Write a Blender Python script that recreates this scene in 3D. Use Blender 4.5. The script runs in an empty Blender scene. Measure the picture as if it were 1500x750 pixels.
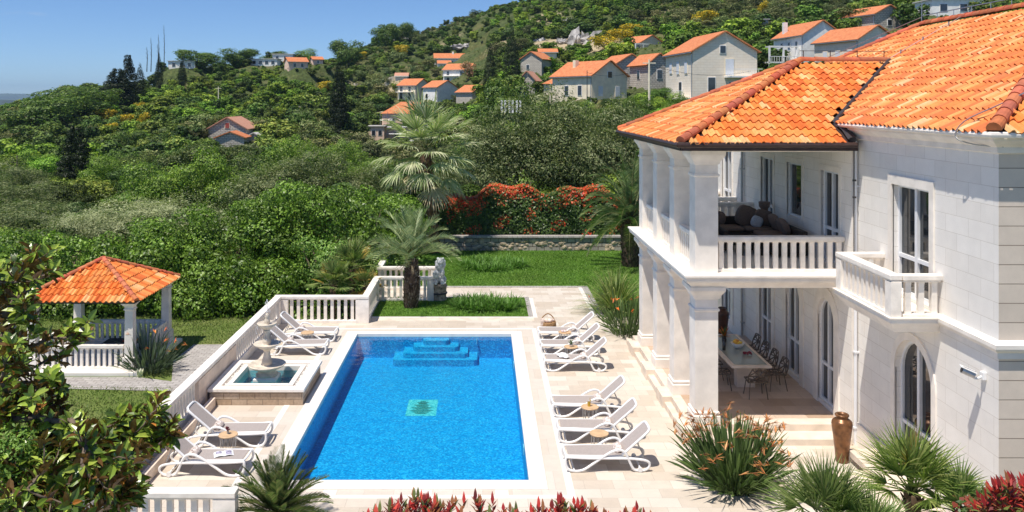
import bpy, math, random
import numpy as np
from mathutils import Vector, Matrix, Quaternion, noise
random.seed(7); RNG = np.random.default_rng(7)
R = math.radians; PI = math.pi
scene = bpy.context.scene
COL = scene.collection
H = 8.2; F = 1250.0; VX = 707.0; VY = 148.0

def G(px, py, z=0.0):
    d = py - VY
    return Vector(((px-VX)*(H-z)/d, F*(H-z)/d, z))
def P(px, py, Y):
    return Vector(((px-VX)*Y/F, Y, H-(py-VY)*Y/F))

# ------------------------------------------------------------------ objects
def link(o): COL.objects.link(o); return o
def tag(o, label=None, cat=None, group=None, kind=None):
    if label: o['label'] = label
    if cat: o['category'] = cat
    if group: o['group'] = group
    if kind: o['kind'] = kind
    return o
def thing(name, label, cat, loc=(0,0,0), rotz=0, group=None):
    o = bpy.data.objects.new(name, None); link(o)
    o.location = loc; o.rotation_euler = (0,0,rotz); o.empty_display_size = .3
    return tag(o, label, cat, group)
def rootloc(p):
    v = Vector((0,0,0))
    while p is not None: v += p.location; p = p.parent
    return v
def children_of(o): return [c for c in bpy.data.objects if c.parent == o]
def copy_tree(o, parent=None, kids=None):
    c = o.copy(); link(c); c.parent = parent
    for ch in children_of(o): copy_tree(ch, c)
    return c

class MB:
    def __init__(s): s.v=[]; s.f=[]; s.c=[]
    def add(s, vs, fs, col=None):
        n=len(s.v); s.v.extend(vs)
        for f in fs: s.f.append(tuple(i+n for i in f)); s.c.append(col)
        return s
    def box(s, x0,x1,y0,y1,z0,z1, col=None):
        v=[(x0,y0,z0),(x1,y0,z0),(x1,y1,z0),(x0,y1,z0),(x0,y0,z1),(x1,y0,z1),(x1,y1,z1),(x0,y1,z1)]
        f=[(0,3,2,1),(4,5,6,7),(0,1,5,4),(1,2,6,5),(2,3,7,6),(3,0,4,7)]
        return s.add(v,f,col)
    def cbox(s, c, size, rot=None, col=None, taper=1.0):
        hx,hy,hz=[a/2 for a in size]
        v=[Vector((x*(taper if z>0 else 1),y*(taper if z>0 else 1),z)) for z in(-hz,hz) for x,y in((-hx,-hy),(hx,-hy),(hx,hy),(-hx,hy))]
        if rot is not None: v=[rot@a for a in v]
        v=[tuple(Vector(c)+a) for a in v]
        return s.add(v,[(0,3,2,1),(4,5,6,7),(0,1,5,4),(1,2,6,5),(2,3,7,6),(3,0,4,7)],col)
    def quad(s,a,b,c,d,col=None): return s.add([tuple(a),tuple(b),tuple(c),tuple(d)],[(0,1,2,3)],col)
    def tube(s, pts, r, seg=8, closed=False, cap=True, col=None, flat=1.0):
        pts=[Vector(p) for p in pts]; n=len(pts)
        rs = r if isinstance(r,(list,tuple)) else [r]*n
        vs=[]; up=None
        for i,p in enumerate(pts):
            if closed: t=pts[(i+1)%n]-pts[i-1]
            else: t=pts[min(i+1,n-1)]-pts[max(i-1,0)]
            if t.length<1e-9: t=Vector((0,0,1))
            t.normalize()
            if up is None:
                up=Vector((0,0,1)) if abs(t.z)<.9 else Vector((1,0,0))
            a=t.cross(up)
            if a.length<1e-4: a=t.cross(Vector((0,1,0)))
            a.normalize(); b=a.cross(t).normalized(); up=b
            for k in range(seg):
                an=2*PI*k/seg
                vs.append(tuple(p+a*math.cos(an)*rs[i]*flat+b*math.sin(an)*rs[i]))
        fs=[]
        for i in range(n if closed else n-1):
            j=(i+1)%n
            for k in range(seg):
                l=(k+1)%seg
                fs.append((i*seg+k,i*seg+l,j*seg+l,j*seg+k))
        if cap and not closed:
            fs.append(tuple(range(seg))[::-1]); fs.append(tuple((n-1)*seg+k for k in range(seg)))
        return s.add(vs,fs,col)
    def lathe(s, prof, c=(0,0,0), seg=24, col=None, sq=False, rot=0):
        vs=[]; fs=[]; n=len(prof)
        for r,z in prof:
            for k in range(seg):
                a=2*PI*k/seg+rot
                vs.append((c[0]+r*math.cos(a),c[1]+r*math.sin(a),c[2]+z))
        for i in range(n-1):
            for k in range(seg):
                l=(k+1)%seg
                fs.append((i*seg+k,i*seg+l,(i+1)*seg+l,(i+1)*seg+k))
        fs.append(tuple(range(seg))[::-1]); fs.append(tuple((n-1)*seg+k for k in range(seg)))
        return s.add(vs,fs,col)
    def sqprof(s, prof, cx, cy, z0=0, col=None):   # square mouldings: list of (halfx, halfy, z)
        vs=[];fs=[];n=len(prof)
        for hx,hy,z in prof:
            vs += [(cx-hx,cy-hy,z0+z),(cx+hx,cy-hy,z0+z),(cx+hx,cy+hy,z0+z),(cx-hx,cy+hy,z0+z)]
        for i in range(n-1):
            for k in range(4):
                l=(k+1)%4; fs.append((i*4+k,i*4+l,i*4+4+l,i*4+4+k))
        fs.append((3,2,1,0)); fs.append(tuple((n-1)*4+k for k in range(4)))
        return s.add(vs,fs,col)
    def ico(s, c, r, sub=1, scale=(1,1,1), rot=None, col=None, jitter=0, seed=0):
        V,Fc = ICO[sub]
        out=[]
        for v in V:
            k = 1+(noise.noise(Vector(v)*1.7+Vector((seed*3.1,seed,0)))*jitter if jitter else 0)
            w=Vector((v[0]*r*scale[0]*k,v[1]*r*scale[1]*k,v[2]*r*scale[2]*k))
            if rot is not None: w=rot@w
            out.append(tuple(Vector(c)+w))
        return s.add(out,Fc,col)
    def cushion(s, c, size, rot=None, e=.35, nu=14, nv=8, col=None):
        def sp(x,p): return math.copysign(abs(x)**p,x)
        vs=[];fs=[]
        for j in range(nv+1):
            ph=-PI/2+PI*j/nv
            for i in range(nu):
                th=2*PI*i/nu
                v=Vector((sp(math.cos(ph),.5)*sp(math.cos(th),e)*size[0]/2, sp(math.cos(ph),.5)*sp(math.sin(th),e)*size[1]/2, sp(math.sin(ph),.9)*size[2]/2))
                if rot is not None: v=rot@v
                vs.append(tuple(Vector(c)+v))
        for j in range(nv):
            for i in range(nu):
                k=(i+1)%nu; fs.append((j*nu+i,j*nu+k,(j+1)*nu+k,(j+1)*nu+i))
        return s.add(vs,fs,col)
    def blade(s, p, d, L, w, droop=.3, n=3, col=None, side=None, fold=False, base=.6, power=1.5):
        """strap leaf: starts at p towards d, bends down by droop"""
        p=Vector(p); d=Vector(d).normalized()
        if side is None:
            side=d.cross(Vector((0,0,1)))
            if side.length<1e-3: side=Vector((1,0,0))
        side=Vector(side).normalized()
        vs=[]; q=p.copy()
        for i in range(n+1):
            t=i/n
            ww = w*(base+(1-base)*min(1,t*3))*(1-t**2.2*.96) if i<n else w*.04
            vs.append(tuple(q-side*ww/2)); vs.append(tuple(q+side*ww/2))
            dd=(d+Vector((0,0,-1))*droop*(t**power)).normalized()
            q=q+dd*(L/n)
        s.add(vs,[(2*i,2*i+1,2*i+3,2*i+2) for i in range(n)],col)
        return q
    def build(s, name, mat=None, parent=None, smooth=False, bevel=0, at=None, weld=False):
        me=bpy.data.meshes.new(name)
        off = rootloc(parent) if parent is not None else Vector(at or (0,0,0))
        if len(s.v)==0: s.v=[(0,0,0)]
        v=np.array(s.v,dtype=np.float32)-np.array(off,dtype=np.float32)
        me.from_pydata(v.tolist(),[],s.f)
        if any(c is not None for c in s.c):
            at_=me.attributes.new('Col','FLOAT_COLOR','FACE')
            arr=np.array([(c[0],c[1],c[2],1) if c is not None else (.5,.5,.5,1) for c in s.c],dtype=np.float32)
            at_.data.foreach_set('color',arr.ravel())
        if smooth: me.polygons.foreach_set('use_smooth',[True]*len(me.polygons))
        if mat is not None: me.materials.append(mat)
        o=bpy.data.objects.new(name,me); link(o)
        if parent is not None: o.parent=parent
        else: o.location=off
        if bevel:
            b=o.modifiers.new('bevel','BEVEL'); b.width=bevel; b.segments=2; b.limit_method='ANGLE'; b.angle_limit=R(40)
        return o

def icosphere(sub):
    import bmesh
    bm=bmesh.new(); bmesh.ops.create_icosphere(bm,subdivisions=sub,radius=1)
    V=[tuple(v.co) for v in bm.verts]; Fc=[tuple(v.index for v in f.verts) for f in bm.faces]; bm.free(); return V,Fc
ICO={k:icosphere(k) for k in (1,2,3)}

def smooth_path(pts, k=5, closed=False):
    pts=[Vector(p) for p in pts]; n=len(pts); out=[]
    for i in range(n if closed else n-1):
        p0=pts[(i-1)%n] if (closed or i>0) else pts[0]
        p1=pts[i]; p2=pts[(i+1)%n]; p3=pts[(i+2)%n] if (closed or i+2<n) else pts[-1]
        for j in range(k):
            t=j/k
            out.append(.5*((2*p1)+(-p0+p2)*t+(2*p0-5*p1+4*p2-p3)*t*t+(-p0+3*p1-3*p2+p3)*t**3))
    if not closed: out.append(pts[-1])
    return out

def leaf_cloud(name, mat, C, N, size, cols, parent=None, at=None, aspect=.55, jit=.33, link_it=True):
    """many small folded leaves: C centres (n,3), N preferred normals, cols (n,3)"""
    n=len(C); N=N+RNG.normal(0,jit,(n,3)); N/=np.linalg.norm(N,axis=1)[:,None]+1e-9
    T=RNG.normal(0,1,(n,3)); T-= (T*N).sum(1)[:,None]*N; T/=np.linalg.norm(T,axis=1)[:,None]+1e-9
    B=np.cross(N,T)
    sz=size*(RNG.uniform(.6,1.3,n) if np.isscalar(size) else 1)
    if not np.isscalar(size): sz=size
    a=(sz*.5)[:,None]; b=(sz*.5*aspect)[:,None]
    bend=(sz*.12)[:,None]
    V=np.stack([C-T*a-N*bend, C+B*b-T*a*.1, C+T*a-N*bend, C-B*b-T*a*.1],1).reshape(-1,3)
    off = np.array(rootloc(parent) if parent is not None else (at or (0,0,0)))
    V=V-off
    me=bpy.data.meshes.new(name)
    me.vertices.add(4*n); me.vertices.foreach_set('co',V.astype(np.float32).ravel())
    me.loops.add(4*n); me.loops.foreach_set('vertex_index',np.arange(4*n,dtype=np.int32))
    me.polygons.add(n); me.polygons.foreach_set('loop_start',np.arange(0,4*n,4,dtype=np.int32))
    me.update(calc_edges=True)
    at_=me.attributes.new('Col','FLOAT_COLOR','FACE')
    at_.data.foreach_set('color',np.concatenate([cols,np.ones((n,1))],1).astype(np.float32).ravel())
    me.materials.append(mat)
    o=bpy.data.objects.new(name,me)
    if link_it:
        link(o)
        if parent is not None: o.parent=parent
        else: o.location=at or (0,0,0)
    return o

def lobes_points(lobes, n, inner=.72, lump=.18, seed=0):
    """points near the surface of ellipsoid lobes, outward normals, clump value"""
    L=np.array(lobes,dtype=float)
    area=(L[:,3]*L[:,4]+L[:,4]*L[:,5]+L[:,3]*L[:,5]); pr=area/area.sum()
    idx=RNG.choice(len(L),n,p=pr); l=L[idx]
    d=RNG.normal(0,1,(n,3)); d[:,2]=np.where((d[:,2]<-.4)&(RNG.random(n)<.5),-d[:,2],d[:,2]); d/=np.linalg.norm(d,axis=1)[:,None]
    ph=idx*2.3+seed
    lumpv=np.sin(d[:,0]*5+ph)*np.cos(d[:,1]*6+ph*1.7)+np.sin(d[:,2]*7+ph*.6+d[:,0]*4)
    r=RNG.uniform(inner,1.0,n)*(1+lump*lumpv*.6)
    sel=RNG.random(n)<.06; r[sel]*=RNG.uniform(1.0,1.18,sel.sum())
    C=l[:,:3]+d*r[:,None]*l[:,3:6]
    Nn=d/l[:,3:6]; Nn/=np.linalg.norm(Nn,axis=1)[:,None]
    return C,Nn,lumpv,idx

def mixcols(n, pal, w=None, var=.2, clump=None):
    pal=np.array(pal)*1.22; 
    k=RNG.choice(len(pal),n,p=w)
    c=pal[k]*(1+RNG.uniform(-var,var,(n,1)))
    if clump is not None: c=c*(1+.15*np.clip(clump,-1,1))[:,None]
    return np.clip(c,0,1)

# ------------------------------------------------------------------ materials
MATS={}
def newmat(name):
    m=bpy.data.materials.new(name); m.use_nodes=True; nt=m.node_tree; MATS[name]=m
    return m,nt,nt.nodes['Principled BSDF'],nt.nodes['Material Output']
def nd(nt,t,**kw):
    n=nt.nodes.new(t)
    for k,v in kw.items():
        if k.startswith('i_'): n.inputs[k[2:].replace('_',' ')].default_value=v
        else: setattr(n,k,v)
    return n
def mixrgb(nt,fac,a,b,blend='MIX'):
    n=nt.nodes.new('ShaderNodeMix'); n.data_type='RGBA'; n.blend_type=blend
    for s,v in ((0,fac),(6,a),(7,b)):
        if hasattr(v,'links') or isinstance(v,bpy.types.NodeSocket): nt.links.new(v,n.inputs[s])
        else: n.inputs[s].default_value = v if s==0 else (*v,1) if len(v)==3 else v
    return n.outputs[2]
def ramp(nt,fac,stops):
    n=nt.nodes.new('ShaderNodeValToRGB'); e=n.color_ramp.elements
    while len(e)>1: e.remove(e[-1])
    e[0].position=stops[0][0]; c=stops[0][1]; e[0].color=(*c,1) if isinstance(c,tuple) else (c,c,c,1)
    for p,c in stops[1:]:
        q=e.new(p); q.color=(*c,1) if isinstance(c,tuple) else (c,c,c,1)
    nt.links.new(fac,n.inputs[0]); return n.outputs[0]
def plain(name, col, rough=.6, ns=8, amt=.12, bump=.0, metallic=0, spec=.5, ns2=None, col2=None, bscale=None, coat=0):
    m,nt,b,o=newmat(name)
    tc=nd(nt,'ShaderNodeTexCoord'); n1=nd(nt,'ShaderNodeTexNoise'); n1.inputs['Scale'].default_value=ns; n1.inputs['Detail'].default_value=5
    nt.links.new(tc.outputs['Object'],n1.inputs['Vector'])
    dark=tuple(max(0,c*(1-amt*1.6)) for c in col); lite=tuple(min(1,c*(1+amt)) for c in col)
    if col2: dark=col2
    c=ramp(nt,n1.outputs[0],[(.3,dark),(.68,lite)])
    nt.links.new(c,b.inputs['Base Color'])
    b.inputs['Roughness'].default_value=rough; b.inputs['Metallic'].default_value=metallic
    b.inputs['Specular IOR Level'].default_value=spec
    if coat: b.inputs['Coat Weight'].default_value=coat
    if bump:
        n2=nd(nt,'ShaderNodeTexNoise'); n2.inputs['Scale'].default_value=bscale or ns*4; n2.inputs['Detail'].default_value=6
        nt.links.new(tc.outputs['Object'],n2.inputs['Vector'])
        bp=nd(nt,'ShaderNodeBump'); bp.inputs['Strength'].default_value=bump; bp.inputs['Distance'].default_value=.02
        nt.links.new(n2.outputs[0],bp.inputs['Height']); nt.links.new(bp.outputs[0],b.inputs['Normal'])
    return m
def attrmat(name, rough=.55, trans=.0, spec=.4, back=None, noise_amt=.0, ns=6, bump=0, tint=False, big=0):
    m,nt,b,o=newmat(name)
    a=nd(nt,'ShaderNodeAttribute'); a.attribute_name='Col'; c=a.outputs['Color']
    if tint:
        t=nd(nt,'ShaderNodeAttribute'); t.attribute_type='INSTANCER'; t.attribute_name='tint'
        c=mixrgb(nt,1.0,c,t.outputs['Color'],'MULTIPLY')
    if noise_amt:
        if big:
            tb=nd(nt,'ShaderNodeTexCoord'); nb=nd(nt,'ShaderNodeTexNoise'); nb.inputs['Scale'].default_value=big; nb.inputs['Detail'].default_value=9; nb.inputs['Roughness'].default_value=.7
            nt.links.new(tb.outputs['Object'],nb.inputs['Vector']); c=mixrgb(nt,ramp(nt,nb.outputs[0],[(.55,0.0),(.72,.38)]),c,(.34,.20,.13))
        tc=nd(nt,'ShaderNodeTexCoord'); n1=nd(nt,'ShaderNodeTexNoise'); n1.inputs['Scale'].default_value=ns; n1.inputs['Detail'].default_value=6
        nt.links.new(tc.outputs['Object'],n1.inputs['Vector'])
        k=ramp(nt,n1.outputs[0],[(.3,1-noise_amt),(.7,1.0)])
        c=mixrgb(nt,1.0,c,k,'MULTIPLY')
        if bump:
            bp=nd(nt,'ShaderNodeBump'); bp.inputs['Strength'].default_value=bump; bp.inputs['Distance'].default_value=.01
            nt.links.new(n1.outputs[0],bp.inputs['Height']); nt.links.new(bp.outputs[0],b.inputs['Normal'])
    if back:
        g=nd(nt,'ShaderNodeNewGeometry'); c=mixrgb(nt,g.outputs['Backfacing'],c,back)
    nt.links.new(c,b.inputs['Base Color'])
    b.inputs['Roughness'].default_value=rough; b.inputs['Specular IOR Level'].default_value=spec
    if trans:
        tr=nd(nt,'ShaderNodeBsdfTranslucent'); nt.links.new(mixrgb(nt,1.0,c,(1.0,1.25,.6),'MULTIPLY'),tr.inputs[0])
        mx=nd(nt,'ShaderNodeMixShader'); mx.inputs[0].default_value=trans
        nt.links.new(b.outputs[0],mx.inputs[1]); nt.links.new(tr.outputs[0],mx.inputs[2]); nt.links.new(mx.outputs[0],o.inputs['Surface'])
    return m
def brick(name, c1, c2, mortar, w, h, gap=.006, rough=.7, bump=.4, rot=0, wall=True, nz=.15, squash=1, offset=.5, nscale=3, spec=.4, stain=None):
    m,nt,b,o=newmat(name)
    tc=nd(nt,'ShaderNodeTexCoord'); sp=nd(nt,'ShaderNodeSeparateXYZ'); nt.links.new(tc.outputs['Object'],sp.inputs[0])
    cb=nd(nt,'ShaderNodeCombineXYZ')
    if wall:
        g=nd(nt,'ShaderNodeTexCoord'); s2=nd(nt,'ShaderNodeSeparateXYZ'); nt.links.new(g.outputs['Normal'],s2.inputs[0])
        ab=nd(nt,'ShaderNodeMath',operation='ABSOLUTE'); nt.links.new(s2.outputs[0],ab.inputs[0])
        gt=nd(nt,'ShaderNodeMath',operation='GREATER_THAN'); gt.inputs[1].default_value=.5; nt.links.new(ab.outputs[0],gt.inputs[0])
        mx=nd(nt,'ShaderNodeMix'); mx.data_type='FLOAT'
        nt.links.new(gt.outputs[0],mx.inputs[0]); nt.links.new(sp.outputs[0],mx.inputs[2]); nt.links.new(sp.outputs[1],mx.inputs[3])
        az=nd(nt,'ShaderNodeMath',operation='ABSOLUTE'); nt.links.new(s2.outputs[2],az.inputs[0])
        gz=nd(nt,'ShaderNodeMath',operation='GREATER_THAN'); gz.inputs[1].default_value=.7; nt.links.new(az.outputs[0],gz.inputs[0])
        my=nd(nt,'ShaderNodeMix'); my.data_type='FLOAT'
        nt.links.new(gz.outputs[0],my.inputs[0]); nt.links.new(sp.outputs[2],my.inputs[2]); nt.links.new(sp.outputs[1],my.inputs[3])
        nt.links.new(mx.outputs[0],cb.inputs[0]); nt.links.new(my.outputs[0],cb.inputs[1])
    else:
        nt.links.new(sp.outputs[0],cb.inputs[0]); nt.links.new(sp.outputs[1],cb.inputs[1])
    vec=cb.outputs[0]
    if rot:
        mp=nd(nt,'ShaderNodeMapping'); mp.inputs['Rotation'].default_value=(0,0,rot); nt.links.new(vec,mp.inputs[0]); vec=mp.outputs[0]
    bt=nd(nt,'ShaderNodeTexBrick'); bt.offset=offset; bt.squash=squash
    bt.inputs['Scale'].default_value=1; bt.inputs['Brick Width'].default_value=w; bt.inputs['Row Height'].default_value=h
    bt.inputs['Mortar Size'].default_value=gap; bt.inputs['Mortar Smooth'].default_value=.2; bt.inputs['Bias'].default_value=0
    bt.inputs['Color1'].default_value=(*c1,1); bt.inputs['Color2'].default_value=(*c2,1); bt.inputs['Mortar'].default_value=(*mortar,1)
    nt.links.new(vec,bt.inputs['Vector'])
    n1=nd(nt,'ShaderNodeTexNoise'); n1.inputs['Scale'].default_value=nscale; n1.inputs['Detail'].default_value=8; n1.inputs['Roughness'].default_value=.65
    nt.links.new(tc.outputs['Object'],n1.inputs['Vector'])
    k=ramp(nt,n1.outputs[0],[(.25,1-nz),(.75,1.0)])
    c=mixrgb(nt,1.0,bt.outputs['Color'],k,'MULTIPLY')
    if stain:
        n3=nd(nt,'ShaderNodeTexNoise'); n3.inputs['Scale'].default_value=.5; n3.inputs['Detail'].default_value=6
        nt.links.new(tc.outputs['Object'],n3.inputs['Vector'])
        c=mixrgb(nt,ramp(nt,n3.outputs[0],[(.5,0.0),(.75,.5)]),c,stain)
    nt.links.new(c,b.inputs['Base Color']); b.inputs['Roughness'].default_value=rough; b.inputs['Specular IOR Level'].default_value=spec
    inv=nd(nt,'ShaderNodeMath',operation='MULTIPLY_ADD'); inv.inputs[1].default_value=-1; nt.links.new(bt.outputs['Fac'],inv.inputs[0])
    sc=nd(nt,'ShaderNodeMath',operation='MULTIPLY'); sc.inputs[1].default_value=.35; nt.links.new(n1.outputs[0],sc.inputs[0]); nt.links.new(sc.outputs[0],inv.inputs[2])
    bp=nd(nt,'ShaderNodeBump'); bp.inputs['Strength'].default_value=bump; bp.inputs['Distance'].default_value=.012
    nt.links.new(inv.outputs[0],bp.inputs['Height']); nt.links.new(bp.outputs[0],b.inputs['Normal'])
    return m

M_leaf=attrmat('leaf',rough=.5,trans=.28,spec=.35)
M_leafg=attrmat('glossy_leaf',rough=.42,trans=.25,spec=.4)
M_magn=attrmat('magnolia_leaf',rough=.27,trans=.22,spec=.55,back=(.20,.105,.04))
M_scrub=attrmat('scrub_leaf',rough=.6,trans=.15,spec=.25,tint=True)
M_dry=attrmat('fibre',rough=.9,spec=.2,noise_amt=.3,ns=14)
M_bark=plain('bark',(.16,.12,.085),.9,ns=6,amt=.35,bump=.8)
M_tile=attrmat('roof_tile',rough=.75,spec=.35,noise_amt=.25,ns=9,bump=.2,big=1.1)
M_wall=brick('limestone_wall',(.93,.895,.845),(.87,.83,.775),(.70,.65,.59),.78,.335,.006,rough=.6,bump=.35,nz=.10,stain=(.74,.70,.65))
M_wall_grazed=brick('grazed_wall',(.80,.69,.58),(.72,.62,.52),(.30,.24,.19),1.1,.335,.008,rough=.7,bump=.5,nz=.14)  # darker tan copy of the wall: grazing light put into its colour
M_lime=plain('carved_limestone',(.88,.82,.745),.55,ns=3,amt=.07,bump=.12,bscale=30)
M_rail=plain('pale_stone_rail',(.88,.82,.745),.6,ns=4,amt=.10,bump=.12,bscale=30)
M_warm=plain('warm_stone',(.76,.62,.51),.65,ns=3,amt=.10,bump=.15,bscale=25)
M_deck=brick('travertine_paving',(.60,.51,.41),(.76,.69,.60),(.46,.39,.32),.62,.41,.004,rough=.55,bump=.15,wall=False,nz=.16,nscale=4,stain=(.52,.44,.36))
M_band=brick('travertine_band',(.64,.56,.47),(.71,.645,.57),(.52,.45,.38),.62,.9,.004,rough=.55,bump=.12,wall=False,nz=.12,nscale=4)
M_cope=plain('pale_coping',(.85,.80,.73),.5,ns=3,amt=.05,bump=.08,bscale=40)
M_step=plain('step_stone',(.74,.64,.535),.6,ns=3,amt=.10,bump=.1,bscale=30)
M_porchf=brick('porch_paving',(.46,.32,.22),(.70,.55,.43),(.38,.28,.21),.8,.55,.004,rough=.4,bump=.1,wall=False,nz=.18,nscale=3)
M_cobble=brick('rough_path_stone',(.42,.39,.37),(.55,.52,.49),(.30,.27,.24),.28,.17,.012,rough=.85,bump=.8,wall=False,nz=.3,nscale=9)
M_rock=brick('rough_block',(.52,.38,.26),(.68,.55,.42),(.34,.26,.19),.42,.165,.010,rough=.85,bump=1.6,nz=.4,nscale=14)
M_rubble=brick('rubble_wall_stone',(.42,.38,.33),(.56,.50,.42),(.18,.15,.12),.42,.24,.02,rough=.9,bump=1.4,nz=.45,nscale=7)
M_white=plain('white_plastic',(.84,.84,.84),.32,ns=3,amt=.03)
M_wframe=plain('white_window_frame',(.80,.81,.83),.4,ns=3,amt=.03)
M_sling=plain('taupe_sling',(.40,.35,.325),.75,ns=60,amt=.12)
M_dark=plain('dark_metal',(.05,.045,.045),.45,ns=6,amt=.15)
M_brown=plain('dark_brown_gutter',(.055,.03,.025),.45,ns=6,amt=.2)
M_grey=plain('grey_metal',(.42,.43,.45),.35,ns=6,amt=.1,metallic=.7)
M_rattan=plain('dark_rattan',(.035,.025,.02),.7,ns=60,amt=.5,bump=.5)
M_cush=plain('brown_cushion',(.17,.12,.095),.9,ns=30,amt=.12,bump=.1)
M_pale=plain('pale_cushion',(.50,.52,.55),.9,ns=30,amt=.1)
M_wood=plain('light_wood',(.62,.42,.24),.5,ns=5,amt=.15)
M_wicker=plain('wicker',(.42,.24,.11),.8,ns=55,amt=.5,bump=.9)
M_urn=plain('bronze_glaze',(.20,.09,.036),.34,ns=7,amt=.35,metallic=.35)
M_soil=plain('soil',(.20,.14,.09),.95,ns=2,amt=.3,bump=.5)
M_pebble=attrmat('pebble',rough=.6)
M_paint=attrmat('painted',rough=.5,spec=.5)
M_flower=attrmat('flower_petal',rough=.6,trans=.2)

def glass():
    m,nt,b,o=newmat('window_glass')
    b.inputs['Base Color'].default_value=(.018,.022,.026,1); b.inputs['Roughness'].default_value=.03; b.inputs['Specular IOR Level'].default_value=.9
    tc=nd(nt,'ShaderNodeTexCoord'); n1=nd(nt,'ShaderNodeTexNoise'); n1.inputs['Scale'].default_value=.8
    nt.links.new(tc.outputs['Object'],n1.inputs['Vector'])
    bp=nd(nt,'ShaderNodeBump'); bp.inputs['Strength'].default_value=.06; bp.inputs['Distance'].default_value=.02
    nt.links.new(n1.outputs[0],bp.inputs['Height']); nt.links.new(bp.outputs[0],b.inputs['Normal'])
    return m
M_glass=glass()
def waterm(name,tint,bs,bstr):
    m,nt,b,o=newmat(name); nt.nodes.remove(b)
    tc=nd(nt,'ShaderNodeTexCoord')
    n1=nd(nt,'ShaderNodeTexNoise'); n1.inputs['Scale'].default_value=bs; n1.inputs['Detail'].default_value=4
    nt.links.new(tc.outputs['Object'],n1.inputs['Vector'])
    bp=nd(nt,'ShaderNodeBump'); bp.inputs['Strength'].default_value=bstr; bp.inputs['Distance'].default_value=.05; nt.links.new(n1.outputs[0],bp.inputs['Height'])
    fr=nd(nt,'ShaderNodeFresnel'); fr.inputs[0].default_value=1.33; nt.links.new(bp.outputs[0],fr.inputs['Normal'])
    t=nd(nt,'ShaderNodeBsdfTransparent'); t.inputs[0].default_value=(*tint,1)
    g=nd(nt,'ShaderNodeBsdfGlossy'); g.inputs['Roughness'].default_value=.02; nt.links.new(bp.outputs[0],g.inputs['Normal'])
    mx=nd(nt,'ShaderNodeMixShader'); nt.links.new(fr.outputs[0],mx.inputs[0]); nt.links.new(t.outputs[0],mx.inputs[1]); nt.links.new(g.outputs[0],mx.inputs[2])
    nt.links.new(mx.outputs[0],o.inputs['Surface']); return m
M_water=waterm('pool_water',(.55,.92,1.0),3.0,.45)
def mosaic(name, stops, scale=26):
    m,nt,b,o=newmat(name)
    tc=nd(nt,'ShaderNodeTexCoord'); v=nd(nt,'ShaderNodeTexVoronoi'); v.inputs['Scale'].default_value=scale
    n0=nd(nt,'ShaderNodeTexNoise'); n0.inputs['Scale'].default_value=2.2; n0.inputs['Detail'].default_value=3
    nt.links.new(tc.outputs['Object'],n0.inputs['Vector'])
    nt.links.new(tc.outputs['Object'],v.inputs['Vector'])
    s=nd(nt,'ShaderNodeSeparateColor'); nt.links.new(v.outputs['Color'],s.inputs[0])
    ad=nd(nt,'ShaderNodeMath',operation='MULTIPLY_ADD'); ad.inputs[1].default_value=.18; nt.links.new(n0.outputs[0],ad.inputs[0]); nt.links.new(s.outputs[0],ad.inputs[2])
    c=ramp(nt,ad.outputs[0],stops); nt.links.new(c,b.inputs['Base Color']); b.inputs['Roughness'].default_value=.4
    return m
M_mosaic=mosaic('blue_mosaic',[(.15,(.004,.23,.52)),(.45,(.006,.32,.64)),(.8,(.010,.38,.71)),(1.0,(.06,.55,.84))],26)
M_mosaicd=mosaic('blue_step_mosaic',[(.15,(.006,.26,.53)),(.5,(.010,.37,.67)),(1.0,(.06,.56,.80))])
M_fmosaic=mosaic('fountain_mosaic',[(.1,(.01,.22,.42)),(1.0,(.04,.42,.62))],10)

def grassm(name,c1,c2,c3,scale=2.0):
    m,nt,b,o=newmat(name)
    tc=nd(nt,'ShaderNodeTexCoord')
    n1=nd(nt,'ShaderNodeTexNoise'); n1.inputs['Scale'].default_value=scale; n1.inputs['Detail'].default_value=8; n1.inputs['Roughness'].default_value=.7
    n2=nd(nt,'ShaderNodeTexNoise'); n2.inputs['Scale'].default_value=.35; n2.inputs['Detail'].default_value=3
    n3=nd(nt,'ShaderNodeTexNoise'); n3.inputs['Scale'].default_value=28; n3.inputs['Detail'].default_value=4
    for n in(n1,n2,n3): nt.links.new(tc.outputs['Object'],n.inputs['Vector'])
    c=ramp(nt,n1.outputs[0],[(.3,c1),(.7,c2)])
    c=mixrgb(nt,ramp(nt,n2.outputs[0],[(.45,0.0),(.7,.8)]),c,c3)
    c=mixrgb(nt,1.0,c,ramp(nt,n3.outputs[0],[(.3,.6),(.7,1.15)]),'MULTIPLY')
    nt.links.new(c,b.inputs['Base Color']); b.inputs['Roughness'].default_value=.9; b.inputs['Specular IOR Level'].default_value=.15
    bp=nd(nt,'ShaderNodeBump'); bp.inputs['Strength'].default_value=.9; bp.inputs['Distance'].default_value=.04
    nt.links.new(n3.outputs[0],bp.inputs['Height']); nt.links.new(bp.outputs[0],b.inputs['Normal'])
    return m
M_lawn=grassm('lawn_grass',(.10,.20,.032),(.15,.28,.045),(.18,.28,.055))
M_lawn2=grassm('dry_lawn_grass',(.13,.19,.045),(.18,.245,.055),(.23,.24,.09))
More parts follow.
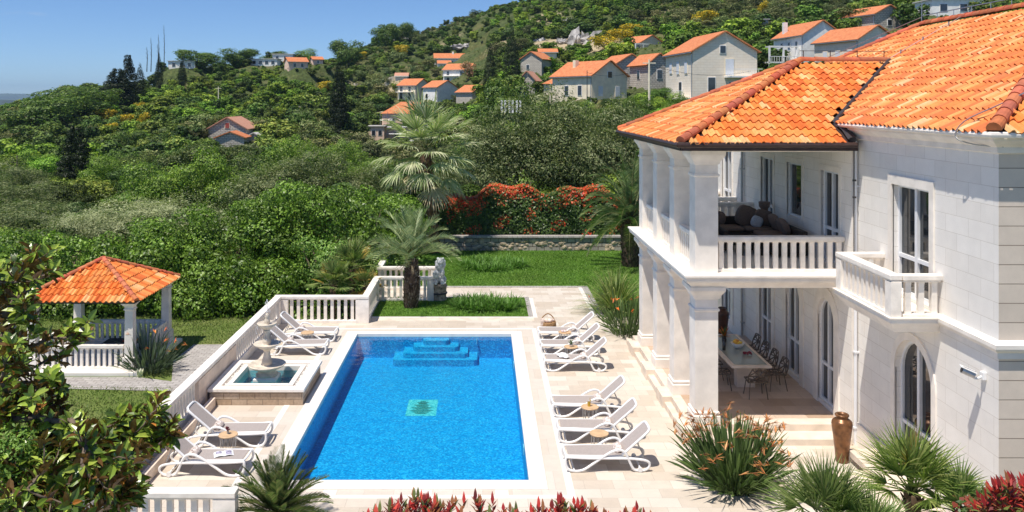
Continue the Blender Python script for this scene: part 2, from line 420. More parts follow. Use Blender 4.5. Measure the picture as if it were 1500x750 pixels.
# ================================================================== terrain
TP=np.array([-300,0,150,300,450,600,800,1000,1300,1800],float)
TR=[(45,[-1.0,-1,-1,-1,-1,-1,-1,-1,-1,-1]),
 (52,[-2,-2,-2,-2,-1.8,-1,.3,.8,1,1]),
 (80,[-4,-4,-3.8,-3.5,-3,-2.5,0,2,3,4]),
 (120,[-5,-4.5,-4,-3.5,-3.2,-3,2.5,8,11,11]),
 (150,[-6,-4.2,-3.5,-1.2,-2,-2.5,7,13,16,16]),
 (180,[-7,-3.5,-2.0,1,2.5,-2.0,12,18,22,22]),
 (220,[-8,0,2,6.5,7,1.5,17,24,30,30]),
 (250,[-9,3,8,10,8,7,21,30,37,38]),
 (300,[-14,-2,10,20,21,14,31,43,50,55]),
 (350,[-20,-8,2,19,24,24,43,56,64,72]),
 (400,[-25,-14,-4,12,20,36,54,70,80,90]),
 (450,[-30,-20,-10,5,14,41,63,80,96,105]),
 (600,[-40,-40,-30,-20,-5,22,74,108,130,140]),
 (750,[-50,-50,-45,-40,-30,0,60,100,120,130]),
 (1000,[-90]*10)]
TY=np.array([r[0] for r in TR],float); TZ=np.array([r[1] for r in TR],float)
PADS=[]   # (x,y,r,z)
def terr(X,Y,pads=True):
    X=np.atleast_1d(np.asarray(X,float)); Y=np.atleast_1d(np.asarray(Y,float))
    px=VX+F*X/np.maximum(Y,45); px=np.clip(px,-300,1800)
    i=np.clip(np.searchsorted(TY,Y)-1,0,len(TY)-2); t=np.clip((Y-TY[i])/(TY[i+1]-TY[i]),0,1)
    j=np.clip(np.searchsorted(TP,px)-1,0,len(TP)-2); s=(px-TP[j])/(TP[j+1]-TP[j]); s=s*s*(3-2*s)
    z=(TZ[i,j]*(1-s)+TZ[i,j+1]*s)*(1-t)+(TZ[i+1,j]*(1-s)+TZ[i+1,j+1]*s)*t
    a=np.clip((Y-50)/60,0,1)
    z=z+a*(np.sin(X*.09+Y*.05)*.8+np.sin(X*.21-Y*.13+1)*.5+np.sin(X*.03+2+Y*.017)*1.4)*np.clip(Y/200,.3,1.6)
    if pads:
        for (x,y,r,zz) in PADS:
            d=np.hypot(X-x,Y-y); w=np.clip((r*1.8-d)/(r*.8),0,1); w=w*w*(3-2*w)
            z=z*(1-w)+zz*w
    return z
def tz(x,y): return float(terr(x,y)[0])
def hit(px,py):
    Ys=np.linspace(56,620,1200); u=(px-VX)/F
    zt=terr(u*Ys,Ys); zr=H-(py-VY)*Ys/F
    k=np.where(zt>=zr)[0]
    Y=Ys[k[0]] if len(k) else 300.
    return u*Y,Y

# ---- houses on the hillside: (key, px, base py, Y, w, d, h, roofh, ridge axis, rot, wall, roof, windows, extras)
W_white=plain('white_render',(.90,.88,.84),.8,ns=1.5,amt=.08)
W_beige=plain('beige_render',(.88,.77,.58),.8,ns=1.2,amt=.10)
W_pink=plain('pink_render',(.84,.60,.47),.85,ns=1.2,amt=.12)
W_stone=brick('field_stone',(.60,.55,.48),(.72,.66,.57),(.25,.22,.19),.6,.3,.03,rough=.9,bump=.8,nz=.3,nscale=2)
W_block=brick('pale_block_stone',(.92,.80,.64),(.94,.84,.70),(.74,.63,.50),.8,.34,.015,rough=.85,bump=.3,nz=.15,nscale=1)
def farroof(name,c1,c2):
    m,nt,b,o=newmat(name)
    tc=nd(nt,'ShaderNodeTexCoord'); w=nd(nt,'ShaderNodeTexWave'); w.inputs['Scale'].default_value=1.5; w.inputs['Distortion'].default_value=.3
    nt.links.new(tc.outputs['Object'],w.inputs['Vector'])
    n=nd(nt,'ShaderNodeTexNoise'); n.inputs['Scale'].default_value=2.5; n.inputs['Detail'].default_value=7; nt.links.new(tc.outputs['Object'],n.inputs['Vector'])
    c=ramp(nt,n.outputs[0],[(.3,c1),(.7,c2)])
    c=mixrgb(nt,1.0,c,ramp(nt,w.outputs[0],[(0,.72),(1,1.0)]),'MULTIPLY')
    nt.links.new(c,b.inputs['Base Color']); b.inputs['Roughness'].default_value=.85
    bp=nd(nt,'ShaderNodeBump'); bp.inputs['Strength'].default_value=.5; bp.inputs['Distance'].default_value=.06
    nt.links.new(w.outputs[0],bp.inputs['Height']); nt.links.new(bp.outputs[0],b.inputs['Normal'])
    return m
RO=farroof('orange_far_roof',(.60,.17,.06),(.78,.31,.13))
RP=farroof('faded_far_roof',(.58,.26,.16),(.68,.38,.26))
RT=plain('flat_pale_roof',(.55,.53,.50),.9,ns=1,amt=.1)
M_shut=plain('white_shutter',(.72,.74,.78),.6,ns=4,amt=.05)
M_redsh=plain('red_shutter',(.32,.06,.05),.7,ns=4,amt=.1)
M_gwin=plain('dark_window_pane',(.03,.035,.045),.12,ns=2,amt=.2,spec=.8)

def house(px,py,Y,w,d,h,rh,ridge,rot,wm,rm,wins,label,cat='house',name='hillside_house',chim=None,rt='gable',extra=None,pad=True,over=.35):
    p=P(px,py,Y); 
    if pad: PADS.append((p.x,p.y+d/2,max(w,d)*.75,p.z))
    t=thing(name,label,cat,(p.x,p.y,p.z),rot)
    t.rotation_euler=(0,0,0)
    m=MB(); x0,x1,y0,y1=-w/2,w/2,0,d
    m.box(x0,x1,y0,y1,-3,h)
    if rt=='gable':
        if ridge=='y': m.add([(x0,y0,h),(x1,y0,h),(0,y0,h+rh),(x0,y1,h),(x1,y1,h),(0,y1,h+rh)],[(0,1,2),(3,5,4),(0,2,5,3),(1,4,5,2)])
        else: m.add([(x0,y0,h),(x0,y1,h),(x0,d/2,h+rh),(x1,y0,h),(x1,y1,h),(x1,d/2,h+rh)],[(0,2,1),(3,4,5),(0,3,5,2),(1,2,5,4)])
    loc=t.location.copy(); t.location=(0,0,0)
    m.build('wall',wm,t)
    r=MB(); T=.16; o=over
    def slab(a,b,c,dd):
        vs=[Vector(v) for v in (a,b,c,dd)]; n=(vs[1]-vs[0]).cross(vs[3]-vs[0]).normalized()
        if n.z<0: n=-n
        top=[v+n*(T+.02) for v in vs]; bot=[v+n*.02 for v in vs]
        r.add([tuple(v) for v in bot+top],[(0,3,2,1),(4,5,6,7),(0,1,5,4),(1,2,6,5),(2,3,7,6),(3,0,4,7)])
    k=None
    if rt=='gable':
        if ridge=='y':
            s=rh/(w/2); slab((x0-o,y0-o,h-s*o),(0,y0-o,h+rh),(0,y1+o,h+rh),(x0-o,y1+o,h-s*o)); slab((x1+o,y0-o,h-s*o),(x1+o,y1+o,h-s*o),(0,y1+o,h+rh),(0,y0-o,h+rh))
        else:
            s=rh/(d/2); slab((x0-o,y0-o,h-s*o),(x1+o,y0-o,h-s*o),(x1+o,d/2,h+rh),(x0-o,d/2,h+rh)); slab((x0-o,y1+o,h-s*o),(x0-o,d/2,h+rh),(x1+o,d/2,h+rh),(x1+o,y1+o,h-s*o))
    elif rt=='hip':
        q=min(w,d)/2; 
        if w>=d: A=(x0-o+q+o,d/2,h+rh);B=(x1-q,d/2,h+rh)
        else: A=(0,q,h+rh);B=(0,d-q,h+rh)
        c=[(x0-o,y0-o,h),(x1+o,y0-o,h),(x1+o,y1+o,h),(x0-o,y1+o,h)]
        v=c+[A,B]
        if w>=d: r.add(v,[(0,1,5,4),(1,2,5),(2,3,4,5),(3,0,4),(0,3,2,1)])
        else: r.add(v,[(0,1,4),(1,2,5,4),(2,3,5),(3,0,4,5),(0,3,2,1)])
    else:
        r.box(x0-o,x1+o,y0-o,y1+o,h,h+.18)
    rf=r.build('roof',rm,t)
    if chim:
        for (cx,cy,ch) in chim: MB().box(cx-.35,cx+.35,cy-.3,cy+.3,h+rh*.3,h+rh+ch).build('chimney',wm,rf)
    for wn in wins:   # (side,u,z,ww,wh,mat)
        side,u,z,ww,wh=wn[:5]; mt=wn[5] if len(wn)>5 else M_gwin
        fr=MB(); pn=MB()
        if side=='f': fr.box(u-ww/2-.09,u+ww/2+.09,-.07,.01,z-.09,z+wh+.09); pn.box(u-ww/2,u+ww/2,-.10,-.05,z,z+wh)
        elif side=='l': fr.box(x0-.07,x0+.01,u-ww/2-.09,u+ww/2+.09,z-.09,z+wh+.09); pn.box(x0-.10,x0-.05,u-ww/2,u+ww/2,z,z+wh)
        else: fr.box(x1-.01,x1+.07,u-ww/2-.09,u+ww/2+.09,z-.09,z+wh+.09); pn.box(x1+.05,x1+.10,u-ww/2,u+ww/2,z,z+wh)
        f_=fr.build('window',W_white if mt is M_gwin else W_beige,t); pn.build('pane' if mt is M_gwin else 'shutter',mt,f_)
    if rt=='gable' and w>4:
        g=MB()
        if ridge=='x': g.tube([(x0-o,y0-o-.05,h-rh/(d/2)*o),(x1+o,y0-o-.05,h-rh/(d/2)*o)],.08,6); g.tube([(x1-.15,y0-.08,h-.3),(x1-.15,y0-.08,0)],.06,6)
        else: g.tube([(x0-o-.05,y0-o,h-rh/(w/2)*o),(x0-o-.05,y1+o,h-rh/(w/2)*o)],.08,6); g.tube([(x0-.08,y0+.15,h-.3),(x0-.08,y0+.15,0)],.06,6)
        g.build('gutter',M_grey,rf)
    if extra: extra(t,w,d,h)
    t.location=loc; t.rotation_euler=(0,0,rot)
    return t

def balcony_far(x0,x1,z,dep,mat=None,rail=True):
    def fn(t,w,d,h):
        m=MB(); m.box(x0,x1,-dep,0,z-.15,z); b=m.build('balcony',mat or W_white,t)
        if rail:
            r=MB(); r.box(x0,x1,-dep,-dep+.06,z+.85,z+.93)
            n=int((x1-x0)/.5)
            for i in range(n+1):
                x=x0+(x1-x0-.05)*i/n; r.box(x,x+.05,-dep,-dep+.05,z,z+.85)
            r.build('railing',M_grey,b)
    return fn
def pergola(x0,x1,y0,y1,z,n=3):
    def fn(t,w,d,h):
        m=MB(); m.box(x0,x1,y0,y1,z-.25,z); s=m.build('terrace',W_white,t)
        c=MB()
        for i in range(n):
            x=x0+(x1-x0-.3)*i/(n-1); c.box(x,x+.25,y0,y0+.25,-3,z+2.4)
        c.box(x0,x1,y0,y0+.2,z+2.4,z+2.6); c.box(x0,x1,y0+1.2,y0+1.35,z+2.4,z+2.55)
        c.build('pergola',W_white,t)
        r=MB(); r.box(x0,x1,y0-.05,y0,z+.8,z+.9); 
        for i in range(12):
            x=x0+(x1-x0)*i/12; r.box(x,x+.06,y0-.05,y0,z,z+.8)
        r.build('railing',W_white,t)
    return fn
GW=M_gwin; SH=M_shut
# near-left
house(333,210,150,6.6,8,2.6,1.9,'y',0,W_stone,RP,[('f',.0,2.7,.7,.9,M_redsh),('f',1.7,.4,.9,1.1,M_redsh)],'small grey stone gable house with red shuttered window among olive scrub','house','stone_house')
house(337,213,143,4.6,5,1.3,.9,'y',.1,W_stone,RO,[],'low orange-roofed annexe in front of the grey stone gable house','shed','stone_shed')
house(372,211,150,2.8,3,1.2,.7,'y',-.1,W_stone,RT,[],'tiny pale-roofed stone shed right of the grey stone gable house','shed','stone_shed')
house(266,101,285,9,6,2.6,0,'x',0,W_white,RT,[('f',-2.6,.8,1,1.2),('f',0,.8,1,1.2),('f',2.6,.8,1,1.2)],'white flat-roofed house half hidden by trees on the far left crest','house',rt='flat')
house(386,97,300,9.6,6,2.5,0,'x',0,W_white,RT,[('f',-3.3,.8,1.1,1.1),('f',-1.1,.8,1.1,1.1),('f',1.1,.8,1.1,1.1),('f',3.3,.8,1.1,1.1)],'long low white flat-roofed house on the skyline','house',rt='flat')
house(414,90,310,7.5,6,2.6,0,'x',0,W_white,RT,[('f',-2,.8,1,1.1),('f',1,.8,1,1.1)],'grey-white flat building behind the long white skyline house','house',rt='flat')
house(437,101,280,6.4,5,2.4,1.4,'x',.5,W_pink,RO,[('f',-1.2,.6,.8,1.2),('f',1.3,.6,.8,1.2)],'small pink house with orange roof below the skyline','house')
house(466,95,290,3.4,5,1.8,1.0,'x',.4,W_pink,RO,[('f',0,.5,.7,.9)],'smallest orange-roofed cottage right of the pink skyline house','house')
house(664,98,330,14.5,7,3.4,1.9,'x',.08,W_white,RO,[('f',-5.5,.8,.9,1.4),('f',-3,.8,.9,1.4),('f',-.5,.8,.9,1.4),('f',2.5,.8,.9,1.4),('f',5,.8,.9,1.4)],'long white house with orange roof, highest on the middle slope','house',chim=[(0,3,.8)])
house(698,100,335,5.5,7,2.4,1.4,'x',0,W_beige,RP,[('f',0,.6,1,1.2)],'low beige outbuilding at the right end of the long orange-roofed house','shed','outbuilding')
house(651,101,312,4.6,5,2.0,1.1,'x',.1,W_white,RO,[('f',.2,.5,.8,1.0)],'small orange-roofed cottage in front of the long white house','house')
house(668,122,285,9.8,7,4.6,2.0,'x',-.45,W_white,RO,[('f',-3,.6,.9,1.3),('f',0,.6,.9,1.3),('f',-3,2.8,.9,1.2),('f',2,2.8,.9,1.2),('r',3,2.6,.9,1.3)],'two-storey white house with orange roof above the peach flowering tree','house',extra=balcony_far(-4.6,1,2.5,1.2))
house(588,118,290,4.2,5,1.6,1.0,'x',0,W_beige,RP,[],'tiny pink-roofed cottage in the scrub left of centre','house')
house(596,147,250,6.6,7,4.4,1.9,'x',-.55,W_beige,RO,[('f',-2,.4,.9,1.9),('f',1,.4,.9,1.9),('f',-2,2.7,.9,1.3),('f',1,2.7,.9,1.3),('r',3,2.8,.8,1.2)],'beige two-storey house with orange roof and balcony, left of the plain white gable house','house',extra=balcony_far(-3.2,2.6,2.5,1.2))
house(630,147,243,5.8,8,3.7,1.9,'x',-.75,W_white,RO,[('f',-1.4,.7,.9,1.2)],'plain white gable house with orange roof right of the balconied house','house')
house(680,152,235,7.0,7,3.2,1.9,'x',-.85,W_stone,RO,[('r',2.0,.3,.9,1.9,SH),('r',5.0,.6,.9,1.3,SH),('r',3.5,2.9,.6,.8,SH)],'grey stone gable house with white shutters beside the road','house','stone_house')
def scaffold(t,w,d,h):
    s=MB()
    for i in range(9):
        x=-w/2-.3+(w+.6)*i/8; s.tube([(x,-1.0,-2),(x,-1.0,h+.4)],.045,5)
    for z in (0,1.6,3.2,4.8):
        s.tube([(-w/2-.5,-1.0,z),(w/2+.5,-1.0,z)],.04,5); s.box(-w/2,w/2,-1.0,-.3,z-.09,z-.04)
    s.build('scaffold',M_grey,t)
house(600,206,198,12.8,8,6.3,2.7,'x',0,W_pink,RO,[('f',-4,3.6,1.2,1.5),('f',-1,3.6,1.2,1.5),('f',2,3.6,1.2,1.5),('f',4.6,3.6,1.2,1.5),('f',-3,.3,1.2,1.6),('f',1,.3,1.2,1.6)],'pink house under scaffolding with a broad orange hipped roof behind the tall palm','house','scaffolded_house',rt='hip',chim=[(0,3.6,.3)],extra=scaffold)
house(551,207,195,3.6,4,3.4,0,'x',0,W_pink,RT,[('f',-.6,1.4,.8,1.1),('f',.9,1.4,.8,1.1)],'low pink flat-topped annexe at the left foot of the scaffolded house','annexe','annexe',rt='flat')
house(478,182,205,1.6,1.6,1.8,.8,'y',0,W_white,RO,[('f',0,.6,.4,.6)],'tiny white tower-like shed with orange cap beside the dark conifer','shed','small_tower',over=.15)
# right-centre
house(838,144,150,4.4,7,3.0,1.8,'x',-.5,W_white,RO,[('f',-1,.8,.8,1.2)],'small white house with orange roof left of the beige corner house','house')
house(812,136,142,3.4,3,1.5,.9,'x',0,W_beige,RO,[],'low open shelter with orange roof below the white houses','shed','shelter',rt='hip')
house(772,141,155,2.9,4,3.0,1.5,'y',-.3,W_stone,RP,[],'narrow windowless grey stone gable beside the tall cypress','house','stone_house')
house(893,147,128,7.2,9,3.7,2.2,'y',.62,W_beige,RO,[('f',-1.9,.6,.9,1.5,SH),('f',1.6,.6,.9,1.5,SH),('f',0,3.4,.8,.9),('l',2.6,.8,.8,1.4),('l',5.6,.8,.8,1.4)],'beige gable house with shuttered windows and broad orange roof above the olive trees','house',chim=[(-1.4,6,.3)])
house(925,138,146,7.5,8,4.6,2.2,'y',.25,W_stone,RO,[('f',1.2,2.6,.8,1.1),('f',-1.4,2.6,.8,1.1)],'dark grey stone house behind the beige gable house','house','stone_house')
house(966,130,132,4.0,6,3.8,1.6,'y',.3,W_stone,RO,[('f',0,1.6,.8,1.3),('l',3,1.6,.8,1.3)],'narrow stone house under renovation between dark stone house and big white house','house','stone_house')
house(778,106,192,5.2,6,3.0,1.6,'y',-.5,W_stone,RO,[('f',-.8,.8,.7,.9)],'half-ruined grey stone house right of the cypress pair','house','stone_house')
house(803,84,215,4.4,5,1.3,.9,'x',0,W_beige,RO,[],'low orange-roofed barn above the grey ruin','shed','barn')
house(955,83,205,7.4,7,3.2,1.9,'y',.5,W_block,RO,[('f',-1,.8,.9,1.2),('f',1.6,.8,.9,1.2),('l',3,.8,.9,1.2)],'pale house with pergola terrace standing alone above the village','house',extra=pergola(-7.0,-2.2,-2.5,1,.3))
def bigx(t,w,d,h):
    b=MB().box(-w/2+4.2,w/2+.2,-1.2,0,2.2+1.6,2.4+1.6).build('balcony',W_white,t)
    r=MB(); r.box(-w/2+4.2,w/2+.2,-1.2,-1.14,4.85,4.92)
    for i in range(18): r.box(-w/2+4.2+i*.24,-w/2+4.23+i*.24,-1.2,-1.17,4.0,4.85)
    r.build('railing',W_white,b)
    b=MB().box(-w/2-1.3,-w/2,0,d-2,1.0,1.2).build('balcony',W_white,t)
    r=MB(); r.box(-w/2-1.3,-w/2-1.24,0,d-2,2.1,2.17)
    for i in range(20): r.box(-w/2-1.3,-w/2-1.27,i*.5,i*.5+.04,1.2,2.1)
    r.build('railing',W_white,b)
house(1062,157,110,8.6,11,7.2,2.5,'y',.10,W_block,RO,[('f',.6,4.1,1.1,2.1,SH),('f',-1.8,1.9,.9,1.9),('f',1.2,2.0,1.3,1.2),('f',-.3,7.0,.7,.9),('l',2.4,4.4,1.0,1.5,SH),('l',5.6,4.4,1.0,1.7,SH),('l',8.6,4.6,1.0,1.4,SH),('l',4.6,1.4,1.0,1.9),('f',-2.6,-.2,1.4,1.2),('f',-.6,-.2,1.4,1.2)],'large pale stone gable house with white shutters rising behind the porch roof','house','stone_house',extra=bigx)
house(1205,92,140,6.9,10,4.6,2.3,'y',.14,W_white,RO,[('l',2,2.6,.7,1.0),('l',4.5,2.6,.7,1.0),('l',7,2.6,.7,1.0)],'white gable house with columned terrace on its left, behind the porch roof','house',chim=[(-2.4,8,.4)],extra=pergola(-8.8,-3.6,1,8,.2))
house(1285,96,118,6.4,9,3.6,1.9,'y',.30,W_block,RO,[('f',.6,3.0,.9,.8),('l',1.6,.9,.9,1.3,SH),('l',4,.9,.9,1.3,SH),('l',6.6,.9,.9,1.3,SH)],'low pale stone house with long orange roof just above the villa ridge','house','stone_house')
house(1303,44,142,6.0,8,2.6,1.5,'y',.3,W_stone,RO,[('f',0,.8,.8,.9)],'grey rubble stone house with orange roof behind the low pale stone house','house','stone_house')
house(1403,26,150,9,6,3.2,0,'x',0,W_white,RT,[('f',-2.5,1.2,1.2,1.2),('f',1,1.2,1.2,1.2)],'white flat-roofed house at the top right edge of the hill','house',rt='flat')
house(1116,40,200,3.0,3,1.8,0,'x',0,W_stone,RT,[],'small ruined grey wall house above the terraced house','ruin','stone_ruin',rt='flat')

# ---- terrain mesh
def terrain():
    ys=np.concatenate([[-80,-40,-10,10,25,38,44],np.linspace(45.5,60,10),60*np.power(1000/60.,np.linspace(.01,1,190))])
    us=np.concatenate([np.linspace(-1.7,-.75,16),np.linspace(-.74,.80,300),np.linspace(.82,1.9,18)])
    U,YY=np.meshgrid(us,ys); XX=U*np.maximum(YY,45)
    Z=terr(XX.ravel(),YY.ravel()).reshape(XX.shape)
    Z[YY<45.4]=-1.03
    rough=np.clip((YY-52)/60,0,1)*.35
    Z=Z+rough*RNG.uniform(-1,1,Z.shape)
    nr,nc=XX.shape
    V=np.stack([XX,YY,Z],-1).reshape(-1,3)
    idx=np.arange(nr*nc).reshape(nr,nc)
    Fq=np.stack([idx[:-1,:-1],idx[:-1,1:],idx[1:,1:],idx[1:,:-1]],-1).reshape(-1,4)
    me=bpy.data.meshes.new('terrain'); me.from_pydata(V.tolist(),[],Fq.tolist())
    soil=np.zeros(nr*nc)
    for (px,py,rx,ry,s) in SOIL:
        x,y=hit(px,py); rx_=rx*y/F; 
        d=np.hypot((V[:,0]-x)/rx_,(V[:,1]-y)/ry); soil=np.maximum(soil,s*np.clip(1.4-d,0,1))
    a=me.attributes.new('soil','FLOAT','POINT'); a.data.foreach_set('value',soil.astype(np.float32))
    me.polygons.foreach_set('use_smooth',[True]*len(me.polygons))
    m,nt,b,o=newmat('hill_ground')
    tc=nd(nt,'ShaderNodeTexCoord'); n1=nd(nt,'ShaderNodeTexNoise'); n1.inputs['Scale'].default_value=.09; n1.inputs['Detail'].default_value=10; n1.inputs['Roughness'].default_value=.7
    n2=nd(nt,'ShaderNodeTexNoise'); n2.inputs['Scale'].default_value=1.3; n2.inputs['Detail'].default_value=8
    for n in (n1,n2): nt.links.new(tc.outputs['Object'],n.inputs['Vector'])
    c=ramp(nt,n1.outputs[0],[(.3,(.045,.07,.022)),(.5,(.085,.11,.038)),(.66,(.16,.15,.065)),(.8,(.30,.24,.14))])
    c=mixrgb(nt,1.0,c,ramp(nt,n2.outputs[0],[(.3,.5),(.7,1.2)]),'MULTIPLY')
    at=nd(nt,'ShaderNodeAttribute'); at.attribute_name='soil'
    ml=nd(nt,'ShaderNodeMath',operation='MULTIPLY_ADD'); nt.links.new(n2.outputs[0],ml.inputs[0]); ml.inputs[1].default_value=.9; nt.links.new(at.outputs['Fac'],ml.inputs[2])
    k=ramp(nt,ml.outputs[0],[(.78,0.0),(1.0,1.0)])
    c=mixrgb(nt,k,c,(.42,.34,.22))
    nt.links.new(c,b.inputs['Base Color']); b.inputs['Roughness'].default_value=.95; b.inputs['Specular IOR Level'].default_value=.1
    me.materials.append(m)
    ob=bpy.data.objects.new('terrain',me); link(ob); tag(ob,kind='structure'); return ob
SOIL=[(830,72,50,22,1),(865,66,45,14,.9),(700,172,30,16,.9),(706,198,24,10,.7),(560,172,22,10,.9),(800,24,30,18,.6),(930,66,40,14,.5),(590,134,40,10,.5),(520,126,30,10,.4),(455,190,70,8,.35),(110,250,40,8,.2),(240,160,30,10,.3),(655,200,20,8,.6),(660,60,30,20,.45),(980,30,60,20,.45),(740,60,40,18,.45)]
terrain()

# ---- plant prototypes (unit: base at 0, about 1 tall, radius .5)
PAL_dark=[(0.0491, 0.0906, 0.021), (0.0715, 0.1232, 0.027), (0.0401, 0.0725, 0.021), (0.1005, 0.154, 0.03)]
PAL_mid=[(0.101, 0.1729, 0.0301), (0.1346, 0.2184, 0.0361), (0.0785, 0.1365, 0.0271), (0.1906, 0.2548, 0.0452)]
PAL_bright=[(0.1702, 0.2762, 0.0296), (0.2402, 0.3575, 0.0404), (0.1202, 0.2113, 0.0269), (0.3204, 0.4062, 0.0538)]
PAL_olive=[(0.1188, 0.1553, 0.0559), (0.1634, 0.1958, 0.077), (0.0743, 0.108, 0.0373), (0.2376, 0.2565, 0.118)]
PAL_silver=[(0.264, 0.288, 0.1435), (0.3432, 0.36, 0.1877), (0.1848, 0.216, 0.0994)]
PAL_yel=[(.55,.38,.02),(.48,.34,.03),(.62,.45,.03),(.14,.17,.03)]
PAL_pine=[(0.0114, 0.0207, 0.0078), (0.0171, 0.0285, 0.0095), (0.0214, 0.0336, 0.0107)]
def bush_lobes(seed,k=9,flat=1.0,tall=0):
    r=random.Random(seed); L=[(0,0,.42,.30,.30,.36)]
    for i in range(k):
        a=r.uniform(0,2*PI); d=r.uniform(.12,.34); s=r.uniform(.11,.24)
        L.append((math.cos(a)*d,math.sin(a)*d,r.uniform(.28,.80)*flat,s,s,s*r.uniform(.8,1.1)))
    return L
PROTO={}
def make_proto(kind,i,pal,lobes,n,size,mat,aspect=.6,lump=.25):
    C,Nn,cl,_=lobes_points(lobes,n,inner=.7,lump=lump,seed=i)
    cols=mixcols(n,pal,var=.14,clump=cl)
    o=leaf_cloud('crown',mat,C,Nn,size,cols,aspect=aspect,link_it=False)
    PROTO.setdefault(kind,[]).append(o.data); return o
scatter=[]
for i in range(4): scatter.append(make_proto('s_dark',i,PAL_dark+PAL_mid[:1],bush_lobes(i),1500,.095,M_scrub))
for i in range(4): scatter.append(make_proto('s_mid',i,PAL_mid,bush_lobes(10+i,11,.9),1500,.09,M_scrub))
for i in range(3): scatter.append(make_proto('s_olive',i,PAL_olive,bush_lobes(20+i,12),1700,.08,M_scrub,aspect=.35))
for i in range(3): scatter.append(make_proto('s_bright',i,PAL_bright[:3]+PAL_mid[:1],bush_lobes(30+i,9),1500,.09,M_scrub))
for i in range(2): scatter.append(make_proto('n_dark',i,PAL_dark+PAL_mid[:1],bush_lobes(40+i,14),10000,.034,M_scrub))
for i in range(2): scatter.append(make_proto('n_mid',i,PAL_mid,bush_lobes(42+i,14,.9),11000,.032,M_scrub))
for i in range(2): scatter.append(make_proto('n_olive',i,PAL_olive,bush_lobes(44+i,14),9000,.036,M_scrub,aspect=.3))
for i in range(2): scatter.append(make_proto('n_bright',i,PAL_bright[:3]+PAL_mid[:1],bush_lobes(46+i,12),11000,.030,M_scrub))
EXC=[]   # exclusion (x,y,r)
for (x,y,r,z) in PADS: EXC.append((x,y-r*.5,r*.62)); EXC.append((x,y,r*.62))

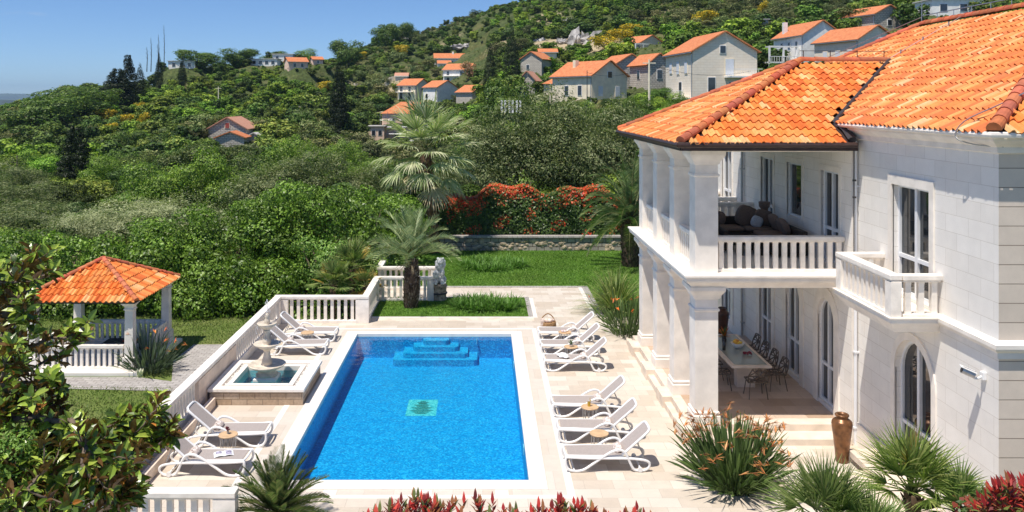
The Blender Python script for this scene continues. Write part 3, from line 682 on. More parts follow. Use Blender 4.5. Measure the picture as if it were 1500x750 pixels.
BRO=[(157,180,6),(163,200,3.6),(185,184,7),(214,182,5),(204,163,3),(475,135,6),(590,82,7),(530,88,6),(885,75,8),(905,66,8),(922,57,7),(1030,37,9),(1117,20,4)]
for (px,py,w_) in BRO:
    x,y=hit(px,py); EXC.append((x,y,w_*.6)); EXC.append((x*(y-w_)/y,y-w_,w_*.7))
EXC.append((P(163,0,150).x,149,3.5)); EXC.append((P(163,0,145).x,144,3))
def scrub():
    pts=[];sc=[];rot=[];ix=[];tint=[]
    n=110000
    Y=46*np.power(600/46.,RNG.random(n)**.62); u=RNG.uniform(-.80,.95,n); X=u*Y
    px=VX+F*u
    dens=np.clip(1.25-.0013*Y,.35,1)*1.0
    cl=np.sin(X*.045+Y*.03)+np.sin(X*.022-Y*.05+2)+.7*np.sin(X*.11+Y*.02+1)
    keep=RNG.random(n)<dens*np.where((cl>1.0)&(Y<210),.35,1.0); keep&=~((Y<56)&((px>600)|(Y<47)))
    for (x,y,r) in EXC: keep&=np.hypot(X-x,(Y-y))>r
    for (sx,sy,rx,ry,s) in SOIL:
        x,y=hit(sx,sy); d=np.hypot((X-x)/(rx*y/F),(Y-y)/ry); keep&=(d>.95)|(RNG.random(n)>s)
    # thin by jittered spacing: grid occupancy
    X,Y,px,cl=X[keep],Y[keep],px[keep],cl[keep]
    seen={}
    ok=[]
    for i in range(len(X)):
        s=1.8+Y[i]*.0032
        key=(int(X[i]/s),int(Y[i]/s))
        if key in seen: continue
        seen[key]=1; ok.append(i)
    X,Y,px,cl=X[ok],Y[ok],px[ok],cl[ok]
    n=len(X); Z=terr(X,Y)
    big=RNG.random(n)
    Hh=np.where(big<.45,RNG.uniform(1.5,2.8,n),np.where(big<.88,RNG.uniform(2.4,4.2,n),RNG.uniform(4.2,6.5,n)))
    # keep plants low just in front of houses and along sight lines to them
    for (x,y,r,z) in PADS:
        near=(np.abs(X/Y-x/y)*y<r*.85)&(Y<y); zmax=H-(H-z-.7)/y*Y; Hh=np.where(near,np.minimum(Hh,np.maximum(zmax-Z,.5)*1.1),Hh)
    Hh=np.where((Y<80),np.minimum(Hh,3.5),Hh)*np.clip(1.12-Y*.0009,.75,1)
    W=Hh*RNG.uniform(1.0,1.7,n)
    patch=np.sin(X*.06+3)+np.cos(Y*.045+X*.02)+RNG.normal(0,.8,n)
    k=np.where(patch>1.3,2,np.where(patch>.35,1,np.where(patch>-.9,0,3)))
    base=np.array([0,4,8,11])[k]; cnt=np.array([4,4,3,3])[k]
    idx=base+(RNG.random(n)*cnt).astype(int)
    idx=np.where(Y<125,14+k*2+(RNG.random(n)*2).astype(int),idx)
    t=RNG.uniform(.5,1.25,n)[:,None]*np.stack([RNG.uniform(.85,1.25,n),np.ones(n),RNG.uniform(.8,1.1,n)],1)
    me=bpy.data.meshes.new('hill_scrub'); me.from_pydata(np.stack([X,Y,Z-.15*Hh],1).tolist(),[],[])
    a=me.attributes.new('scl','FLOAT_VECTOR','POINT'); a.data.foreach_set('vector',np.stack([W,W,Hh],1).astype(np.float32).ravel())
    a=me.attributes.new('rz','FLOAT_VECTOR','POINT'); a.data.foreach_set('vector',np.stack([np.zeros(n),np.zeros(n),RNG.uniform(0,6.28,n)],1).astype(np.float32).ravel())
    a=me.attributes.new('pick','INT','POINT'); a.data.foreach_set('value',idx.astype(np.int32))
    a=me.attributes.new('tint','FLOAT_COLOR','POINT'); a.data.foreach_set('color',np.concatenate([t,np.ones((n,1))],1).astype(np.float32).ravel())
    ob=bpy.data.objects.new('hill_scrub',me); link(ob); tag(ob,'dense green scrub and low trees covering the whole hillside','scrub',kind='stuff')
    col=bpy.data.collections.new('scrub_library')
    for i,o in enumerate(scatter): o.name='scrub_bush_%02d'%i; col.objects.link(o)
    ng=bpy.data.node_groups.new('scatter','GeometryNodeTree')
    ng.interface.new_socket('Geometry',in_out='INPUT',socket_type='NodeSocketGeometry'); ng.interface.new_socket('Geometry',in_out='OUTPUT',socket_type='NodeSocketGeometry')
    N=ng.nodes; gi=N.new('NodeGroupInput'); go=N.new('NodeGroupOutput'); ip=N.new('GeometryNodeInstanceOnPoints'); ci=N.new('GeometryNodeCollectionInfo')
    ci.inputs[0].default_value=col; ci.inputs[1].default_value=True; ci.inputs[2].default_value=True
    def na(nm,ty):
        q=N.new('GeometryNodeInputNamedAttribute'); q.data_type=ty; q.inputs[0].default_value=nm; return q.outputs[0]
    Lk=ng.links.new
    Lk(gi.outputs[0],ip.inputs['Points']); Lk(ci.outputs[0],ip.inputs['Instance']); ip.inputs['Pick Instance'].default_value=True
    Lk(na('pick','INT'),ip.inputs['Instance Index']); Lk(na('scl','FLOAT_VECTOR'),ip.inputs['Scale'])
    er=N.new('FunctionNodeEulerToRotation'); Lk(na('rz','FLOAT_VECTOR'),er.inputs[0]); Lk(er.outputs[0],ip.inputs['Rotation'])
    Lk(ip.outputs[0],go.inputs[0])
    md=ob.modifiers.new('scatter','NODES'); md.node_group=ng
    print('scrub instances',n)
scrub()

# ---- individually placed trees
def proto_tree(kind):
    if kind in PROTO: return PROTO[kind]
    if kind=='cypress':
        for i in range(2):
            L=[(0,0,.10+.08*j,.5*w,.5*w,.10) for j,w in enumerate([.55,.8,.95,1,1,.95,.85,.72,.56,.38,.2])]
            make_proto(kind,i,PAL_pine,L,8000,.035,M_leaf,.5,.08)
    elif kind=='conifer':
        for i in range(2):
            r=random.Random(i); L=[]
            for j in range(13):
                z=.08+.07*j; w=.48*(1-j/13.5)**.8+.03
                for k in range(5):
                    a=r.uniform(0,6.28); L.append((math.cos(a)*w*.6,math.sin(a)*w*.6,z,w*.42,w*.42,.06))
            make_proto(kind,i,PAL_pine,L,20000,.032,M_leaf,.45,.2)
    elif kind=='round':
        for i in range(3): make_proto(kind,i,PAL_dark+PAL_mid,bush_lobes(50+i,14),11000,.034,M_leaf,.6,.25)
    elif kind=='green':
        for i in range(3): make_proto(kind,i,PAL_mid+PAL_bright[:2],bush_lobes(60+i,14),20000,.024,M_leaf,.6,.25)
    elif kind=='olive':
        for i in range(3): make_proto(kind,i,PAL_olive,bush_lobes(70+i,18),20000,.026,M_leaf,.32,.35)
    elif kind=='silver':
        for i in range(2): make_proto(kind,i,PAL_silver,bush_lobes(80+i,16,.7),20000,.028,M_leaf,.22,.35)
    elif kind=='broom':
        for i in range(2): make_proto(kind,i,PAL_yel,bush_lobes(90+i,10),1500,.07,M_leaf,.5,.3)
    elif kind=='peach':
        make_proto(kind,0,[(.55,.26,.14),(.5,.3,.2),(.3,.2,.1),(.10,.14,.04)],bush_lobes(97,10),2500,.06,M_leaf,.6,.3)
    elif kind=='domed':
        for i in range(1):
            L=[(0,0,.35,.38,.38,.38)]; r=random.Random(5)
            for k in range(34):
                a=r.uniform(0,6.28); e=r.uniform(.0,1.3); L.append((.36*math.cos(a)*math.cos(e),.36*math.sin(a)*math.cos(e),.35+.42*math.sin(e),.13,.13,.12))
            make_proto(kind,i,[(.05,.085,.02),(.085,.12,.028),(.035,.06,.016),(.14,.16,.05)],L,24000,.022,M_leaf,.55,.3)
    return PROTO[kind]
def trunk_mesh(seed,h=.5,r=.045,lean=.05):
    m=MB(); rr=random.Random(seed)
    x,y=rr.uniform(-lean,lean),rr.uniform(-lean,lean)
    m.tube([(0,0,-.1),(x*.3,y*.3,h*.35),(x,y,h*.75),(x*1.2,y*1.2,h)],[r*1.3,r,r*.8,r*.5],7)
    for k in range(5):
        a=k*1.26+rr.random(); m.tube([(x*.7,y*.7,h*.5),(x+math.cos(a)*.14,y+math.sin(a)*.14,h*.85),(x+math.cos(a)*.26,y+math.sin(a)*.26,h*1.15)],[r*.5,r*.35,r*.12],5)
    return m
TRUNKS={}
def tree(kind,px,py,h,w,label,cat='tree',name=None,Y=None,z=None,group=None,var=None,trunk=True,top=None):
    if Y is None: x,y=hit(px,py); zz=tz(x,y)
    else:
        y=Y; x=(px-VX)*Y/F; zz=tz(x,y)-.1 if z is None else z
        if top is not None: h=(H-(top-VY)*Y/F-zz)/.98; w=w if w<50 else h
    nm={'cypress':'cypress_tree','conifer':'conifer_tree','round':'round_tree','green':'leafy_tree','olive':'olive_tree','silver':'silver_shrub','broom':'broom_shrub','peach':'blossoming_tree','domed':'domed_tree'}[kind]
    t=thing(name or nm,label,cat,(x,y,zz),0,group)
    ms=proto_tree(kind); me=ms[var if var is not None else random.randrange(len(ms))]
    c=bpy.data.objects.new('crown',me); link(c); c.parent=t; c.scale=(w,w,h); c.rotation_euler=(0,0,random.uniform(0,6.28))
    if trunk:
        k=kind
        if k not in TRUNKS:
            tm=trunk_mesh(len(TRUNKS),h=.55 if k!='cypress' else .3, r=.05 if k!='cypress' else .06); to=tm.build('trunk',M_bark,smooth=True); TRUNKS[k]=to.data; bpy.data.objects.remove(to)
        o=bpy.data.objects.new('trunk',TRUNKS[k]); link(o); o.parent=t; o.scale=(w*.75,w*.75,h*.75)
    return t
tree('cypress',750,118,13,4.4,'tall dark cypress, the taller and right one of the pair above the village',Y=185,top=40)
tree('cypress',718,122,10.5,3.4,'slimmer dark cypress standing left of the tallest cypress',Y=180,top=62)
tree('cypress',757,128,8,2.6,'short cypress at the right foot of the tallest cypress',Y=172,top=92)
tree('round',738,162,7.5,9.5,'big dark round tree below the cypress pair beside the white posts',Y=125,top=112)
tree('conifer',497,186,14.5,6.6,'tall dark conifer in the middle of the valley beside the tiny tower',Y=180,top=96)
tree('conifer',112,296,8.6,6.6,'dark conifer rising from the scrub at left behind the gazebo',Y=98,top=184)
tree('conifer',187,138,14,9,'dark conifer topping the left skyline ridge',Y=240,top=80)
tree('conifer',172,140,10,14,'broad dark pine left of the skyline conifer',Y=235,top=100)
tree('cypress',205,138,11,4,'narrow dark cypress on the left ridge beside the skyline conifer',Y=240,top=93)
tree('cypress',233,102,8,3,'thin cypress on the left ridge, left of the flat-roofed house',Y=275,top=78)
tree('cypress',267,100,7,3,'thin cypress in front of the flat-roofed house on the ridge',Y=268,top=82)
tree('round',293,98,9,18,'round dark tree at the highest point of the left skyline',Y=290,top=72)
tree('round',347,92,8,16,'round tree on the skyline left of the long white house',Y=300,top=70)
tree('round',402,90,6,12,'small round tree on the skyline behind the long white house',Y=318,top=74)
tree('round',512,84,11,16,'dark tree on the skyline where the main hill begins',Y=330,top=56)
tree('round',565,56,11,15,'dark spreading tree on the hill crest, left of the pale crag',Y=370,top=34)
tree('round',587,50,9,15,'dark round tree behind the pale crag on the crest',Y=380,top=33)
tree('round',100,158,9,20,'wide dark tree at the left end of the ridge',Y=215,top=128)
tree('round',60,172,9,20,'leftmost wide dark tree on the ridge above the sea',Y=200,top=139)
tree('round',135,150,8,18,'dark tree crowning the low ridge left of the pines',Y=225,top=126)
tree('green',445,82,6,14,'bushy green tree above the pink skyline house',Y=320,top=72)
tree('broom',163,216,3.4,4.2,'rounded yellow broom bush on the far left slope','shrub',Y=150)
for i,(px,py,h,w,l) in enumerate([(157,180,3,6,'yellow flowering broom, topmost of the left slope patch'),(163,200,2.6,3.6,'small round yellow broom below the long patch'),(185,184,2.4,7,'long low yellow broom patch in the middle of the left slope'),(214,182,2.4,5,'right end of the yellow broom strip on the left slope'),(204,163,2,3,'tiny yellow broom above the broom strip'),(475,135,3,6,'yellow broom bush left of the tall dark conifer'),(590,82,4,7,'yellow broom on the upper slope above the white village houses'),(530,88,3,6,'faint yellow broom near the skyline trees'),(885,75,3.5,8,'yellow broom, left of the band above the beige house'),(905,66,3.5,8,'yellow broom, middle of the band above the beige house'),(922,57,3.5,7,'yellow broom, right end of the band above the beige house'),(1030,37,3.5,9,'yellow broom high above the big pale stone house'),(1117,20,3,4,'small yellow broom near the ruined wall at top right')]):
    tree('broom',px,py,h*1.25,w*1.15,l,'shrub',trunk=False)
tree('peach',688,132,6,7,'peach-coloured blossoming tree between the white village houses',Y=262)
tree('silver',660,135,4.5,4.5,'white blossoming shrub left of the peach-coloured tree','shrub',Y=258)
tree('domed',290,290,8.2,10.6,'large domed green tree left of centre, behind the laurel hedge',Y=80,top=196)
tree('green',150,262,4.5,7,'bright bushy tree between the left conifer and the domed tree',Y=92,top=228)
tree('green',228,296,5,8,'leafy shrub tree at the left foot of the domed tree',Y=70,top=235)
tree('round',190,205,5,6,'small round dark bush right of the broom strip','shrub',Y=160)
tree('silver',190,345,4.2,9.5,'pale silvery olive shrub mass left above the gazebo, widest one','shrub',Y=52,z=-1.4,top=268)
tree('silver',262,345,4.4,8.5,'pale silvery shrub right of the widest silvery mass','shrub',Y=51,z=-1.4,top=262)
tree('silver',120,350,3.5,7,'lowest pale silvery shrub at left, behind the magnolia tip','shrub',Y=50,z=-1.4,top=292)
tree('silver',62,262,4,7,'grey-green olive shrub at the far left middle slope','shrub',Y=110,top=232)
tree('olive',60,345,4.4,9,'dull grey-green olive tree at the far left edge',Y=60,top=285)
tree('olive',10,350,4.6,9,'dull olive tree cut by the left edge of the picture',Y=56,top=300)
tree('olive',20,310,5,9,'olive tree at the left edge behind the wooden pole',Y=75,top=262)
for i,(px,tp,Y,w,k,l) in enumerate([
 (398,212,62,8.5,'olive','grey-green olive tree right of the domed tree'),
 (462,216,64,8,'olive','grey-green olive tree above the bright laurel hedge centre'),
 (522,222,66,7.5,'olive','olive tree at the left of the tall fan palm crown'),
 (438,200,88,8,'green','bright leafy tree behind the olive trees, left of centre'),
 (498,205,90,7,'green','bright leafy tree left of the tall fan palm'),
 (385,222,80,7,'round','dark rounded tree right behind the domed tree'),
 (300,212,112,5,'olive','low olive tree in front of the stone gable house'),
 (470,212,125,7,'green','leafy tree in front of the low terrace wall'),
 (665,212,66,8,'olive','olive tree right behind the tall fan palm crown'),
 (722,178,62,8.5,'olive','large olive tree, left end of the dark olive grove'),
 (770,150,60,8.5,'olive','large olive tree, second from the left in the dark grove'),
 (822,133,61,10,'olive','tallest olive tree in the middle of the dark grove'),
 (872,145,58,8.5,'olive','large olive tree, right of the tallest in the dark grove'),
 (915,152,57,7.5,'olive','large olive tree touching the villa porch roof'),
 (955,170,62,8,'olive','olive tree half hidden behind the porch columns'),
 (705,200,84,7,'round','dark tree behind the left end of the olive grove'),
 (795,172,70,8,'round','dark tree hidden behind the middle of the olive grove'),
 (845,152,100,6,'green','green tree below the beige gable house'),
 (985,138,100,6,'green','green bush at the foot of the big pale stone house'),
 (936,140,100,4.5,'round','dark bush beside the utility pole'),
 (785,150,118,5,'green','bright shrub below the orange-roofed shelter'),
 (618,104,296,8,'green','leafy tree beside the tiny pink-roofed cottage'),
 (530,232,76,8,'green','fresh green tree low behind the tall palm'),
 (330,222,72,7,'green','green tree overlapping the right side of the domed tree'),
 (25,235,90,9,'olive','olive tree at the left edge below the broom bush'),
 (655,208,110,6,'olive','olive tree behind the tall palm crown')]):
    tree(k,px,0,5,w,l,Y=Y,top=tp)

# ---- hillside bits
def pole(px,py,Y,h,label,r=.14,arms=0,mat=None,name='utility_pole'):
    p=P(px,py,Y); m=MB(); m.tube([(p.x,p.y,p.z-1),(p.x,p.y,p.z+h)],[r,r*.7],8)
    for k in range(arms): m.box(p.x-.8,p.x+.8,p.y-.06,p.y+.06,p.z+h-.5-k*.6,p.z+h-.38-k*.6)
    return tag(m.build(name,mat or W_beige,smooth=False,at=(p.x,p.y,p.z)),label,'pole')
pole(951,152,104,5.4,'pale concrete utility pole left of the big pale stone house',.16,1)
pole(860,150,112,4.2,'slim dark pole at the corner of the beige gable house',.06,0,M_dark)
pole(320,152,230,4.6,'thin grey utility pole on the left slope above the stone house',.16,1)
pole(25,290,100,5.0,'brown wooden pole at the far left in the scrub',.12,0,M_bark)
pole(806,142,125,2.0,'short pale post below the orange-roofed shelter',.1)
pole(638,190,190,9,'dark slender mast beside the scaffolded house',.08,0,M_dark)
w=MB(); 
a=P(951,94,104)
for k,(bx,by,bY) in enumerate([(860,106,112),(1100,104,110),(985,100,110)]):
    b=P(bx,by,bY); pts=[a.lerp(b,t)+Vector((0,0,-.9*4*t*(1-t))) for t in [i/10 for i in range(11)]]; w.tube(pts,.02,4)
tag(w.build('power_cable',M_dark,at=tuple(a)),'thin dark cables slung from the pale utility pole to the houses','cable')
for (px,hh) in [(221,9),(231,7),(232,10),(240,13),(215,6)]:
    p=P(px,96,276); m=MB(); m.tube([(p.x,p.y,p.z-2),(p.x+.2,p.y,p.z+hh*.5),(p.x,p.y,p.z+hh)],[.16,.1,.04],5)
    for k in range(9):
        z=p.z+hh*(.3+.07*k); an=k*2.1; m.tube([(p.x,p.y,z),(p.x+math.cos(an)*.5,p.y,z+.5)],.03,4)
    tag(m.build('bare_tree',M_dark,at=tuple(p)),'bare dead tree trunk, %s of the five on the left ridge'%{221:'second from left',231:'middle shorter one',232:'middle taller one',240:'tallest and rightmost',215:'leftmost and shortest'}[px],'dead tree')
for i,px in enumerate([735,740,746,751,757,762]):
    p=P(px,163,108); tag(MB().box(p.x-.12,p.x+.12,p.y-.1,p.y+.1,p.z-.2,p.z+1.4).build('gate_post',W_white,at=tuple(p)),'white upright post in the row below the big round tree','post','white posts below the big round tree')
def stonewall(pts,h,label,mat,th=.5,name='stone_wall'):
    m=MB(); q_=[]
    for a,b in zip(pts[:-1],pts[1:]):
        for k in range(5): c=a.lerp(b,k/5); q_.append(Vector((c.x,c.y,tz(c.x,c.y)+.5)))
    q_.append(Vector((pts[-1].x,pts[-1].y,tz(pts[-1].x,pts[-1].y)+.5))); pts=q_
    for (a,b) in zip(pts[:-1],pts[1:]):
        d=(b-a); n=Vector((-d.y,d.x,0)).normalized()*th/2
        v=[a-n,b-n,b+n,a+n]; m.add([(q.x,q.y,q.z-2) for q in v]+[(q.x,q.y,q.z+h) for q in v],[(0,3,2,1),(4,5,6,7),(0,1,5,4),(1,2,6,5),(2,3,7,6),(3,0,4,7)])
    p=pts[0]; return tag(m.build(name,mat,at=tuple(p)),label,'wall')
stonewall([P(380,158,214),P(430,158,214),P(482,159,212)],.8,'long pale roadside wall left of the tall dark conifer',W_block)
stonewall([P(500,160,212),P(562,161,208)],.9,'pale roadside wall between the dark conifer and the pink house',W_block)
stonewall([P(462,214,160),P(503,214,160)],.7,'low pink-grey terrace wall in the valley',W_block)
stonewall([P(440,196,185),P(472,194,185),P(480,193,186)],.6,'short rubble terrace wall beside the tiny tower',W_stone)
stonewall([P(518,118,290),P(570,115,292),P(600,113,295)],1.0,'terrace wall above the village on the middle slope',W_block)
stonewall([P(700,165,150),P(730,160,150)],.7,'low pale wall left of the white posts',W_block)
def rock(px,py,rx,rz,label,dy=0,Y=None):
    if Y is None: x,y=hit(px,py)
    else: y=Y;x=(px-VX)*Y/F
    z=tz(x,y); s=y/F; m=MB(); r=random.Random(px)
    for k in range(7):
        a=r.uniform(-1,1); m.ico((x+a*rx*s*.7,y+r.uniform(-1,1)*2,z+r.uniform(0,.4)*rz*s),1,2,(rx*s*r.uniform(.25,.5),rx*s*.4,rz*s*r.uniform(.5,1)),jitter=.9,seed=px+k)
    return tag(m.build('rock_outcrop',M_crag,at=(x,y,z)),label,'rock')
M_crag=plain('pale_limestone_crag',(.46,.44,.42),.95,ns=.5,amt=.35,bump=1.0,bscale=1.2)
rock(858,64,30,16,'large pale grey rock outcrop above the village')
rock(825,63,12,6,'smaller grey rock left of the large outcrop')
rock(588,64,13,10,'pale grey crag on the hill crest near the dark trees')
rock(676,70,13,5,'grey rock patch above the long orange-roofed house')
rock(790,60,9,4,'little grey rock right of the cypresses')
rock(828,32,16,4,'pale rock scatter high on the hill')
rock(700,160,12,5,'heap of white rubble beside the stone gable house')
rock(545,178,13,8,'pale rubble slope left of the pink house')
# van on the valley road
def van():
    p=P(432,187,186); t=thing('parked_van','small white van parked in the valley below the dark conifer','van',tuple(p),.3)
    loc=t.location.copy(); t.location=(0,0,0)
    m=MB(); m.add([(-1.9,-.8,.3),(1.9,-.8,.3),(1.9,.8,.3),(-1.9,.8,.3),(-1.9,-.8,1.7),(.9,-.8,1.7),(.9,.8,1.7),(-1.9,.8,1.7),(1.9,-.8,1.0),(1.9,.8,1.0),(1.3,-.8,1.1),(1.3,.8,1.1)],
      [(0,3,2,1),(0,1,8,10,5,4),(3,7,6,11,9,2),(1,2,9,8),(8,9,11,10),(10,11,6,5),(4,5,6,7),(0,4,7,3)]); m.build('body',W_white,t,bevel=.06)
    MB().box(-.2,.8,-.83,.83,1.1,1.55).build('window',M_gwin,t)
    for x in(-1.2,1.2):
        for y in(-.75,.75):
            w=MB(); w.tube([(x,y-.1,.32),(x,y+.1,.32)],.32,12); w.build('wheel',M_dark,t)
    t.location=loc
van()
# sea and far ranges
s_=MB(); s_.quad((-26000,900,-60),(26000,900,-60),(26000,26000,-60),(-26000,26000,-60))
msea=plain('sea_water',(.02,.06,.11),.25,ns=.01,amt=.1); tag(s_.build('sea',msea),kind='structure')
def ridge(name,Y,x0,x1,hts,mat,dep):
    n=len(hts); vs=[];fs=[]
    N=60
    for i in range(N):
        t=i/(N-1); h=np.interp(t,np.linspace(0,1,n),hts)+noise.noise(Vector((t*14,Y*.01,0)))*Y*.0012+noise.noise(Vector((t*45,Y*.01,3)))*Y*.0006
        x=x0+(x1-x0)*t
        vs+= [(x,Y-dep,-62),(x,Y-dep*.4,-62+(h+62)*.6),(x,Y,h),(x,Y+dep,-62)]
    for i in range(N-1):
        for k in range(3): fs.append((i*4+k,i*4+4+k,i*4+5+k,i*4+1+k))
    m=MB(); m.add(vs,fs); tag(m.build(name,mat,smooth=True),kind='structure')
mfar=plain('far_hill_scrub',(.05,.075,.035),.95,ns=.004,amt=.4)
ridge('hills',4200,-4400,-1200,[-30,10,20,18,14,17,13,-10,-40,-62],mfar,600)
ridge('hills',10500,-11000,-1500,[60,80,105,95,120,90,100,70,60,30,-10],mfar,1200)
# ================================================================== ground works
def struct(name, mb, mat, **k): 
    o=mb.build(name,mat,**k); tag(o,kind='structure'); return o
def sheet(mb,x0,x1,y0,y1,z): mb.quad((x0,y0,z),(x1,y0,z),(x1,y1,z),(x0,y1,z))
PX0,PX1,PY0,PY1=-4.39,1.0,18.4,29.97
# lower lawn (left garden) and path
m=MB(); sheet(m,-60,-7.5,6,44,-1.0); struct('lower_lawn',m,M_lawn2)
m=MB(); m.add([(-10.9,32.2,-.985),(-10.95,30.2,-.985),(-9.6,26.2,-.985),(-9.5,6,-.985),(-7.7,6,-.985),(-7.7,32.2,-.985)],[(0,1,2,3,4,5)]); 
m.add([(-11.5,28.4,-.984),(-17,28.4,-.984),(-17,27.5,-.984),(-9.6,27.0,-.984),(-9.7,27.8,-.984)],[(0,1,2,3,4)]); struct('garden_path',m,M_cobble)
# raised terrace body with a pit for the pool
m=MB()
E=-1.6
def frame(mb,X0,X1,Y0,Y1,x0,x1,y0,y1,zt,zb):
    mb.box(X0,x0,Y0,Y1,zb,zt); mb.box(x1,X1,Y0,Y1,zb,zt); mb.box(x0,x1,Y0,y0,zb,zt); mb.box(x0,x1,y1,Y1,zb,zt)
m.box(-7.72,PX0-.41,15.55,31.85,E,-.004); m.box(PX1+.38,9.2,6,31.85,E,-.004); m.box(PX0-.41,PX1+.38,6,PY0-.3,E,-.004); m.box(PX0-.41,PX1+.38,PY1+.31,31.85,E,-.004)
m.box(-4.6,26,31.85,36.9,E,-.004)
m.box(-4.6,26,36.9,46.6,E,-.006)
m.box(-7.72+3.1,PX0-.41,6,15.55,E,-.004)
struct('terrace_base',m,M_warm)
# paving sheets
m=MB()
sheet(m,-7.72,-5.35,15.55,31.85,0); sheet(m,1.93,9.2,6,31.85,0); sheet(m,-5.35,1.93,6,17.6,0); sheet(m,-5.35,1.93,30.8,31.85,0)
sheet(m,-7.72,-5.35,31.85,31.85,0)
sheet(m,1.93,4.35,31.85,37.5,0); sheet(m,-4.3,1.93,35.5,37.5,0); sheet(m,4.35,9,31.85,32.4,0)
struct('pool_terrace',m,M_deck)
m=MB(); frame(m,-5.2,1.77,17.75,30.65,PX0-.41,PX1+.38,PY0-.3,PY1+.31,.004,-.02); struct('paving_band',m,M_band)
m=MB(); frame(m,-5.35,1.93,17.6,30.8,-5.2,1.77,17.75,30.65,.006,-.02)
m.box(4.2,4.36,32.4,37.5,.0,.008); m.box(1.93,2.08,32.3,35.5,0,.008); m.box(-4.2,1.93,32.28,32.42,0,.01); struct('paving_strip',m,M_cope)
m=MB(); m.box(4.37,4.62,32.4,37.6,-.1,.03); m.box(1.75,1.92,32.43,35.6,-.1,.03); m.box(-4.2,4.6,37.5,37.7,-.1,.03); struct('rough_edging',m,M_cobble)
m=MB(); frame(m,PX0-.41,PX1+.38,PY0-.42,PY1+.31,PX0,PX1,PY0,PY1,.035,-.10); o=struct('pool_coping',m,M_cope,bevel=.012)
# lawns of the upper garden
m=MB(); sheet(m,-4.2,1.74,32.43,35.5,.02); struct('lawn',m,M_lawn)
m=MB(); sheet(m,-4.5,26,37.7,46.6,.02); sheet(m,4.63,26,32.4,37.7,.02); struct('lawn',m,M_lawn)
m=MB(); m.box(-9,30,46.95,51.5,-1.6,.76); struct('hedge_bed',m,M_soil)

# grass blades on the upper lawns: nobody could count them
def grass(name,regions,n,z,pal,hmin,hmax,label):
    xs=[];ys=[]
    A=[(x1-x0)*(y1-y0) for x0,x1,y0,y1 in regions]; pr=np.array(A)/sum(A)
    k=RNG.choice(len(regions),n,p=pr); rg=np.array(regions)[k]
    X=rg[:,0]+(rg[:,1]-rg[:,0])*RNG.random(n); Y=rg[:,2]+(rg[:,3]-rg[:,2])*RNG.random(n)
    if name=='lawn_grass_left':
        kp=~((X>-11.0)&(Y<32.3)&(X>-10.95+np.clip((30.2-Y)/4,0,1)*1.4))&~((np.abs(X+13.6)<2.2)&(np.abs(Y-30.6)<2.2))&~((Y>27.4)&(Y<28.4)&(X>-17)); X,Y=X[kp],Y[kp]; n=len(X)
    an=RNG.uniform(0,6.28,n); h=RNG.uniform(hmin,hmax,n); w=.012+.008*RNG.random(n); lx=RNG.normal(0,.4,n)*h; ly=RNG.normal(0,.4,n)*h
    dx=np.cos(an)*w; dy=np.sin(an)*w
    V=np.stack([np.stack([X-dx,Y-dy,np.full(n,z)],1),np.stack([X+dx,Y+dy,np.full(n,z)],1),np.stack([X+lx,Y+ly,z+h],1)],1).reshape(-1,3)
    me=bpy.data.meshes.new(name); me.vertices.add(3*n); me.vertices.foreach_set('co',V.astype(np.float32).ravel())
    me.loops.add(3*n); me.loops.foreach_set('vertex_index',np.arange(3*n,dtype=np.int32)); me.polygons.add(n); me.polygons.foreach_set('loop_start',np.arange(0,3*n,3,dtype=np.int32)); me.update(calc_edges=True)
    at_=me.attributes.new('Col','FLOAT_COLOR','FACE'); c=mixcols(n,pal,var=.3)
    pt=.75+.35*(np.sin(X*1.1+Y*.7)*np.cos(Y*1.3-X*.4)*.5+.5); c=c*pt[:,None]
    at_.data.foreach_set('color',np.concatenate([c,np.ones((n,1))],1).astype(np.float32).ravel()); me.materials.append(M_leaf)
    o=bpy.data.objects.new('lawn_grass',me); link(o); tag(o,label,'grass',kind='stuff')
grass('g',[(-4.2,1.74,32.43,35.5),(-4.5,12,37.75,46.6),(4.65,8,32.4,37.7)],110000,.02,[(.11,.22,.028),(.14,.27,.036),(.17,.28,.045),(.085,.18,.025)],.03,.07,'short bright green lawn grass of the upper garden')
grass('lawn_grass_left',[(-24,-7.8,14,36.5)],110000,-1.0,[(.11,.18,.035),(.16,.22,.05),(.09,.145,.03),(.22,.23,.09)],.03,.08,'slightly dry green lawn grass around the gazebo')

# ================================================================== pool
pool=thing('swimming_pool','long rectangular swimming pool with blue mosaic and stepped entry at its far end','pool',(-1.7,24.2,0))
ZF=-.82; ZW=-.07
m=MB(); m.quad((PX0,PY0,ZF),(PX1,PY0,ZF),(PX1,PY1,ZF),(PX0,PY1,ZF)); m.build('pool_floor',M_mosaic,pool)
m=MB(); m.quad((PX0,PY0,ZF),(PX0,PY1,ZF),(PX0,PY1,-.09),(PX0,PY0,-.09)); m.quad((PX1,PY0,ZF),(PX1,PY0,-.09),(PX1,PY1,-.09),(PX1,PY1,ZF)); m.quad((PX0,PY1,ZF),(PX1,PY1,ZF),(PX1,PY1,-.09),(PX0,PY1,-.09)); m.quad((PX0,PY0,ZF),(PX0,PY0,-.09),(PX1,PY0,-.09),(PX1,PY0,ZF)); m.build('pool_wall',M_mosaic,pool)
for i in range(4):
    hw=.45+.33*i; d=.36+.21*i; top=-.12-.16*i
    m=MB(); c=.35; x0,x1=-1.62-hw,-1.62+hw; y0=PY1-d
    v=[(x0,PY1-.002),(x0,y0+c*.3),(x0+c*.3,y0),(x1-c*.3,y0),(x1,y0+c*.3),(x1,PY1-.002)]
    zb=top-.16 if i<3 else ZF
    m.add([(a,b,zb) for a,b in v]+[(a,b,top) for a,b in v],[tuple(range(6,12))]+[(k,(k+1)%6,(k+1)%6+6,k+6) for k in range(6)][:]); m.build('pool_step',M_mosaicd,pool)
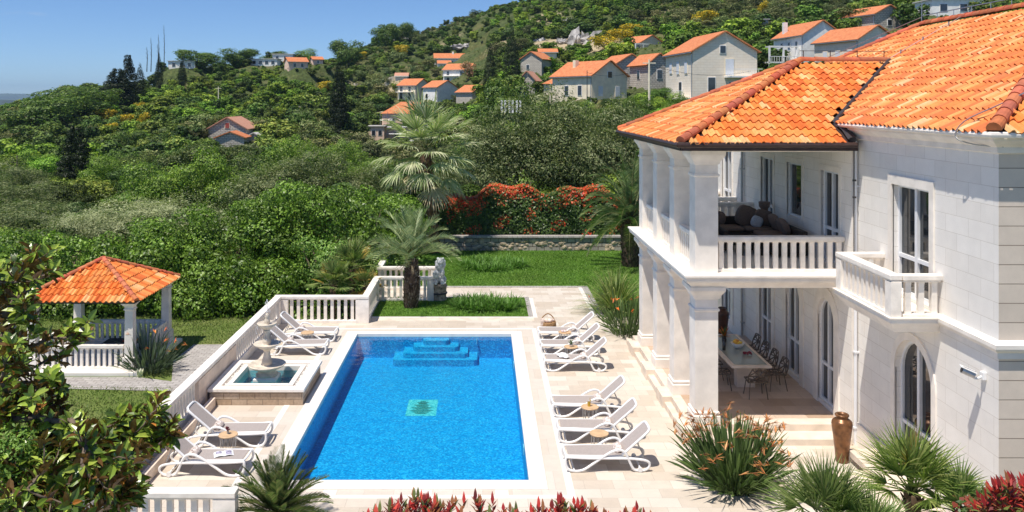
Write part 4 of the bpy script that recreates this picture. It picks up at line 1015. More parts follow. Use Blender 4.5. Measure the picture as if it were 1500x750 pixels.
# floor medallion
cx,cy=-1.78,25.1
m=MB(); m.box(cx-.44,cx+.44,cy-.66,cy+.66,ZF+.0,ZF+.006); md=m.build('mosaic_panel',mosaic('teal_mosaic',[(.1,(.05,.42,.45)),(.5,(.12,.60,.56)),(1,(.35,.8,.7))],30),pool)
m=MB()
for k,(w_,yy) in enumerate([(.10,.50),(.20,.40),(.15,.31),(.27,.20),(.20,.10),(.34,-.02),(.26,-.12),(.36,-.24),(.30,-.35),(.20,-.46)]):
    m.add([(cx-w_,cy+yy,ZF+.012),(cx-w_*.6,cy+yy-.05,ZF+.012),(cx+w_*.6,cy+yy-.05,ZF+.012),(cx+w_,cy+yy,ZF+.012),(cx+w_*.5,cy+yy+.02,ZF+.012),(cx-w_*.5,cy+yy+.02,ZF+.012)],[(0,1,2,3,4,5)])
m.build('mosaic_emblem',plain('dark_green_mosaic',(.06,.24,.18),.5,ns=30,amt=.6),md)
MB().lathe([(.14,0),(.14,.02),(.03,.03)],(-1.45,20.0,ZF),20).build('drain_cover',M_dark,pool)
m=MB(); nx,ny=54,116
vs=[(PX0+(PX1-PX0)*i/nx,PY0+(PY1-PY0)*j/ny,ZW) for j in range(ny+1) for i in range(nx+1)]
vs=[(PX0,PY0,ZW),(PX1,PY0,ZW),(PX1,PY1,ZW),(PX0,PY1,ZW)]; m.add(vs,[(0,1,2,3)]); w_=m.build('water',M_water,pool)
for (x,y) in [(.99,27.2),(.99,20.6),(-.2,PY1-.01)]:
    MB().box(x-.01,x+.005,y-.12,y+.12,-.3,-.12).build('pool_light',M_white,pool)
for x,y in((-3.2,17.84),(-1.2,17.84),(.4,17.84)): tag(MB().box(x-.14,x+.14,y-.13,y+.13,.002,.014).build('skimmer_lid',M_cope,at=(x,y,0)),'square white skimmer lid set in the paving, %s of the three'%{-3.2:'left',-1.2:'middle',.4:'right'}[x],'lid')

# ================================================================== balustrades
def slat_mesh(w,d,h,key={}):
    k=(w,d,h)
    if k not in key:
        m=MB(); m.sqprof([(w/2*1.0,d/2,0),(w/2*1.0,d/2,.04),(w/2*.92,d/2*.92,.06),(w/2*.92,d/2*.92,h-.06),(w/2,d/2,h-.04),(w/2,d/2,h)],0,0)
        o=m.build('baluster',M_rail); key[k]=o.data; bpy.data.objects.remove(o)
    return key[k]
def balus(parent,p0,p1,zb,h,sp=.215,ped=(),w=.12,d=.09,rail_w=.26,base=.10,mat=None,solid=(),pedh=None,ends=True):
    """parts of a balustrade between p0,p1 (axis aligned): rail, base, pedestals, balusters"""
    mat=mat or M_rail
    x0,y0=p0;x1,y1=p1; al=abs(y1-y0)>abs(x1-x0); L=abs(y1-y0) if al else abs(x1-x0)
    s=1 if (y1-y0 if al else x1-x0)>0 else -1
    def pt(t,o=0): return (x0+o,y0+s*t) if al else (x0+s*t,y0+o)
    def bx(mb,t0,t1,hw,z0,z1):
        if al: mb.box(x0-hw,x0+hw,min(y0+s*t0,y0+s*t1),max(y0+s*t0,y0+s*t1),z0,z1)
        else: mb.box(min(x0+s*t0,x0+s*t1),max(x0+s*t0,x0+s*t1),y0-hw,y0+hw,z0,z1)
    m=MB(); bx(m,0,L,rail_w/2,zb+h-.10,zb+h); bx(m,0.01,L-.01,rail_w/2-.035,zb+h-.14,zb+h-.102); m.build('rail',mat,parent,bevel=.012)
    m=MB(); bx(m,0.004,L-.004,rail_w/2-.03,zb,zb+base); m.build('base_course',mat,parent,bevel=.008)
    blocks=[(t-.14,t+.14) for t in ped]+list(solid)
    for a,b in blocks:
        m=MB(); bx(m,max(a,.002),min(b,L-.002),rail_w/2-.015,zb+.003,zb+h-.142); m.build('pedestal',M_warm if (b-a)>.5 else mat,parent,bevel=.006)
    me=slat_mesh(w,d,round(h-.142-base+.02,3)); n=int(L/sp)
    for i in range(n):
        t=(i+.5)*L/n
        if any(a-.04<t<b+.04 for a,b in blocks): continue
        o=bpy.data.objects.new('baluster',me); link(o); o.parent=parent; q=pt(t); r=rootloc(parent)
        o.location=(q[0]-r.x,q[1]-r.y,zb+base-.01-r.z); o.rotation_euler=(0,0,PI/2 if al else 0)
def balustrade(label,p0,p1,zb,h,**k):
    t=thing('balustrade',label,'balustrade',(p0[0],p0[1],zb)); balus(t,p0,p1,zb,h,**k); return t
XB=-7.55
balustrade('long stone balustrade running down the left side of the pool terrace',(XB,15.95),(XB,31.45),0,1.0,base=.28,ped=(.2,3.0,15.35),solid=[(6.4,9.8)],sp=.21)
balustrade('short stone balustrade at the near left corner of the terrace, cut by the bottom edge',(-7.69,15.8),(-4.55,15.8),0,1.0,ped=(.14,),solid=[(2.72,3.14)])
balustrade('stone balustrade closing the far left end behind the sun loungers',(-7.69,31.6),(-4.2,31.6),0,1.0,ped=(),solid=[(0,.5),(3.0,3.49)],sp=.24)
balustrade('stone balustrade running back beside the small lawn with the palm',(-4.33,31.74),(-4.33,34.86),0,1.0,ped=(2.98,),sp=.21)
balustrade('stone balustrade behind the small palm, nearer one of the two parallel rails',(-4.46,35.0),(-2.0,35.0),0,1.0,ped=(2.32,),sp=.235)
balustrade('stone balustrade beyond the path, farther one of the two parallel rails',(-4.6,37.1),(-1.95,37.1),0,1.0,base=.12,ped=(2.5,),sp=.235)
balustrade('stone balustrade edging the back lawn towards the rubble wall',(-4.5,37.24),(-4.5,46.3),0,1.0,ped=(3,6),sp=.25)
m=MB(); m.box(-7.3,-7.415+.25,15.95,22.9,0,.25); tag(m.build('stone_kerb',M_warm,at=(-7.2,19,0),bevel=.01),'low stone kerb along the foot of the long balustrade beside the left loungers','kerb')
# far rubble retaining wall
rw=thing('rubble_wall','low rubble stone retaining wall behind the back lawn under the red-topped hedge','wall',(4,46.75,0))
m=MB(); m.box(-4.6,26,46.6,46.95,-.2,.74); m.build('wall',M_rubble,rw)
m=MB(); m.box(-4.65,26,46.5,47.0,.742,.83); m.build('coping',M_block_cope if 'M_block_cope' in globals() else M_cobble,rw)
m=MB(); r=random.Random(4)
for i in range(150):
    x=r.uniform(-1,12); z=r.uniform(.08,.62); m.ico((x,46.6,z),r.uniform(.08,.17),1,(1.2,.35,.8),jitter=.5,seed=i)
m.build('rough_face_stones',plain('tan_rubble',(.50,.40,.28),.9,ns=4,amt=.35,bump=.6),rw)

# ================================================================== tiled roofs
T_OR=[(.80,.20,.035),(.84,.27,.055),(.72,.16,.03),(.88,.40,.13),(.86,.31,.08),(.90,.50,.22)]
T_RED=[(.58,.17,.08),(.64,.20,.09),(.52,.145,.07)]
def inside(poly,u,v):
    c=False;n=len(poly)
    for i in range(n):
        (a,b),(d,e)=poly[i],poly[i-1]
        if (b>v)!=(e>v) and u<(d-a)*(v-b)/(e-b)+a: c=not c
    return c
def tiles(mb,o,ud,vd,poly,tw=.205,tc=.37,pal=T_OR,w=None,seed=1,hgt=.062):
    """barrel tiles on the plane o + u*ud + v*vd, inside poly"""
    rr=random.Random(seed); o=Vector(o);ud=Vector(ud).normalized();vd=Vector(vd).normalized();nn=ud.cross(vd).normalized()
    if nn.z<0: nn=-nn
    u0=min(p[0] for p in poly);u1=max(p[0] for p in poly);v1=max(p[1] for p in poly)
    prof=[(0,-.012),(.10,.30),(.24,.82),(.36,1.0),(.48,.82),(.60,.30),(.68,-.05),(.84,-.16),(1.0,-.012)]
    nu=int((u1-u0)/tw)+1; nv=int(v1/tc)+1
    for j in range(nv):
        for i in range(nu):
            uc=u0+(i+.4)*tw; vc=(j+.5)*tc
            if not inside(poly,uc,vc): continue
            jv=rr.uniform(-.012,.012); k=rr.uniform(.0,1); ht=hgt*rr.uniform(.93,1.07)
            a=j*tc-.045+jv; b=(j+1)*tc+.01
            if j==0: a-=.03
            col=rr.choices(pal,weights=w or [4,4,3,2,3,.8])[0]; q=rr.uniform(.88,1.1); col=tuple(min(1,c*q) for c in col)
            vs=[]
            for (pu,ph) in prof:   # lower lip, lower, upper
                u=u0+(i+pu)*tw
                vs.append(tuple(o+ud*u+vd*a+nn*(ph*ht+.012)))
            for (pu,ph) in prof:
                u=u0+(i+pu)*tw; vs.append(tuple(o+ud*u+vd*a+nn*(ph*ht+.04)))
            for (pu,ph) in prof:
                u=u0+(i+.5+(pu-.5)*.97)*tw; vs.append(tuple(o+ud*u+vd*b+nn*(ph*ht*.85+.008)))
            n=len(prof); fs=[]
            for k2 in range(n-1):
                fs.append((k2,k2+1,n+k2+1,n+k2)); fs.append((n+k2,n+k2+1,2*n+k2+1,2*n+k2))
            mb.add(vs,fs,col)
def ridge_tiles(mb,a,b,r=.125,L=.36,seed=0,lift=.05,pal=T_RED):
    rr=random.Random(seed);a=Vector(a);b=Vector(b);d=b-a;n=max(1,int(d.length/L));d.normalize()
    s=d.cross(Vector((0,0,1))).normalized();up=s.cross(d).normalized()
    for i in range(n):
        p=a+d*(b-a).length*i/n; q=a+d*((b-a).length*(i+1)/n+.05)
        col=rr.choice(pal);c=tuple(min(1,x*rr.uniform(.85,1.15)) for x in col)
        vs=[]; r_=r*.86
        for (c0,r0,l0) in((p,r_*.90,lift),(p,r_*1.02,lift+.006),(q,r_*.92,lift-.008)):
            for k in range(9):
                an=PI*k/8-.15+ (.3*k/8); vs.append(tuple(c0+s*math.cos(an)*r0+up*(math.sin(an)*r0+l0-.03)))
        mb.add(vs,[(k,k+1,9+k+1,9+k) for k in range(8)]+[(9+k,10+k,19+k,18+k) for k in range(8)]+[tuple(range(9))],c)
def under(mb,pts,t=.06):
    """roof board beneath the tiles"""
    P3=[Vector(p) for p in pts]; n=(P3[1]-P3[0]).cross(P3[2]-P3[0]).normalized()
    if n.z<0: n=-n
    k=len(P3); mb.add([tuple(p) for p in P3]+[tuple(p-n*t) for p in P3],[tuple(range(k)),tuple(range(k,2*k))[::-1]]+[(i,(i+1)%k,(i+1)%k+k,i+k) for i in range(k)])

# ================================================================== gazebo
gz=thing('gazebo','open white stone gazebo with orange tiled pyramid roof on the lower lawn','gazebo',(-13.6,30.6,-1))
gx,gy=-13.6,30.6
MB().box(gx-2.1,gx+2.1,gy-2.1,gy+2.1,-1.1,-.88).build('floor',M_cope,gz,bevel=.01)
for sx in(-1,1):
    for sy in(-1,1):
        x,y=gx+sx*1.65,gy+sy*1.65
        m=MB(); m.sqprof([(.20,.20,0),(.20,.20,.42),(.15,.15,.45),(.135,.135,2.0),(.17,.17,2.02),(.17,.17,2.06),(.14,.14,2.08),(.15,.15,2.14),(.24,.24,2.24),(.24,.24,2.32)],x,y,-.88); m.build('column',M_lime,gz,bevel=.006)
for a,b in(((gx-1.45,gy-1.65),(gx+1.45,gy-1.65)),((gx-1.45,gy+1.65),(gx+1.45,gy+1.65)),((gx-1.65,gy-1.45),(gx-1.65,gy+1.45)),((gx+1.65,gy+.3),(gx+1.65,gy+1.45))):
    m_=MB(); balus(gz,a,b,-.88,.82,w=.10,d=.08,rail_w=.2,base=.08,sp=.19)
ez=1.47; az=2.52; hf=2.0
rf=MB(); ap=(gx,gy,az-.02)
cs=[(gx-hf,gy-hf),(gx+hf,gy-hf),(gx+hf,gy+hf),(gx-hf,gy+hf)]
for i in range(4):
    a,b=cs[i],cs[(i+1)%4]; under(rf,[(a[0],a[1],ez),(b[0],b[1],ez),ap],.05)
rfo=rf.build('roof',M_brown,gz)
tm=MB(); sl=math.hypot(hf,az-ez)
for i in range(4):
    a,b=cs[i],cs[(i+1)%4]; ud=Vector((b[0]-a[0],b[1]-a[1],0)).normalized(); mid=Vector(((a[0]+b[0])/2,(a[1]+b[1])/2,ez)); vd=Vector(ap)-mid
    tiles(tm,(a[0],a[1],ez+.01),ud,vd,[(-.05,0),(2*hf+.05,0),(hf,sl+.05)],tw=.20,tc=.34,seed=i+3)
tm.build('roof_tiles',M_tile,rfo)
rt=MB()
for i in range(4): ridge_tiles(rt,(cs[i][0],cs[i][1],ez+.03),(gx,gy,az+.03),r=.10,L=.3,seed=i)
rt.ico((gx,gy,az+.05),.12,2,(1,1,.6),col=T_RED[0]); rt.build('ridge_tiles',M_tile,rfo)
m=MB(); m.box(gx-hf+.1,gx+hf-.1,gy-hf+.1,gy+hf-.1,ez-.09,ez-.052); m.build('soffit',M_brown,gz)
bt=thing('low_table','low dark table standing inside the gazebo','table',(gx+.6,gy+.2,-.88))
MB().box(gx+.0,gx+1.2,gy-.15,gy+.55,-.5,-.45).build('table_top',M_rattan,bt)
for sx in(.05,1.1):
    for sy in(-.1,.45): MB().box(gx+sx,gx+sx+.05,gy+sy,gy+sy+.05,-.88,-.5).build('leg',M_rattan,bt)

# ================================================================== fountain
fx0,fx1,fy0,fy1=-7.36,-4.85,23.0,25.5
ft=thing('fountain','three-tiered white stone fountain on a square raised basin with blue water','fountain',(-6.14,24.3,0))
m=MB(); frame(m,fx0,fx1,fy0,fy1,fx0+.3,fx1-.3,fy0+.3,fy1-.3,.36,0); m.build('basin_wall',M_rock,ft)
m=MB(); frame(m,fx0-.05,fx1+.05,fy0-.05,fy1+.05,fx0+.24,fx1-.24,fy0+.24,fy1-.24,.45,.362); m.build('rim',M_lime,ft,bevel=.012)
m=MB(); frame(m,fx0+.24,fx1-.24,fy0+.24,fy1-.24,fx0+.34,fx1-.34,fy0+.34,fy1-.34,.37,.2); m.build('channel',M_warm,ft)
m=MB(); frame(m,fx0+.34,fx1-.34,fy0+.34,fy1-.34,fx0+.48,fx1-.48,fy0+.48,fy1-.48,.44,.1); m.build('inner_rim',M_lime,ft,bevel=.01)
m=MB(); rr=random.Random(9)
for i in range(420):
    s=rr.randint(0,3); t=rr.random(); d=rr.uniform(.255,.33)
    if s==0: x,y=fx0+.24+t*(fx1-fx0-.48),fy0+d
    elif s==1: x,y=fx0+.24+t*(fx1-fx0-.48),fy1-d
    elif s==2: x,y=fx0+d,fy0+.24+t*(fy1-fy0-.48)
    else: x,y=fx1-d,fy0+.24+t*(fy1-fy0-.48)
    g=rr.uniform(.5,.85); m.ico((x,y,.385+rr.uniform(-.01,.02)),rr.uniform(.02,.035),1,(1,1,.6),col=(g,g*.96,g*.9))
tag(m.build('pebbles',M_pebble,ft),kind='stuff')
m=MB(); m.quad((fx0+.48,fy0+.48,-.1),(fx1-.48,fy0+.48,-.1),(fx1-.48,fy1-.48,-.1),(fx0+.48,fy1-.48,-.1))
for a,b in(((fx0+.479,fy0+.48),(fx0+.479,fy1-.48)),((fx1-.479,fy0+.48),(fx1-.479,fy1-.48)),((fx0+.48,fy1-.479),(fx1-.48,fy1-.479)),((fx0+.48,fy0+.479),(fx1-.48,fy0+.479))): m.quad((*a,-.1),(*b,-.1),(*b,.4),(*a,.4))
m.build('basin_lining',M_fmosaic,ft)
m=MB(); m.quad((fx0+.48,fy0+.48,.30),(fx1-.48,fy0+.48,.30),(fx1-.48,fy1-.48,.30),(fx0+.48,fy1-.48,.30)); m.build('water',waterm('fountain_water',(.30,.74,.90),9,.6),ft)
c=(-6.14,24.3,0)
MB().sqprof([(.32,.32,-.1),(.32,.32,.36),(.28,.28,.40)],c[0],c[1]).build('plinth',M_lime,ft,bevel=.01)
M_fount=plain('weathered_fountain_stone',(.66,.58,.47),.6,ns=5,amt=.2,bump=.3,bscale=20)
MB().lathe([(.30,.40),(.31,.45),(.25,.48),(.24,.56),(.40,.62),(.50,.68),(.53,.715),(.51,.73),(.46,.70),(.2,.67),(.12,.69),(.15,.75),(.14,.82),(.10,.95),(.085,1.08),(.10,1.12)],c,40).build('lower_bowl',M_fount,ft,smooth=True)
MB().lathe([(.10,1.10),(.13,1.14),(.20,1.17),(.33,1.25),(.385,1.30),(.37,1.315),(.33,1.29),(.12,1.27),(.10,1.29),(.12,1.34),(.12,1.40),(.09,1.46),(.07,1.60),(.085,1.66),(.10,1.69)],c,36).build('middle_bowl',M_fount,ft,smooth=True)
MB().lathe([(.09,1.69),(.10,1.72),(.17,1.75),(.25,1.82),(.285,1.875),(.27,1.89),(.23,1.87),(.08,1.85),(.07,1.87),(.09,1.92),(.07,1.98),(.05,2.02),(.07,2.06),(.05,2.12),(.02,2.16)],c,32).build('upper_bowl',M_fount,ft,smooth=True)
m=MB(); rr=random.Random(2)
for i in range(150):
    t=rr.random(); a=rr.uniform(0,6.28); q=t*.14
    m.ico((c[0]+math.cos(a)*q*.8+.0,c[1]+math.sin(a)*q,2.15+.42*(1-(t)**2)*rr.uniform(.3,1)),rr.uniform(.004,.011),1)
for i in range(60):
    a=rr.uniform(0,6.28); q=.28+rr.uniform(0,.06); m.ico((c[0]+math.cos(a)*q,c[1]+math.sin(a)*q,1.87-rr.uniform(0,.55)),rr.uniform(.004,.009),1,(1,1,2.5))
m.build('water_spray',plain('water_drops',(.9,.93,.96),.1,ns=1,amt=0),ft)

# ================================================================== villa
VL=thing('villa','white limestone villa with orange tiled roofs, two-storey columned porch and balconies','villa',(8.9,20.4,0))
WXP=8.82; WXW=8.95; YJ=20.4; YC=14.8; YE=32.2; ZT=.32; Z1=4.04
def wall_x(x,y0,y1,z0,z1,ops,dep=.24,seg=14):
    """wall on plane X=x facing -X with openings (y0,y1,z0,z1,arch)"""
    m=MB(); ys=y0; ops=sorted(ops)
    def q(a,b,c,d): m.quad((x,a,b),(x,c,b),(x,c,d),(x,a,d))
    for (a,b,c,d,arch) in ops:
        q(ys,z0,a,z1); 
        if c>z0: q(a,z0,b,c)
        pts=[(a,c)]
        if arch:
            r=(b-a)/2; zs=d-r; cy=(a+b)/2
            arc=[(cy-r*math.cos(PI*k/seg),zs+r*math.sin(PI*k/seg)) for k in range(seg+1)]
            for k in range(seg):
                (p,pz),(s,sz)=arc[k],arc[k+1]; m.quad((x,p,pz),(x,s,sz),(x,s,z1),(x,p,z1))
            loop=[(a,c)]+arc+[(b,c)]
        else:
            q(a,d,b,z1); loop=[(a,c),(a,d),(b,d),(b,c)]
        for k in range(len(loop)):
            (p,pz),(s,sz)=loop[k],loop[(k+1)%len(loop)]
            m.quad((x,p,pz),(x,s,sz),(x+dep,s,sz),(x+dep,p,pz))
        ys=b
    q(ys,z0,y1,z1); return m
def window(x,a,b,c,d,arch,dep=.10,door=True,name='window',panel=.36,mull=True):
    """frame+mullion+transom (part) and pane (sub-part) set back in an opening of a wall at X=x"""
    X=x+dep; f=MB(); w=.06; cy=(a+b)/2
    seg=14
    if arch:
        r=(b-a)/2; zs=d-r
        out=[(a,c),(a,zs)]+[(cy-r*math.cos(PI*k/seg),zs+r*math.sin(PI*k/seg)) for k in range(1,seg)]+[(b,zs),(b,c)]
        ri=r-w; inn=[(a+w,c+w),(a+w,zs)]+[(cy-ri*math.cos(PI*k/seg),zs+ri*math.sin(PI*k/seg)) for k in range(1,seg)]+[(b-w,zs),(b-w,c+w)]
    else:
        out=[(a,c),(a,d),(b,d),(b,c)]; inn=[(a+w,c+w),(a+w,d-w),(b-w,d-w),(b-w,c+w)]
    n=len(out)
    vs=[(X-.03,p,q) for p,q in out]+[(X-.03,p,q) for p,q in inn]+[(X+.05,p,q) for p,q in inn]
    f.add(vs,[(k,(k+1)%n,(k+1)%n+n,k+n) for k in range(n)]+[(k+n,(k+1)%n+n,(k+1)%n+2*n,k+2*n) for k in range(n)])
    if mull: f.box(X-.045,X+.03,cy-.05,cy+.05,c+w*.5,d-w*.6)
    zt=c+(d-c)*panel
    if door: f.box(X-.038,X+.03,a+w*.5,b-w*.5,zt-.04,zt+.04)
    fo=f.build(name,M_wframe,VL)
    g=MB(); g.add([(X+.02,p,q) for p,q in inn],[tuple(range(n))]); 
    g.build('pane',M_glass,fo)
def surround(x,a,b,c,d,arch,w=.14,pr=.05,outer=True):
    m=MB(); cy=(a+b)/2; seg=18; X=x-pr
    if arch:
        r=(b-a)/2; zs=d-r; r2=r+w
        inn=[(a,c),(a,zs)]+[(cy-r*math.cos(PI*k/seg),zs+r*math.sin(PI*k/seg)) for k in range(1,seg)]+[(b,zs),(b,c)]
        out=[(a-w,c),(a-w,zs)]+[(cy-r2*math.cos(PI*k/seg),zs+r2*math.sin(PI*k/seg)) for k in range(1,seg)]+[(b+w,zs),(b+w,c)]
    else:
        inn=[(a,c),(a,d),(b,d),(b,c)]; out=[(a-w,c),(a-w,d+w*1.2),(b+w,d+w*1.2),(b+w,c)]
    n=len(out)
    vs=[(X,p,q) for p,q in out]+[(X,p,q) for p,q in inn]+[(x+.02,p,q) for p,q in inn]+[(x+.02,p,q) for p,q in out]
    fs=[]
    for k in range(n-1):
        fs+=[(k,k+1,k+1+n,k+n),(k+n,k+1+n,k+1+2*n,k+2*n),(k+3*n,k+1+3*n,k+1,k)]
    fs+=[(0,n,2*n,3*n),(n-1,2*n-1,3*n-1,4*n-1)]
    m.add(vs,fs); m.build('window_surround',M_lime,VL)
# openings
LOW=[(21.4,22.42,.42,3.12,True),(23.72,24.78,.42,3.12,True),(26.05,27.15,.42,3.12,True),(30.3,31.4,.42,3.12,True)]
UPP=[(21.1,22.2,4.12,6.42,False),(23.55,24.7,4.92,6.45,False),(25.9,27.0,4.12,6.45,False),(30.2,31.4,4.12,6.45,False)]
wall_x(WXP,YJ,YE,-.2,Z1-.12,LOW).build('wall',M_wall,VL)
wall_x(WXP,YJ,YE,Z1-.12,7.5,UPP).build('wall',M_wall,VL)
WLOW=[(16.98,18.5,.36,3.20,True)]; WUPP=[(17.05,18.62,4.08,6.40,False)]
wall_x(WXW,YC,YJ,-.2,3.88,WLOW,dep=.34).build('wall',M_wall,VL)
wall_x(WXW,YC,YJ,3.88,7.55,WUPP,dep=.34).build('wall',M_wall,VL)
m=MB(); m.quad((WXP,YJ,-.2),(WXW,YJ,-.2),(WXW,YJ,7.5),(WXP,YJ,7.5)); m.build('pilaster',M_lime,VL)
m=MB(); m.quad((WXW,YC,-1.2),(19.1,YC,-1.2),(19.1,YC,7.55),(WXW,YC,7.55)); m.build('front_wall',M_wall_grazed,VL)
m=MB(); m.quad((19.1,YC,-1),(19.1,YE,-1),(19.1,YE,7.55),(19.1,YC,7.55)); m.quad((19.1,YE,-1),(WXP,YE,-1),(WXP,YE,7.55),(19.1,YE,7.55)); m.build('rear_wall',M_wall,VL)
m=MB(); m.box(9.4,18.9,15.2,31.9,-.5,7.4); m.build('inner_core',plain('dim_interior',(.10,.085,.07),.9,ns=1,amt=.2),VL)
for (a,b,c,d,ar) in LOW: window(WXP,a,b,c,d,ar); surround(WXP,a,b,c-.1,d,ar,w=.30,pr=.03)
for i,(a,b,c,d,ar) in enumerate(UPP): window(WXP,a,b,c,d,ar,door=(i!=1),mull=(i!=1)); surround(WXP,a,b,c-.08,d,ar,w=.12,pr=.03)
for (a,b,c,d,ar) in WLOW: window(WXW,a,b,c,d,ar,dep=.15,panel=.34); surround(WXW,a,b,c,d,ar,w=.16,pr=.035)
for (a,b,c,d,ar) in WUPP: window(WXW,a,b,c,d,ar,dep=.15,panel=.34); surround(WXW,a,b,c,d,ar,w=.16,pr=.04)
# string course and cornices of the wing
m=MB(); prof=[(0,3.72),(.05,3.74),(.05,3.84),(.10,3.88),(.12,3.92),(.12,3.99),(.06,4.02),(0,4.05)]
def corn(mb,prof,x,ya,yb,xe):   # runs along the -X wall then the -Y wall
    vs=[];n=len(prof)
    for (o,z) in prof: vs+= [(x-o,yb,z),(x-o,ya-o,z),(xe,ya-o,z)]
    fs=[]
    for i in range(n-1):
        for k in range(2): fs.append((i*3+k,i*3+k+1,i*3+k+4,i*3+k+3))
    mb.add(vs,fs)
corn(m,prof,WXW,YC,16.62,19.1); m.build('string_course',M_lime,VL)
m=MB(); vs=[]
corn(m,[(0,7.28),(.05,7.30),(.06,7.40),(.16,7.46),(.22,7.52),(.22,7.56)],WXW,YC,YE,19.1); m.build('cornice',M_lime,VL)
m=MB(); m.box(WXW-.05,WXW,YC-.05,YJ,-.2,.55); m.box(WXW-.05,19.1,YC-.05,YC,-1.2,.5); m.build('plinth_course',M_lime,VL,bevel=.008)
# porch floor, steps
m=MB(); m.box(5.04,WXP,21.2,28.7,-.1,ZT-.004); m.box(5.04,5.8,20.55,21.2,-.1,ZT-.004); m.build('porch_base',M_step,VL)
m=MB(); sheet(m,5.3,WXP,21.2,28.7,ZT); m.build('porch_floor',M_porchf,VL)
for k,(z,o) in enumerate([(.16,.0),]):
    m=MB(); m.box(4.86,5.04,20.3,28.9,-.1,.16); m.box(5.04,WXP-.02,20.3,20.82,-.1,.155); m.build('step',M_step,VL,bevel=.012)
m=MB(); m.box(5.82,WXP-.02,20.82,21.22,-.1,.318); m.build('step',M_step,VL,bevel=.012)
CY=[20.65,22.92,25.19,27.46]
for y in CY:
    MB().box(4.80,5.06,y-.12,y+.70,-.1,.308).build('plinth_block',M_step,VL,bevel=.012)
def column(x0,y0,z0,z1,ped=True,name='column'):
    w=.56;cx=x0+w/2;cy=y0+w/2;h=z1-z0;a=w/2
    pr=[(a+.05,a+.05,0),(a+.05,a+.05,.26),(a+.02,a+.02,.30),(a+.035,a+.035,.32),(a+.035,a+.035,.35),(a,a,.38)] if ped else [(a,a,0)]
    pr+= [(a,a,h-.62),(a+.03,a+.03,h-.60),(a+.03,a+.03,h-.55),(a-.005,a-.005,h-.53),(a-.005,a-.005,h-.32),(a+.03,a+.03,h-.30),(a+.04,a+.04,h-.26),(a+.07,a+.07,h-.2),(a+.13,a+.13,h-.12),(a+.15,a+.15,h-.08),(a+.15,a+.15,h)]
    m=MB().sqprof(pr,cx,cy,z0); return m.build(name,M_lime,VL,bevel=.006)
XC=5.14
for y in CY: column(XC,y,ZT,3.72); column(XC,y,Z1,6.98,False)
# balcony slab with moulded edge (left and front)
m=MB()
pr=[(.0,3.70),(.06,3.70),(.08,3.74),(.14,3.80),(.22,3.86),(.24,3.90),(.24,3.97),(.28,3.99),(.28,4.03),(.25,4.04)]
xs0,ys0,ys1=5.10,20.60,28.06
vs=[];n=len(pr)
for (o,z) in pr: vs+=[(WXP+.1,ys0-o,z),(xs0-o,ys0-o,z),(xs0-o,ys1+o,z),(WXP,ys1+o,z)]
fs=[]
for i in range(n-1):
    for k in range(3): fs.append((i*4+k,i*4+k+1,i*4+k+5,i*4+k+4))
fs.append((0,3,2,1)); b=(n-1)*4; fs.append((b,b+1,b+2,b+3)); m.add(vs,fs); m.build('balcony_slab',M_lime,VL)
# upper porch rails
Bp=thing  # alias kept simple
def subb(lbl,*a,**k):
    o=MB().box(*k.pop('core')).build('balustrade',M_rail,VL); 
    balus(o,*a,**k); return o
for i in range(3):
    y0=CY[i]+.57; y1=CY[i+1]-.01; subb('',(5.36,y0),(5.36,y1),Z1,.86,core=(5.30,5.42,y0,y1,Z1+.002,Z1+.05),sp=.2,w=.11,rail_w=.20,base=.07)
subb('',(XC+.575,20.86),(WXP-.01,20.86),Z1,.86,core=(XC+.58,WXP-.02,20.80,20.92,Z1+.002,Z1+.05),sp=.217,w=.125,rail_w=.24,base=.07)
subb('',(XC+.575,27.8),(WXP-.01,27.8),Z1,.86,core=(XC+.58,WXP-.02,27.74,27.86,Z1+.002,Z1+.05),sp=.217,w=.12,rail_w=.2,base=.07)
# wing balcony
def side_balcony(xw,xo,y0,y1,zf=3.99,rz=4.81):
    m=MB(); vs=[]; pr=[(-.16,3.66),(-.10,3.68),(-.06,3.76),(0,3.84),(.03,3.88),(.03,3.95),(.06,3.97),(.06,zf)]
    for (o,z) in pr: vs+=[(xw+.01,y1+o,z),(xo-o,y1+o,z),(xo-o,y0-o,z),(xw+.01,y0-o,z)]
    n=len(pr);fs=[]
    for i in range(n-1):
        for k in range(3): fs.append((i*4+k,i*4+k+1,i*4+k+5,i*4+k+4))
    fs.append((0,3,2,1)); b=(n-1)*4; fs.append((b,b+1,b+2,b+3)); m.add(vs,fs); s=m.build('side_balcony',M_lime,VL)
    h=rz-zf
    balus(s,(xo+.1,y0),(xo+.1,y1),zf,h,sp=.215,w=.12,rail_w=.24,base=.05,ped=(.12,y1-y0-.12))
    balus(s,(xo+.23,y0+.1),(xw,y0+.1),zf,h-.003,sp=.23,w=.12,rail_w=.24,base=.05)
    balus(s,(xo+.23,y1-.1),(xw,y1-.1),zf,h-.003,sp=.23,w=.12,rail_w=.24,base=.05)
side_balcony(WXW,7.95,16.6,19.2)
side_balcony(WXP,7.85,29.6,31.9,rz=4.86)
# doorstep at the wing arch
m=MB(); m.box(7.55,WXW-.06,16.2,18.6,-.1,.15); m.build('doorstep',M_step,VL,bevel=.012)
m=MB(); m.box(8.3,WXW-.052,16.5,19.4,.15,.30); m.build('doorstep',M_step,VL,bevel=.012)
